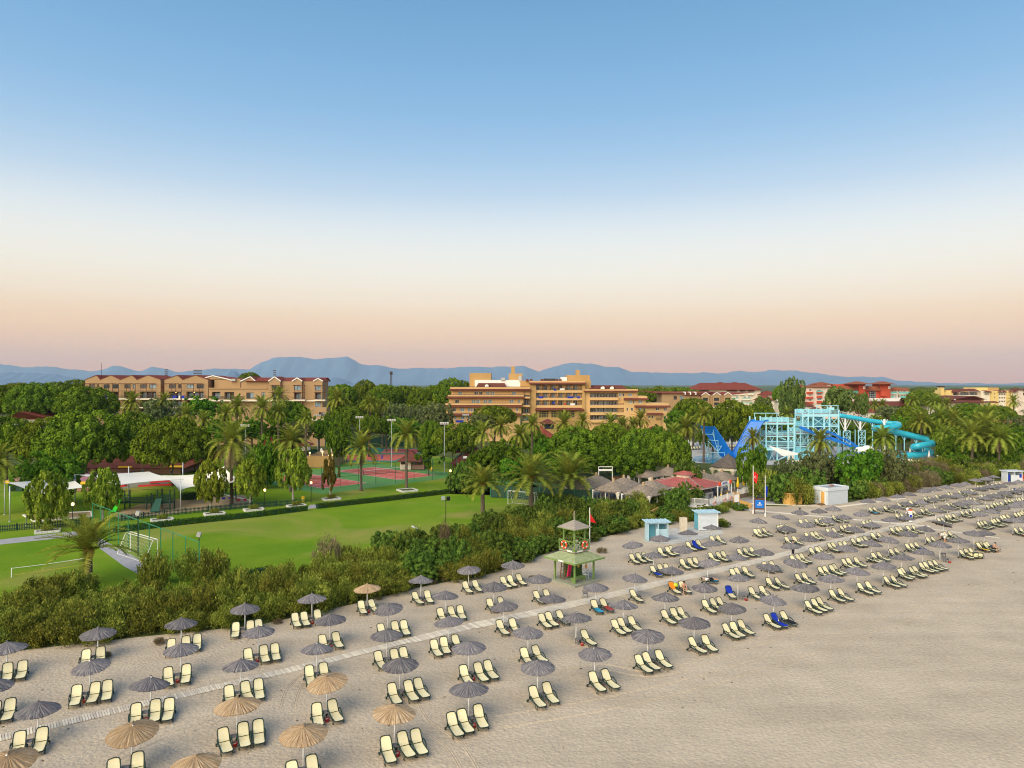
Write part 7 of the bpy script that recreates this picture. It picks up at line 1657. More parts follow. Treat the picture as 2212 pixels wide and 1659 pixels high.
for k in range(9):
    a = -0.9+0.225*k; b.tube([p+w*a-Vector((0.10,0,0.14)) for p in P[:30:3]],0.05,4)
part('ribs', b, M_BSLIDE, t, -t.location); b = MB()
for (xa,ya,xb_,yb_) in ((140,480,245,960),(245,680,245,1000),(410,680,410,950),(190,570,330,575),(240,665,415,680),(330,480,355,680),(250,690,410,860),(470,770,410,860),(410,860,320,540),(240,870,520,880),(520,880,520,950),(380,770,470,768)): b.cyl(c4(xa,ya,192.2),c4(xb_,yb_,192.2),0.07,n=5)
part('support_frame', b, M_AQ, t, -t.location)
w2 = Vector((0.45,-1.9,-0.45))
ribbon('wave_slide', [c5(60,520,196),c5(140,545,196),c5(260,600,196),c5(360,640,196),c5(480,665,196),c5(600,705,196),c5(720,760,196),c5(860,835,196)], w2, M_BSLIDE, 'front one of the two blue wave slides', 0.4, 3)
ribbon('wave_slide', [c5(255,505,201),c5(340,525,201),c5(430,560,201),c5(520,610,201),c5(620,650,201),c5(720,710,201),c5(880,830,201)], w2, M_BSLIDE, 'rear one of the two blue wave slides', 0.4, 3)
TP = [(585,312,0),(700,330,0),(850,355,0),(1000,385,0),(1200,412,0),(1360,428,-1),(1450,440,-3),(1455,465,-6),(1380,482,-7.5),(1250,490,-8),(1140,495,-6.5),(1105,508,-4),(1170,522,-1.5),(1290,535,-0.5),(1400,555,0),(1550,588,0),(1700,622,0),(1850,658,0),(1950,688,-1),(1975,712,-3.5),(1920,738,-6.5),(1800,755,-7.5),(1705,772,-7),(1685,790,-4.5),(1750,808,-2),(1860,828,-1),(1930,852,-2.5),(1890,880,-5),(1750,895,-6),(1600,905,-6),(1410,918,-6)]
pts = [c5(x,y,200+dd) for x,y,dd in TP]; t = thing('tube_slide', 'long winding turquoise tube slide with hoops at its start', 'water slide', (pts[0].x,pts[0].y,0))
sm = []
for i in range(len(pts)-1):
    for j in range(4):
        u=j/4; p0,p1,p2,p3 = pts[max(0,i-1)],pts[i],pts[i+1],pts[min(len(pts)-1,i+2)]; sm.append(0.5*((2*p1)+(p2-p0)*u+(2*p0-5*p1+4*p2-p3)*u*u+(3*p1-p0-3*p2+p3)*u**3))
sm.append(pts[-1]); b = MB(); b.tube(sm,[0.62 if i < 22 else (0.74 if i < 56 else 0.84) for i in range(len(sm))],12); part('tube', b, M_TSLIDE, t, -t.location, True)
b = MB()
for i in range(3,len(sm)-1,2):
    r = 0.68 if i < 22 else (0.80 if i < 56 else 0.91); tt = (sm[i+1]-sm[i-1]).normalized(); b.tube([sm[i]-tt*0.05,sm[i]+tt*0.05],[r,r],12)
part('joint_rings', b, M_TSLIDE, t, -t.location); b = MB()
for i in range(1,14):
    c = sm[i]; tt = (sm[i+1]-sm[i-1]).normalized(); sd = tt.cross(Vector((0,0,1))).normalized(); b.tube([c+sd*(0.15)*0+tt*(0.75*cos(a))+Vector((0,0,0.45+0.75*sin(a))) for a in [pi*k/8 for k in range(9)]],0.035,4)
part('hoops', b, M_WHITE, t, -t.location)
def pylon(x, yt, yb, ysp, label, w=0.95):
    p = c5(x,yb); t = thing('slide_pylon', label, 'pylon', (p.x,200,0)); H = c5(x,ysp).z; Z1 = c5(x,yt).z; b = MB()
    for s in (-1,1):
        for u in (-1,1): b.beam((s*w,u*w,0),(s*w,u*w,H),0.16)
    k = 4
    for i in range(k):
        z0 = H*i/k; z1 = H*(i+1)/k; b.beam((-w,-w,z0),(w,-w,z1),0.1); b.beam((w,-w,z0),(-w,-w,z1),0.1); b.beam((-w,-w,z1),(w,-w,z1),0.12)
    part('lattice', b, M_AQ, t); b = MB(); b.box((0,0,(H+Z1)/2-0.2),(0.42,0.42,Z1-H)); 
    for s in (-1,1): b.beam((s*0.3,0,H+0.3),(s*2.0,0,Z1-0.1),0.12); b.beam((s*0.2,0,H+1.4),(s*1.1,0,Z1-0.1),0.1)
    part('head', b, M_WHITE, t)
pylon(668,340,800,535,'left lattice pylon under the turquoise chute'); pylon(890,370,800,525,'right lattice pylon under the turquoise chute')
for x,yt,dd,lab in ((1075,400,0,'thin white pole under the chute end'),(1250,365,-4,'thick white pole through the upper spiral'),(1420,560,0,'thin pole under the tube start'),(1545,600,0,'forked white pole under the tube middle'),(1720,640,0,'white pole near the lower tube bend'),(1850,700,-4,'pole inside the lower tube bend')):
    p = c5(x,900,200+dd); b = MB(); z = c5(x,yt,200+dd).z; b.cyl((0,0,0),(0,0,z),0.14 if x != 1250 else 0.3,n=6); b.beam((0,0,z-1.6),(-0.9,0,z-0.1),0.1); b.beam((0,0,z-1.6),(0.9,0,z-0.1),0.1); tag(part('slide_pole', b, M_AQ if x != 1250 else M_WHITE, None, (p.x,p.y,0)), lab, 'pole')
b = MB(); A,Bc,Cc,Dd = c4(1240,760,183),c4(1330,785,183),c4(1800,905,180),c4(1480,935,178); b.slab([A,Bc,Cc,Dd],0.04); tag(part('shade_sail', b, M_SAIL), 'beige triangular shade sail before the slide tower', 'shade sail')
for k,(x,y) in enumerate(((1020,800),(900,790),(1000,770))): 
    b = MB(); p = c5(x,y,190); b.lathe((0,0,0),[(1.6,0),(1.5,0.6),(1.0,1.1),(0.1,1.3)],10); tag(part('white_dome', b, M_WHITE, None, (p.x,190,p.z-1.0), True), 'rounded white cover at the slide splash, %s' % ('right','left','middle')[k], 'cover')
# poolside loungers and closed parasols
k = 0
def prow(p0, p1, n, rz, lab):
    for i in range(n):
        p = gp(*p0).lerp(gp(*p1), i/max(1,n-1)); t = thing('pool_lounger', '%s, %s from the left' % (lab, ORD[i]), 'sun lounger', p, rz, 'loungers round the aqua park pools'); link('frame', FAR_FRAME, t); link('sling', FAR_SLING, t)
prow((1488,973),(1512,971),5,pi*0.02,'cream lounger by the pool left of the blue ramp'); prow((1562,969),(1602,967),8,0.0,'cream lounger behind the pool between ramp and steep slide'); prow((1952,999),(2040,1008),13,0.1,'cream lounger beside the right pool'); prow((1700,1000),(1735,1004),6,0.1,'cream lounger below the slide tower')
def parasol(p, h, m, label, r=0.32):
    t = thing('closed_parasol', label, 'parasol', p); b = MB(); b.lathe((0,0,0),[(0.06,h*0.3),(r,h*0.36),(r*0.85,h*0.6),(r*0.35,h*0.88),(0.02,h)],10); part('folded_cloth', b, m, t, None, True); b = MB(); b.cyl((0,0,0),(0,0,h*0.4),0.04,n=6); b.cyl((0,0,0),(0,0,0.08),0.3,n=8); part('pole', b, M_WHITE, t)
for i,(x,y) in enumerate(((1487,970),(1493,972),(1503,968),(1531,975),(1563,968),(1577,969),(1592,970))): parasol(gp(x,y),3.3,M_WHITE,'closed white parasol by the left pool, %s from the left' % ORD[i])
for i,(x,y) in enumerate(((1705,1000),(1713,1001))): parasol(gp(x,y),3.0,M_CREAMW,'closed cream parasol under the slide tower, %s' % ('left','right')[i])
for i,(x,y) in enumerate(((1966,991),(1975,985),(1982,985),(1993,996),(2007,1000),(2025,1000))): parasol(gp(x,y),3.4,M_WHITE,'closed white parasol by the right pool, %s from the left' % ORD[i])
# ------------------------------------------------------------------ beach bar, cabins, lifeguard tower, signs
M_REED = mat('reed_roof', (0.16,0.125,0.10), rough=0.95, scale=2.5, col2=(0.34,0.28,0.22), bump=1.0, bscale=9)
M_REDROOF = tile_roof_mat('red_sheet_roof', (0.40,0.10,0.09), (0.47,0.15,0.135), 0.4)
M_CURT = mat('cream_curtain', (0.72,0.66,0.53), rough=0.9, var=0.06, bump=0.4, bscale=6)
M_PBLUE = mat('pale_blue_boards', (0.44,0.62,0.72), rough=0.6, var=0.05)
M_CBLUE = mat('cyan_boards', (0.16,0.46,0.58), rough=0.6, var=0.06)
M_WBLUE = mat('white_blue_boards', (0.60,0.66,0.72), rough=0.6, var=0.05)
M_OYEL = mat('orange_yellow_render', (0.62,0.36,0.10), rough=0.9, var=0.1)
M_CONC = mat('wet_concrete', (0.42,0.39,0.34), rough=0.7, scale=0.7, col2=(0.60,0.58,0.54))
M_LGW = mat('green_weathered_wood', (0.13,0.23,0.05), rough=0.85, scale=2.5, col2=(0.22,0.32,0.11))
M_LGD = mat('dark_green_slats', (0.055,0.12,0.02), rough=0.8, var=0.25, scale=3)
M_LGR = mat('grey_green_shingles', (0.22,0.29,0.12), rough=0.9, scale=2.0, col2=(0.37,0.40,0.26))
M_GRW = mat('grey_wood', (0.33,0.29,0.25), rough=0.9, var=0.15, scale=3)
M_RING = mat('orange_red_ring', (0.72,0.08,0.02), rough=0.45, var=0.05)
PRZ = -0.70
def reed_pavilion(p, w, label, z0=2.55, z1=3.95, curtains=True, extra=0.4):
    t = thing('thatched_pavilion', label, 'pavilion', p, PRZ); h = w/2; r = random.Random(int(p.x*10))
    b = MB(); n = 10; vs=[]; rings = [(1.0,0.0),(0.8,0.2),(0.55,0.5),(0.3,0.78),(0.12,0.95)]
    for f,zf in rings:
        for i in range(40):
            a = 2*pi*i/40; c,s_ = cos(a),sin(a); m = (abs(c)**5+abs(s_)**5)**(-1/5); q = h*1.14*f*m*(1+r.uniform(-0.018,0.018)); vs.append((q*c,q*s_,z0+(z1-z0)*zf+r.uniform(-0.04,0.04)))
    fs = [(k*40+i,k*40+(i+1)%40,(k+1)*40+(i+1)%40,(k+1)*40+i) for k in range(len(rings)-1) for i in range(40)] + [tuple(4*40+i for i in range(40))]
    o = len(vs); vs += [(x*0.97,y*0.97,z-0.16) for x,y,z in vs[:40]]; fs += [(i,o+i,o+(i+1)%40,(i+1)%40) for i in range(40)]; fs.append(tuple(o+39-i for i in range(40)))
    b.add(vs,fs); rf = part('reed_roof', b, M_REED, t)
    b = MB(); b.lathe((0,0,z1-0.1),[(0.30,0),(0.26,0.22),(0.17,0.28),(0.24,0.42),(0.20,0.56),(0.04,0.62)],10); part('finial', b, M_OYEL if False else mat('straw_finial',(0.42,0.30,0.17),rough=0.9), rf)
    for sx in (-1,1):
        for sy in (-1,1):
            b = MB(); b.box((sx*h,sy*h,z0/2),(0.16,0.16,z0)); part('post', b, M_WHITE, t)
            if curtains and r.random() < 0.8:
                c = MB(); c.lathe((sx*(h-0.25),sy*(h-0.25),0.15),[(0.12,0),(0.10,0.9),(0.08,1.1),(0.45,z0-0.35),(0.5,z0-0.2)],8); part('curtain', c, M_CURT, t)
    for s in (-1,1):
        b = MB(); b.box((0,s*h,z0-0.1),(w,0.1,0.22)); part('beam', b, M_WHITE, t); b = MB(); b.box((s*h,0,z0-0.1),(0.1,w-0.1,0.22)); part('beam', b, M_WHITE, t)
    for sx in (-1,1):
        for k in (-0.5,0,0.5): b = MB(); b.box((sx*h,k*w*0.9,0.45),(0.05,0.9,0.9)) if k else b.box((sx*h,0,z0/2),(0.12,0.12,z0)); part('side_panel' if k else 'post', b, M_WHITE, t)
        b = MB(); b.box((0.0,sx*h,z0/2),(0.12,0.12,z0)); part('post', b, M_WHITE, t)
    return t
PAV = [(13.2,128.5,'leftmost reed roofed pavilion of the bar, front row'),(15.8,133.2,'leftmost reed roofed pavilion of the bar, back row'),(17.8,124.7,'second reed roofed pavilion from the left, front row'),(20.4,129.8,'second reed roofed pavilion from the left, back row'),(22.2,120.2,'reed roofed pavilion nearest to the blue shower cabin'),(24.8,126,'reed roofed pavilion beside the red roof'),(27,143.8,'reed roofed pavilion behind the red roof at left'),(32.1,146.3,'reed roofed pavilion farthest behind the bar'),(36.5,142.2,'reed roofed pavilion right behind the red roof lantern'),(37,137,'reed roofed pavilion touching the red roof at right'),(41,139,'reed roofed pavilion by the yellow closed parasols')]
for x,y,l in PAV: reed_pavilion(Vector((x,y,0)), 5.2, l)
poly_sheet('bar_deck', [(9,130),(21,117.5),(27,121),(33,119.5),(41,126.5),(49,137),(44,146),(30,152),(16,140)], 0.03, mat('grey_deck',(0.30,0.28,0.27),rough=0.9))
# bar building with red roof: square, corner towards the beach
cB = Vector((32.2,132.3,0)); t = thing('bar_building', 'red roofed octagonal beach bar with a small lantern roof', 'bar', cB, pi/4); s = 5.4
b = MB(); ring = []; zz = 2.6
def ngon(r, z, n=8, cut=0.32):
    o = []
    for k in range(4):
        a = k*pi/2; c = Vector((cos(a)-sin(a), sin(a)+cos(a), 0))*r
        e1 = Vector((cos(a),sin(a),0)); e2 = Vector((-sin(a),cos(a),0)); o += [tuple(c-e2*r*cut+Vector((0,0,z))), tuple(c-e1*r*cut+Vector((0,0,z)))]
    return o
A0 = ngon(s+0.7,zz); A1 = ngon(1.5,zz+1.15); b.add(A0+A1,[(i,(i+1)%8,8+(i+1)%8,8+i) for i in range(8)]+[tuple(range(7,-1,-1)),tuple(range(8,16))]); rf = part('roof', b, M_REDROOF, t)
b = MB()
for i in range(8): b.beam(Vector(A0[i])+Vector((0,0,0.03)),Vector(A1[i])+Vector((0,0,0.03)),0.12,0.08)
part('roof_ridges', b, M_GRW, rf)
b = MB(); A2 = ngon(1.35,zz+1.1); A3 = ngon(1.35,zz+1.75); b.add(A2+A3,[(i,(i+1)%8,8+(i+1)%8,8+i) for i in range(8)]); part('lantern_band', b, M_CREAMW, rf)
b = MB(); A4 = ngon(1.95,zz+1.7); b.add(A4+[(0,0,zz+2.4)],[(i,(i+1)%8,8) for i in range(8)]+[tuple(range(7,-1,-1))]); part('lantern_roof', b, M_REDROOF, rf)
b = MB(); A5 = ngon(s+0.55,zz-0.25); A6 = ngon(s+0.55,zz); b.add(A5+A6,[(i,(i+1)%8,8+(i+1)%8,8+i) for i in range(8)]); part('fascia', b, M_WHITE, t)
for i,pp in enumerate(ngon(s,0)): b = MB(); b.box((pp[0],pp[1],zz/2),(0.2,0.2,zz)); part('post', b, M_WHITE, t)
b = MB(); K0 = ngon(s-1.2,0.05); K1 = ngon(s-1.2,1.15); b.add(K0+K1,[(i,(i+1)%8,8+(i+1)%8,8+i) for i in range(8)]+[tuple(range(8,16))]); part('counter', b, M_WHITE, t)
b = MB(); b.box((0.5,0.5,1.3),(4.2,4.2,2.5)); part('back_bar', b, mat('dark_bar_interior',(0.035,0.03,0.035),rough=0.6,var=0.5,scale=4), t)
rr = random.Random(3)
for k in range(16):
    x = rr.uniform(-4.3,4.3); side = rr.random() < 0.5; p = (x,-s+0.9) if side else (-s+0.9,x); b = MB(); b.cyl((p[0],p[1],0.05),(p[0],p[1],0.7),0.04,n=5); b.cyl((p[0],p[1],0.7),(p[0],p[1],0.76),0.2,n=8); part('bar_stool', b, M_BLACK if k % 3 else M_BLUET, t)
# white fence panels
def white_fence(pts, label, h=1.05, z=0.1):
    P = [Vector((x,y,z)) for x,y in pts]; t = thing('white_fence', label, 'fence', P[0])
    for p,q in zip(P[:-1],P[1:]):
        d = q-p; L = d.length; n = max(1,int(L/2.0))
        for zz_ in (0.12,h-0.05): b = MB(); b.beam(p+Vector((0,0,zz_)),q+Vector((0,0,zz_)),0.06,0.09); part('rail', b, M_WHITE, t, -P[0])
        for i in range(n+1): c = p.lerp(q,i/n); b = MB(); b.box((c.x,c.y,c.z+h*0.53),(0.12,0.12,h*1.06)); part('post', b, M_WHITE, t, -P[0])
        w_ = MB(); k = int(L/0.16); a = atan2(d.y,d.x)
        for i in range(k): c = p.lerp(q,(i+0.5)/k); w_.box((c.x,c.y,c.z+h*0.5),(0.055,0.04,h*0.85),rz=a)
        part('balusters', w_, M_WHITE, t, -P[0])
white_fence([(24.5,123.2),(33.2,120.0),(39.6,127.4)], 'white baluster fence in front of the bar', z=0.55); white_fence([(41.2,129.8),(47.0,135.8),(44.8,139.2)], 'white baluster fence of the raised deck by the yellow parasols', z=0.7)
b = MB()
for p,q in (((24.5,123.2),(33.2,120.0)),((33.2,120.0),(39.6,127.4))): b.beam((p[0],p[1],0.29),(q[0],q[1],0.29),0.12,0.52)
tag(part('deck_skirt', b, M_WHITE), 'white board skirt under the bar fence', 'skirt')
b = MB(); b.prism([(40.8,129.4),(47.2,135.4),(44.6,139.6),(38.5,134)],0.03,0.7); tag(part('raised_deck', b, mat('stone_riser',(0.22,0.17,0.13),rough=0.9)), 'raised wooden deck with stone riser right of the bar', 'deck')
def ring(p, r, label, rz=0.0, col=M_RING, parent=None):
    t = thing('life_ring', label, 'life ring', p, rz); b = MB(); b.tube([(r*cos(a),0,r*sin(a)) for a in [2*pi*k/16 for k in range(16)]],r*0.26,8,closed=True); part('ring', b, col, t, None, True)
    for k in range(4): a = pi/4+k*pi/2; b = MB(); b.tube([(r*cos(a-0.14),0,r*sin(a-0.14)),(r*cos(a+0.14),0,r*sin(a+0.14))],r*0.29,8); part('white_band', b, M_WHITE, t)
for k,(x,y) in enumerate(((27.5,122.0),(34.6,121.5),(37.3,124.6),(38.9,126.4))): ring(Vector((x,y-0.12,0.65)),0.36,'faded pink life ring on the bar fence, %s from the left' % ORD[k],0.0 if x < 30 else 0.8,mat('faded_ring',(0.72,0.30,0.24),rough=0.6))
for k,(V,h) in enumerate((((24.3,122.2),2.7),((35.3,123.6),1.5),((37.0,125.8),1.6),((38.6,127.5),1.5),((42.3,133.2),2.9),((44.3,135.8),2.9))): parasol(Vector((V[0],V[1],0.1 if k < 4 else 0.7)),h,M_YELLOW,'closed yellow parasol at the beach bar, %s from the left' % ORD[k],0.28)
# arch sign
t = thing('bar_sign', 'white arched bar sign with red life rings at both ends', 'sign', (38.2,127.7,0), 0.85); b = MB(); n = 16; vs = [(-1.6,0,3.0),(1.6,0,3.0)]+[(1.6*cos(a),0,3.0+0.62*sin(a)) for a in [pi*k/n for k in range(n+1)]]
b.add([(x,-0.04,z) for x,y,z in vs[2:]]+[(x,0.04,z) for x,y,z in vs[2:]],[tuple(range(n+1)),tuple(2*n+1-k for k in range(n+1))]+[(k,n+1+k,n+2+k,k+1) for k in range(n)]); part('arch_board', b, M_WHITE, t)
tx = bpy.data.curves.new('lettering','FONT'); tx.body = 'BEACH BAR'; tx.size = 0.36; tx.extrude = 0.01; tx.align_x = 'CENTER'; tx.materials.append(M_BLUET); _tmp = bpy.data.objects.new('tmp', tx); _me = bpy.data.meshes.new_from_object(_tmp); bpy.data.objects.remove(_tmp); o = link('lettering', _me, t, (0,-0.06,3.1)); o.rotation_euler = (pi/2,0,0)
b = MB(); b.b(-2.9,2.9,-0.06,0.06,2.75,2.95); part('beam', b, M_WHITE, t)
for s_ in (-1,1):
    b = MB(); b.box((s_*2.8,0,1.5),(0.12,0.12,3.0)); part('post', b, M_WHITE, t); b = MB(); b.tube([(s_*2.2+0.3*cos(a),-0.1,3.25+0.3*sin(a)) for a in [2*pi*k/14 for k in range(14)]],0.12,6,closed=True); part('life_ring', b, M_RING, t)
# round thatched pavilion by the pool
pv = fp(1573,1020,155); t = thing('large_thatched_pavilion', 'large thatched pavilion with draped cream curtains near the pool', 'pavilion', (pv.x,155,0)); R = 3.5
b = MB(); b.lathe((0,0,0),[(R*1.1,3.0),(R*1.12,3.15),(R*0.8,3.9),(R*0.45,4.7),(R*0.12,5.5),(0.05,5.9)],8); part('reed_roof', b, mat('dark_reed',(0.085,0.07,0.062),rough=0.95,scale=2,col2=(0.15,0.125,0.105),bump=0.8,bscale=10), t)
b = MB(); b.lathe((0,0,0),[(R*1.0,2.45),(R*1.0,3.0)],8,False); part('cream_band', b, M_CURT, t)
for k in range(8):
    a = 2*pi*k/8; b = MB(); b.cyl((R*cos(a),R*sin(a),0),(R*cos(a),R*sin(a),3.0),0.1,n=6); part('post', b, M_WHITE, t); c = MB(); c.lathe((R*0.97*cos(a),R*0.97*sin(a),0.3),[(0.1,0),(0.1,1.0),(0.7,2.1),(0.75,2.3)],8); part('curtain', c, M_CURT, t)
# screen frame and small brown hut behind the pavilions
p = fp(1308,1040,141); t = thing('screen_frame', 'tall white frame with a rolled screen behind the pavilions', 'screen', (p.x,141,0))
for s_ in (-1.35,1.35): b = MB(); b.box((s_,0,2.3),(0.12,0.12,4.6)); part('post', b, M_WHITE, t)
b = MB(); b.box((0,0,4.6),(2.9,0.12,0.12)); b.box((0,-0.05,3.95),(2.7,0.2,0.35)); part('rolled_screen', b, M_WHITE, t)
p = fp(1333,1040,148); t = thing('brown_hut', 'small brown wooden hut with dark green roof behind the bar', 'hut', (p.x,148,0)); b = MB(); b.b(-1.1,1.1,-1,1,0,2.2); part('wall', b, M_WOODB, t); b = MB(); b.hip(-1.5,1.5,-1.4,1.4,2.2,3.1); part('roof', b, M_DGREEN, t)
# ---- cabins
def boards(t, x0, x1, y, z0, z1, m, axis='x', n=12, name='board'):
    hh = (z1-z0)/n
    for i in range(n):
        b = MB(); z = z0+i*hh
        if axis == 'x': b.b(x0,x1,y-0.03,y+0.03,z,z+hh-0.015)
        else: b.b(y-0.03,y+0.03,x0,x1,z,z+hh-0.015)
        part(name, b, m, t)
def slat_roof(t, w, d, z, m, over=0.35, n=8):
    for i in range(n):
        y = -d/2-over+(d+2*over)*(i+0.5)/n; b = MB(); b.box((0,y,z+0.10*(i/n)),(w+2*over,(d+2*over)/n-0.03,0.05)); part('roof_slat', b, m, t)
    for i in range(6): x = -w/2-over*0.6+(w+over*1.2)*i/5; b = MB(); b.box((x,0,z+0.11),(0.09,d+2*over+0.12,0.09)); part('roof_rafter', b, m, t)
ca_ = gp(1418,1167); t = thing('shower_cabin', 'pale blue double shower cabin with open fronts', 'cabin', ca_, 0.12); w_,d_ = 2.7,1.5
b = MB(); b.b(-w_/2,w_/2,d_/2-0.05,d_/2+0.05,0.1,2.45); part('back_wall', b, M_CBLUE, t)
for x in (-w_/2,0.05,w_/2): b = MB(); b.b(x-0.06,x+0.06,-d_/2,d_/2-0.06,0.05,2.45); part('partition', b, M_PBLUE, t)
b = MB(); b.b(-w_/2+0.1,-0.6,-d_/2+0.02,-d_/2+0.08,0.1,1.55); b2 = MB(); b2.b(-0.45,0.0,-d_/2-0.4,-d_/2-0.34,0.1,1.75); part('half_door', b2, M_PBLUE, t); boards(t,0.12,w_/2-0.08,-d_/2+0.05,0.15,1.6,M_PBLUE,n=8); b = MB(); b.b(-w_/2,w_/2,-d_/2-0.02,-d_/2+0.1,2.3,2.5); part('lintel', b, M_PBLUE, t); slat_roof(t,w_,d_,2.52,M_PBLUE)
cb_ = gp(1525,1144); t = thing('changing_cabin', 'closed pale blue changing cabin on the concrete slab', 'cabin', cb_, 0.12); w_,d_ = 2.8,1.7
b = MB(); b.b(-w_/2+0.04,w_/2-0.04,-d_/2+0.04,d_/2-0.04,0.05,2.5); part('core', b, M_PBLUE, t); boards(t,-w_/2,w_/2,-d_/2,0.1,2.5,M_WBLUE,n=14); boards(t,-d_/2,d_/2,-w_/2,0.1,2.5,M_CBLUE,'y',n=14); boards(t,-d_/2,d_/2,w_/2,0.1,2.5,M_WBLUE,'y',n=14)
for sx in (-1,1): b = MB(); b.box((sx*w_/2,-d_/2,1.3),(0.12,0.12,2.5)); part('corner_post', b, M_WHITE, t)
slat_roof(t,w_,d_,2.55,M_PBLUE)
poly_sheet('concrete_slab', vpoly([(1388,1168),(1398,1173),(1450,1176),(1507,1168),(1563,1154),(1556,1143),(1500,1140),(1442,1143),(1400,1150)]), 0.014, M_CONC)
p = gp(1476,1148); t = thing('shower_pillar', 'square beige shower pillar between the blue cabins', 'pillar', p, 0.1); b = MB(); b.b(-0.48,0.48,-0.3,0.3,0,1.95); part('pillar', b, mat('beige_render',(0.62,0.54,0.42),rough=0.9), t); b = MB(); b.box((-0.3,-0.35,1.7),(0.12,0.1,0.12)); part('tap', b, M_STEEL, t)
b = MB(); P0 = gp(1400,1122); P1 = gp(1425,1112); b.beam(P0+Vector((0,0,0.55)),P1+Vector((0,0,0.75)),0.2,1.1); tag(part('ochre_wall', b, M_OYEL), 'low ochre wall in the bushes left of the blue cabins', 'wall')
b = MB(); P0 = gp(1600,1091); P1 = gp(1622,1098); b.beam(P0+Vector((0,0,0.4)),P1+Vector((0,0,0.4)),0.25,0.8); tag(part('ochre_wall', b, M_OYEL), 'low ochre wall beside the left flag pole', 'wall')
# white cabin (rotated)
fc = Vector((54.6,122.9,0)); rz = 0.48; t = thing('white_cabin', 'white boarded cabin with flat roof and open orange door', 'cabin', fc, rz); w_,d_ = 5.1,2.8
b = MB(); b.b(0.04,w_-0.04,0.04,d_-0.04,0.0,2.55); part('core', b, M_WBLUE, t); boards(t,0,w_,0,0.05,2.55,M_WBLUE,n=18); boards(t,0,0.55,-0.0,0.05,2.55,M_WBLUE,'y',n=18); boards(t,1.45,d_,0.0,0.05,2.55,M_WBLUE,'y',n=18)
b = MB(); b.b(-0.05,-0.01,0.62,1.38,0.25,2.25); part('door_opening', b, M_OYEL, t); b = MB()
for y in (0.55,1.45): b.b(-0.1,0.02,y-0.06,y+0.06,0.1,2.35)
b.b(-0.1,0.02,0.5,1.5,2.3,2.42); part('door_frame', b, M_WHITE, t); b = MB(); b.b(-0.9,0.0,0.5,1.5,0.0,0.2); part('step', b, M_WOODB, t)
for (x0,x1,y0,y1) in ((-0.15,w_+0.15,-0.15,0.0),(-0.15,w_+0.15,d_,d_+0.15),(-0.15,0.0,0.0,d_),(w_,w_+0.15,0.0,d_)): b = MB(); b.b(x0,x1,y0,y1,2.45,3.05); part('parapet', b, M_WBLUE, t)
b = MB(); b.b(0,w_,0,d_,2.6,2.85); part('roof', b, mat('grey_felt',(0.30,0.34,0.38),rough=0.9), t); b = MB(); b.box((3.2,1.8,3.0),(0.8,0.5,0.3)); part('roof_vent', b, M_PINKW, t)
# yellow hut under the bushes, far cabin, little orange tower
yh = gp(1712,1089); t = thing('yellow_hut', 'small ochre hut half buried in green bushes', 'hut', yh, 0.35); b = MB(); b.b(-1.3,1.3,-0.9,0.9,0,1.9); part('wall', b, M_OYEL, t); b = MB(); b.b(-0.1,0.4,-0.93,-0.905,0,1.3); part('door', b, M_WOODB, t); b = MB(); b.b(-1.5,1.5,-1.1,1.1,1.9,2.0); part('roof', b, M_OYEL, t)
fcab = gp(2186,1040); t = thing('changing_cabin', 'white blue changing cabin at the far right end of the beach', 'cabin', fcab, 0.1); b = MB(); b.b(-1.7,1.7,0.85,0.95,0,2.2); part('back_wall', b, M_CBLUE, t)
for x in (-1.7,0,1.7): b = MB(); b.b(x-0.08,x+0.08,-0.8,0.84,0,2.2); part('partition', b, M_WBLUE, t)
b = MB(); b.b(-0.9,-0.1,-0.82,-0.76,0,1.5); b.b(0.1,1.6,-0.82,-0.76,0.1,1.4); part('half_door', b, M_WBLUE, t); b = MB(); b.b(-2.0,2.0,-1.2,1.2,2.2,2.36); part('roof', b, M_WBLUE, t); b = MB(); b.b(1.0,1.5,-0.9,-0.83,0.9,1.6); b.b(-1.55,-1.2,-0.9,-0.83,0.1,1.6); part('hung_towel', b, M_BLUET, t); b = MB(); b.b(1.8,1.9,-0.9,-0.7,0.2,1.5); part('orange_board', b, M_RING, t)
oh = gp(2074,1039); t = thing('orange_hut', 'small square orange hut in the dry shrubs far right', 'hut', oh); b = MB(); b.b(-0.7,0.7,-0.5,0.5,0,1.6); part('wall', b, M_OYEL, t); b = MB(); b.b(-0.05,0.4,-0.53,-0.505,0.1,0.7); b.b(-0.15,-0.08,-0.53,-0.505,0.8,1.5); part('opening', b, M_BLACK, t)
# ---- flags and boards
def flag_pole(V, yt, m, label, flag):
    p = gp(*V); h = fp(V[0],yt,p.y).z; t = thing('flag_pole', label, 'flag pole', p); b = MB(); b.cyl((0,0,0),(0,0,h),0.07,0.05,n=8); b.cyl((0,0,0),(0,0,0.5),0.13,n=8); part('pole', b, M_WHITE, t)
    vs=[]; n=8; L,Hf = flag[1],flag[2]; z1 = h-flag[3]
    for i in range(n+1):
        for j in range(7): u=i/n; v=j/6; vs.append((0.07+u*L*(0.55+0.45*(1-v)),0.12*sin(u*9+v*2)*u,z1-v*Hf-u*L*0.75))
    b = MB(); b.add(vs,[(i*7+j,i*7+j+1,(i+1)*7+j+1,(i+1)*7+j) for i in range(n) for j in range(6)]); f = part('flag', b, flag[0], t, None, True)
    return t, f, z1
t,f,z1 = flag_pole((1627,1110),1006,None,'tall flag pole with the red crescent flag beside the bar',(mat('flag_red',(0.60,0.012,0.015),rough=0.8),0.75,1.5,0.9))
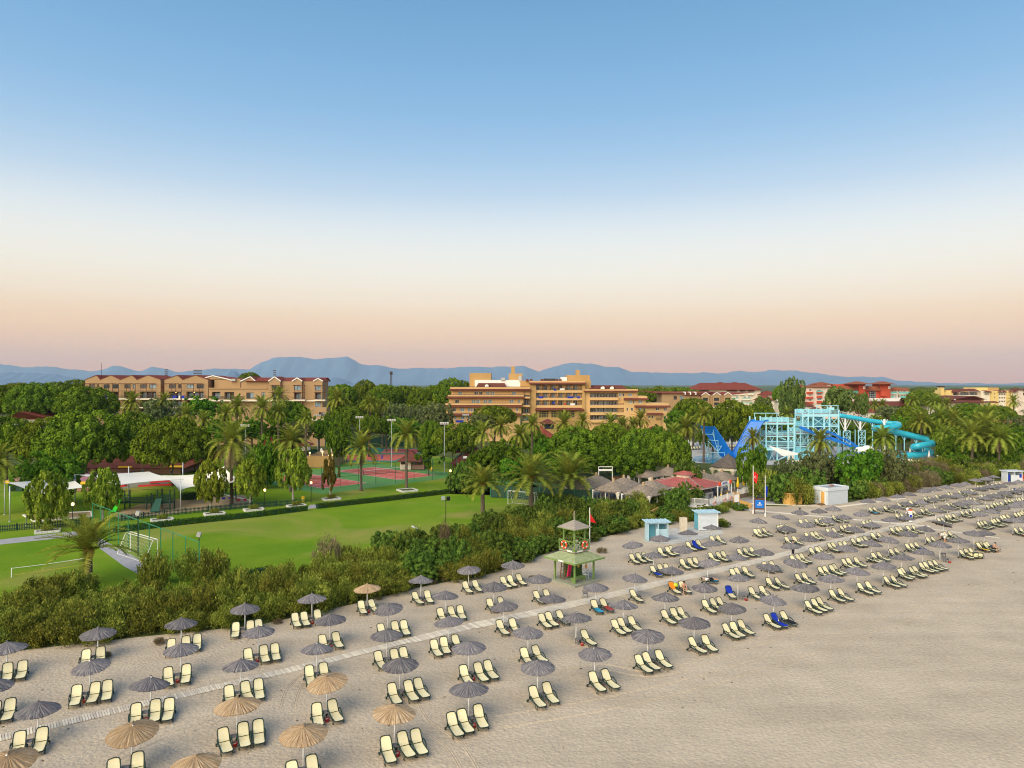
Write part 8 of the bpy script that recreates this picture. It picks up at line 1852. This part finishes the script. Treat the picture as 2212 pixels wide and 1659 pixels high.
b = MB(); n=12; R=0.2; pts = [(0.35+R*cos(a),-0.16,z1-0.95+R*sin(a)) for a in [0.6+5.1*k/n for k in range(n+1)]]+[(0.39+R*0.78*cos(a),-0.16,z1-0.95+R*0.78*sin(a)) for a in [5.5-4.7*k/n for k in range(n+1)]]
b.add(pts,[(k,k+1,2*n-k,2*n+1-k) for k in range(n)]); part('crescent', b, M_WHITE, f)
flag_pole((1653,1116),1027,None,'white flag pole with a drooping blue and white flag',(M_BLUET,0.35,1.6,1.6))
p = gp(1641,1111); t = thing('blue_sign', 'blue information board in a brown wooden frame between flag poles', 'sign', p, -0.1); 
for s_ in (-0.78,0.78): b = MB(); b.box((s_,0,1.25),(0.13,0.13,2.5)); part('post', b, M_BROWN, t)
b = MB(); b.b(-0.7,0.7,-0.05,0.05,2.3,2.5); b.b(-0.7,0.7,-0.05,0.05,0.75,0.95); part('crossbar', b, M_BROWN, t); b = MB(); b.b(-0.71,0.71,-0.04,0.03,1.0,2.25); bd = part('board', b, mat('sign_blue',(0.01,0.16,0.62),rough=0.4,var=0.03), t)
b = MB(); b.lathe((0,0,0),[(0.02,-0.14),(0.14,-0.06),(0.17,0.0),(0.12,0.09),(0.02,0.12)],9); q = part('tree_emblem', b, M_WHITE, bd, (0,-0.06,1.78)); q.scale = (1,0.1,1)
b = MB(); rr = random.Random(2)
for z,x0,x1 in ((1.5,-0.42,0.42),(1.38,-0.34,0.34)):
    x = x0
    while x < x1: w_ = rr.uniform(0.04,0.07); b.b(x,x+w_,-0.05,-0.042,z,z+0.06); x += w_+0.02
part('faded_lettering', b, M_WHITE, bd)
p = gp(1591,1087); t = thing('notice_board', 'white notice board in an orange wooden frame by the bar steps', 'board', p, 0.3); b = MB()
for s_ in (-0.55,0.55): b.box((s_,0,0.9),(0.12,0.1,1.8))
b.box((0,0,1.75),(1.2,0.14,0.16)); part('frame', b, M_OYEL, t); b = MB(); b.b(-0.5,0.5,-0.03,0.03,0.2,1.5); part('panel', b, M_WHITE, t)
p = gp(1967,1131); b = MB(); b.b(-0.25,0.25,-0.04,0.04,0.2,1.9); t = thing('beach_sign', 'narrow white and blue sign by the boardwalk at right', 'sign', p); part('panel', b, M_WHITE, t); b = MB(); b.b(-0.18,0.18,-0.05,-0.042,0.9,1.3); part('blue_field', b, M_BLUET, t); b = MB(); b.b(-0.25,0.25,-0.045,0.045,1.9,2.1); part('red_top', b, M_RING, t)
# ---- lifeguard tower
lc = Vector((6.65,75.9,0)); t = thing('lifeguard_tower', 'green wooden lifeguard tower with two pyramid roofs', 'lifeguard tower', lc, 0.72); h = 1.45
b = MB(); b.b(-h-0.55,h+0.55,-h-0.55,h+0.55,0.0,0.22); part('plinth', b, mat('grey_green_concrete',(0.30,0.31,0.24),rough=0.9,var=0.15), t)
for sx in (-1,1):
    for sy in (-1,1): b = MB(); b.box((sx*h,sy*h,1.5),(0.17,0.17,2.6)); part('post', b, M_LGW, t)
def shingle_roof(t, e, z0, r, z1, m, rows, name):
    for k in range(4):
        R = Matrix.Rotation(k*pi/2,3,'Z')
        for i in range(rows):
            f0,f1 = i/rows,(i+1)/rows+0.02; a0 = e+(r-e)*f0; a1 = e+(r-e)*f1; za = z0+(z1-z0)*f0+0.02; zb = z0+(z1-z0)*f1
            b = MB(); b.slab([R@Vector((-a0,-a0,za)),R@Vector((a0,-a0,za)),R@Vector((a1,-a1,zb)),R@Vector((-a1,-a1,zb))],0.035); part(name, b, m, t)
shingle_roof(t,2.3,2.55,0.95,3.25,M_LGR,7,'roof_plank')
for k in range(4): R = Matrix.Rotation(k*pi/2,3,'Z'); b = MB(); b.box(R@Vector((0,-2.3,2.5)),(4.6,0.06,0.16),rot=R); part('fascia', b, M_LGW, t)
b = MB(); b.b(-1.15,1.15,-1.15,1.15,3.3,3.42); part('upper_floor', b, M_GRW, t)
for sx in (-1,1):
    for sy in (-1,1): b = MB(); b.box((sx*0.78,sy*0.78,4.6),(0.13,0.13,2.5)); part('upper_post', b, M_LGW, t); b = MB(); b.box((sx*1.12,sy*1.12,3.95),(0.1,0.1,1.1)); part('rail_post', b, M_GPAINT if False else M_LGW, t)
for k in range(4):
    R = Matrix.Rotation(k*pi/2,3,'Z')
    for z in (3.5,4.42): b = MB(); b.box(R@Vector((0,-1.12,z)),(2.2,0.06,0.09),rot=R); part('rail', b, M_LGW, t)
    for s_ in (-1,1):
        for u in (-1,1): b = MB(); b.beam(R@Vector((s_*0.56-u*0.5,-1.12,3.52)),R@Vector((s_*0.56+u*0.5,-1.12,4.4)),0.05); part('cross_brace', b, M_LGW, t)
shingle_roof(t,1.32,5.75,0.05,6.5,M_GRW,6,'upper_roof_plank'); b = MB(); b.b(-1.3,1.3,-1.3,1.3,5.68,5.75); part('upper_ceiling', b, M_LGW, t)
b = MB(); b.box((0,0,6.9),(0.09,0.09,1.0)); part('finial', b, M_GRW, t)
for x0,x1,y,ax in ((0.2,h,-h,'x'),(-h,h,h,'y')): pass
hh = 0.095
for i in range(24):
    z = 0.26+i*hh; b = MB(); b.b(0.25,h-0.08,-h-0.03,-h+0.02,z,z+hh-0.02) if False else b.b(h-0.03,h+0.03,-h+1.7,h-0.05,z,z+hh-0.02); part('slat', b, M_LGD, t); b = MB(); b.b(-0.2,h-0.05,h-1.2,h-1.15,z,z+hh-0.02); part('slat', b, M_LGD, t); b = MB(); b.b(h-0.06,h,-h+0.1,h-1.25,z,z+hh-0.02) if False else b.b(-0.25,-0.2,h-1.15,h-0.05,z,z+hh-0.02); part('slat', b, M_LGD, t)
b = MB()
for s_ in (-0.3,0.3): b.beam((-h+0.25,h-0.8+s_,0.25),(-0.75,h-0.8+s_,3.2),0.08)
for i in range(8): f=(i+0.5)/8; b.beam((-h+0.25+(h-1.0)*f,h-1.1,0.25+2.95*f),(-h+0.25+(h-1.0)*f,h-0.5,0.25+2.95*f),0.06)
part('ladder', b, M_WOODB, t)
b = MB(); b.b(-h+0.05,0.6,-h+0.2,-h+0.75,0.6,0.68); bn = part('bench_top', b, M_LGW, t)
for x in (-h+0.25,0.35): b = MB(); b.b(x-0.08,x+0.08,-h+0.3,-h+0.65,0.22,0.6); part('bench_leg', b, M_LGW, t)
for s_,ax in ((-1,0),(1,1)): pass
TM = Matrix.Translation(lc) @ Matrix.Rotation(0.72,4,'Z')
def tl(x,y,z): return TM @ Vector((x,y,z))
ring(tl(-1.2,0.35,3.98),0.36,'orange life ring on the left upper rail of the lifeguard tower',0.72+pi/2); ring(tl(0.35,-1.2,3.98),0.36,'red life ring on the right upper rail of the lifeguard tower',0.72); ring(tl(1.52,0.95,1.7),0.36,'red life ring on the slatted wall of the lifeguard tower',0.72+pi/2)
for (x,y,z,r,lab) in ((-0.4,-1.2,3.42,0,'on the right upper rail'),(-1.2,-0.45,3.42,pi/2,'on the left upper rail'),(-2.33,-0.3,2.55,pi/2,'under the lower roof edge')):
    b = MB(); b.box((0,0,0),(0.75,0.03,0.16)); o = part('name_plate', b, M_WHITE, None, tl(x,y,z)); o.rotation_euler = (0,0,0.72+r); tag(o, 'small white plate %s of the lifeguard tower' % lab, 'plate')
b = MB(); b.box((0,0,1.3),(0.55,0.12,1.5)); o = part('rescue_board', b, mat('pink_red_board',(0.60,0.02,0.10),rough=0.4), None, tl(-0.75,0.25,0)); o.rotation_euler = (0.1,0.12,0.9); tag(o, 'red and pink rescue board leaning inside the lifeguard tower', 'rescue board')
for k,(x,y,z) in enumerate(((0.6,-0.02,1.75),(1.58,-0.25,1.5))):
    tt = thing('rescue_buoy', 'orange yellow rescue buoy hanging on the tower, %s' % ('inside wall' if k == 0 else 'corner post'), 'buoy', tl(x,y,z)); b = MB(); b.lathe((0,0,0),[(0.03,-0.45),(0.14,-0.3),(0.13,-0.1),(0.04,0.05),(0.09,0.2),(0.1,0.4),(0.02,0.5)],8); part('float', b, M_OYEL, tt); b = MB(); b.tube([(0,0,0.5),(0.05,0,0.7)],0.02,4); part('strap', b, M_RING, tt)
def plastic_chair(p, rz, m, label):
    t = thing('plastic_chair', label, 'chair', p, rz); b = MB(); b.box((0,0,0.44),(0.44,0.42,0.04)); part('seat', b, m, t)
    for k in range(3): b = MB(); b.box((0,0.22+0.02*k,0.58+0.12*k),(0.42,0.03,0.08)); part('back_slat', b, m, t)
    for sx in (-1,1):
        for sy in (-1,1): b = MB(); b.beam((sx*0.2,sy*0.19,0.43),(sx*0.23,sy*0.22,0),0.045); part('leg', b, m, t)
        b = MB(); b.tube([(sx*0.22,0.24,0.9),(sx*0.26,0.1,0.68),(sx*0.27,-0.18,0.66),(sx*0.22,-0.2,0.44)],0.025,5); part('armrest', b, m, t)
plastic_chair(tl(0.95,-0.75,0.22),0.9,M_WHITE,'white plastic chair on the lifeguard tower floor'); plastic_chair(tl(0.15,-0.2,3.42),0.5,M_WHITE,'white plastic chair on the upper deck of the lifeguard tower'); plastic_chair(gp(1264,1292),3.0,M_GREYP,'dark plastic chair alone on the sand by the boardwalk')
pf = gp(1274,1236); t = thing('flag_pole', 'thin white pole with a small red flag behind the lifeguard tower', 'flag pole', pf); z1 = fp(1274,1097,pf.y).z; b = MB(); b.cyl((0,0,0),(0,0,z1),0.05,n=6); part('pole', b, M_WHITE, t); b = MB(); b.slab([(0.05,0,z1-0.7),(0.75,0.15,z1-1.75),(0.05,0.05,z1-1.6)],0.02); part('red_flag', b, mat('flag_red',(0,0,0)), t)
# ------------------------------------------------------------------ people and things left on the loungers
def person(p, rz, pose, label, shirt=None, legs=None, sleeve=True, longleg=True, extra=None):
    J = POSE[pose]; t = thing('person', label, 'person', p, rz); body = link('body', SK[pose,'body'], t)
    hd = Vector(J[3]); nk = Vector(J[2]); up = (hd-nk).normalized(); b = MB(); b.lathe((0,0,0),[(0.05,-0.02),(0.112,0.02),(0.115,0.07),(0.08,0.12),(0.02,0.14)],10); h = part('hair', b, M_HAIR, t, hd+up*0.0); h.rotation_euler = up.to_track_quat('Z','Y').to_euler()
    b = MB(); fw = Vector((0,1,0)) if pose != 'lie' else Vector((0,0,1)); b.lathe((0,0,0),[(0.005,-0.03),(0.018,-0.01),(0.005,0.03)],6); part('nose', b, M_SKIN, t, hd+fw*0.1)
    if shirt: link('shirt', wear(SK[pose,'shirt'], shirt), t)
    if legs: n = 'trousers' if longleg else 'shorts'; link(n, wear(SK[pose,n], legs), t)
    return t
person(gp(1960,1118), 0.4, 'stride', 'person in white shirt and shorts walking between the far umbrellas', M_SHIRT, M_SHIRT, longleg=False)
person(gp(2041,1172), 1.2, 'bend', 'person in white bending over a lounger at the messy group', M_SHIRT, M_SHIRT, longleg=False)
person(gp(1713,1199), -0.6, 'stride', 'person in dark clothes walking along the boardwalk behind an umbrella', M_NAVY, M_NAVY)
p_, n_, r_ = POS[(1452,1223)]
person(p_ + LDIR*1.5 + LV*0.25 + Vector((0,0,-0.06)), LRZ+pi*0.9, 'sit', 'sunbather in a black swimsuit sitting under an umbrella by the boardwalk', None, None)
q_, n_, r_ = POS[(1529.4,1205.7)]
lounger(q_ + LDIR*1.2 + LV*(-0.9), LRZ+1.25, 'flat cream lounger turned sideways carrying a lying sunbather', 'cream loungers lined up under umbrellas', flat=True)
person(q_ + LDIR*1.2 + LV*(-0.9) + Vector((0,0,0.02)), LRZ+1.25, 'lie', 'sunbather in white lying on the turned lounger with blue towels', M_SHIRT, M_NAVY, longleg=False)
person(gp(825,996), 0.3, 'stride', 'tennis player in blue on the far court', M_BLUET, M_BLUET, longleg=False)
m_, n_, r_ = POS[(2104,1145)]
person(m_ + LDIR*2.2 + LV*(0.4) + Vector((0,0,-0.06)), LRZ+pi, 'sit', 'sunbather in dark shorts sitting on the yellow towelled lounger at right', None, M_NAVY, longleg=False)
# towels follow the lounger they lie on
def towel(p, rz, m, label, part_='all', dz=0.022):
    me = {'all': FAR_SLING, 'seat': LD['seat'], 'back': LD['sling']}[part_].copy(); me.materials.clear(); me.materials.append(m); me.polygons.foreach_set('material_index', [0]*len(me.polygons))
    o = link('beach_towel', me, None, p + Vector((0,0,dz))); o.rotation_euler = (0,0,rz); o.scale = (1.06,0.97,1.0); return tag(o, label, 'towel', 'towels on the loungers')
def slot(key, v): return POS[key][0] + LV*v + LDIR*1.33
towel(slot((1485.7,1143.7),0.32),LRZ,M_BLUET,'blue towel spread on a lounger by the concrete slab'); towel(slot((1670,1283.5),-0.78),LRZ,M_BLUET,'bright blue towel on a front row lounger'); towel(slot((1670,1283.5),0.32),LRZ,M_NAVY,'dark towel on the right front row lounger beside blue one','seat')
towel(slot((1412,1190.7),0.32),LRZ,M_ORNG,'orange towel on a fourth row lounger','seat'); towel(slot((1412,1190.7),-0.78),LRZ,M_BLUET,'blue towel at the foot of a fourth row lounger','seat'); towel(slot((1287,1258),-0.78),LRZ,M_CYAN,'cyan towel on a lounger behind the dark chair','seat'); towel(slot((1287,1258),0.32),LRZ,M_REDP,'pink red towel on the lounger right of the cyan one','seat')
towel(slot((2104,1145),-0.78),LRZ,M_YTOW,'yellow towel on a lounger at the right end of the front row'); towel(slot((1452,1223),-0.78),LRZ,M_ORNG,'orange towel on the lounger beside the seated sunbather','back'); towel(slot((2130,1030),0.32),LRZ,M_BLUET,'blue towel on a far back row lounger'); towel(slot((2181,1039.4),0.32),LRZ,M_BLUET,'blue towel on a fourth row lounger at the far right'); towel(slot((1875,1076),-0.78),LRZ,M_CYAN,'light blue towel on a back row lounger past the cabin'); towel(slot((1961.6,1146),0.32),LRZ,M_BLUET,'blue towel bundle on a second row lounger','seat')
towel(q_ + LDIR*1.2 + LV*(-0.9),LRZ+1.25,M_CYAN,'patterned cyan towel under the lying sunbather','seat')
kp = gp(1578,1292); lounger(kp, LRZ-0.35, 'lounger standing apart under a blue cover, facing the boardwalk', 'cream loungers lined up under umbrellas').rotation_euler = (0,0,LRZ-0.35); towel(kp,LRZ-0.35,M_BLUET,'plain blue towel over the back of the lounger standing apart','back')
st, _, _ = POS[(2070,1159.4)]; o = lounger(st + LDIR*2.1 + LV*0.5 + Vector((0,0,0.33)), LRZ, 'lounger tipped over on its side at the right end', 'cream loungers lined up under umbrellas'); o.rotation_euler = (0, radians(88), LRZ+1.3)
o = link('beach_bag', MB().lathe((0,0,0),[(0.2,0),(0.28,0.15),(0.24,0.35),(0.1,0.42)],10).mesh('beach_bag', mat('lime_bag',(0.50,0.62,0.05)), True), None, p_ + LV*(-0.25) + LDIR*0.85 + Vector((0,0,0.46))); tag(o, 'lime green bag on the table beside the seated sunbather', 'bag')
for k,(x,y) in enumerate(((2037,1203),(2012,1200))): side_table(gp(x,y), 0.3+k, 'loose grey table standing in the open by the messy group, %s' % ('right','left')[k], True)
# straw tufts at the foot of the hedge and small sea-wrack scraps on the sand
for k,(x,y,r) in enumerate(((935,1262,0.55),(960,1256,0.4),(688,1338,0.3),(818,1296,0.4),(925,1243,0.9),(885,1238,1.0),(600,1348,0.5),(345,1392,0.6),(1300,1195,0.8),(1150,1252,0.5),(230,1420,0.45),(2095,1046,1.2),(2110,1046,1.1),(1945,1070,1.0),(1975,1064,1.1))):
    t = thing('straw_tuft', 'tuft of dry yellow grass on the sand behind the umbrellas, %s' % ORD[k], 'grass tuft', gp(x,y), k*1.1, 'dry tufts at the back of the beach'); f = link('blades', DRYS[0], t); f.scale = (r,r,r*0.9)
wr = MB(); r2 = random.Random(8)
for k in range(260):
    u = r2.uniform(0,120); v = r2.uniform(30,60); c = SU*u+SN*v; n = 5; s_ = r2.uniform(0.03,0.11); a0 = r2.random()*6
    wr.add([(c.x+s_*r2.uniform(0.5,1.4)*cos(a0+2*pi*i/n), c.y+s_*r2.uniform(0.5,1.4)*sin(a0+2*pi*i/n), 0.012) for i in range(n)]+[(c.x,c.y,0.012+s_*0.35)], [(i,(i+1)%n,n) for i in range(n)])
tag(part('sea_wrack', wr, mat('brown_wrack',(0.12,0.08,0.05),rough=0.95)), 'scattered brown scraps of dry weed on the sand', None, None, 'stuff')
# cart tracks pressed into the sand: twin raised rims
def track(pts, gap=0.9):
    P = [gp(*p) for p in pts]; sm = []
    for i in range(len(P)-1):
        for j in range(6):
            u=j/6; p0,p1,p2,p3 = P[max(0,i-1)],P[i],P[i+1],P[min(len(P)-1,i+2)]; sm.append(0.5*((2*p1)+(p2-p0)*u+(2*p0-5*p1+4*p2-p3)*u*u+(3*p1-p0-3*p2+p3)*u**3))
    b = MB()
    for off in (-gap/2,gap/2):
        for e in (-0.07,0.07):
            L = []
            for i,p in enumerate(sm):
                d = (sm[min(i+1,len(sm)-1)]-sm[max(i-1,0)]).normalized(); n = Vector((-d.y,d.x,0)); L.append(p+n*(off+e)+Vector((0,0,-0.012)))
            b.tube(L,0.035,5)
    return tag(part('sand_track', b, M_SAND), None, None, None, 'structure')
track([(620,1530),(640,1480),(700,1440),(760,1425)]); track([(880,1500),(910,1560),(980,1610),(1030,1690)]); track([(250,1640),(330,1600),(430,1570),(560,1520)],0.6); track([(1180,1470),(1290,1440),(1420,1455),(1600,1400),(1900,1300)]); track([(1080,1560),(1400,1500),(1750,1400),(2212,1240)],1.6)
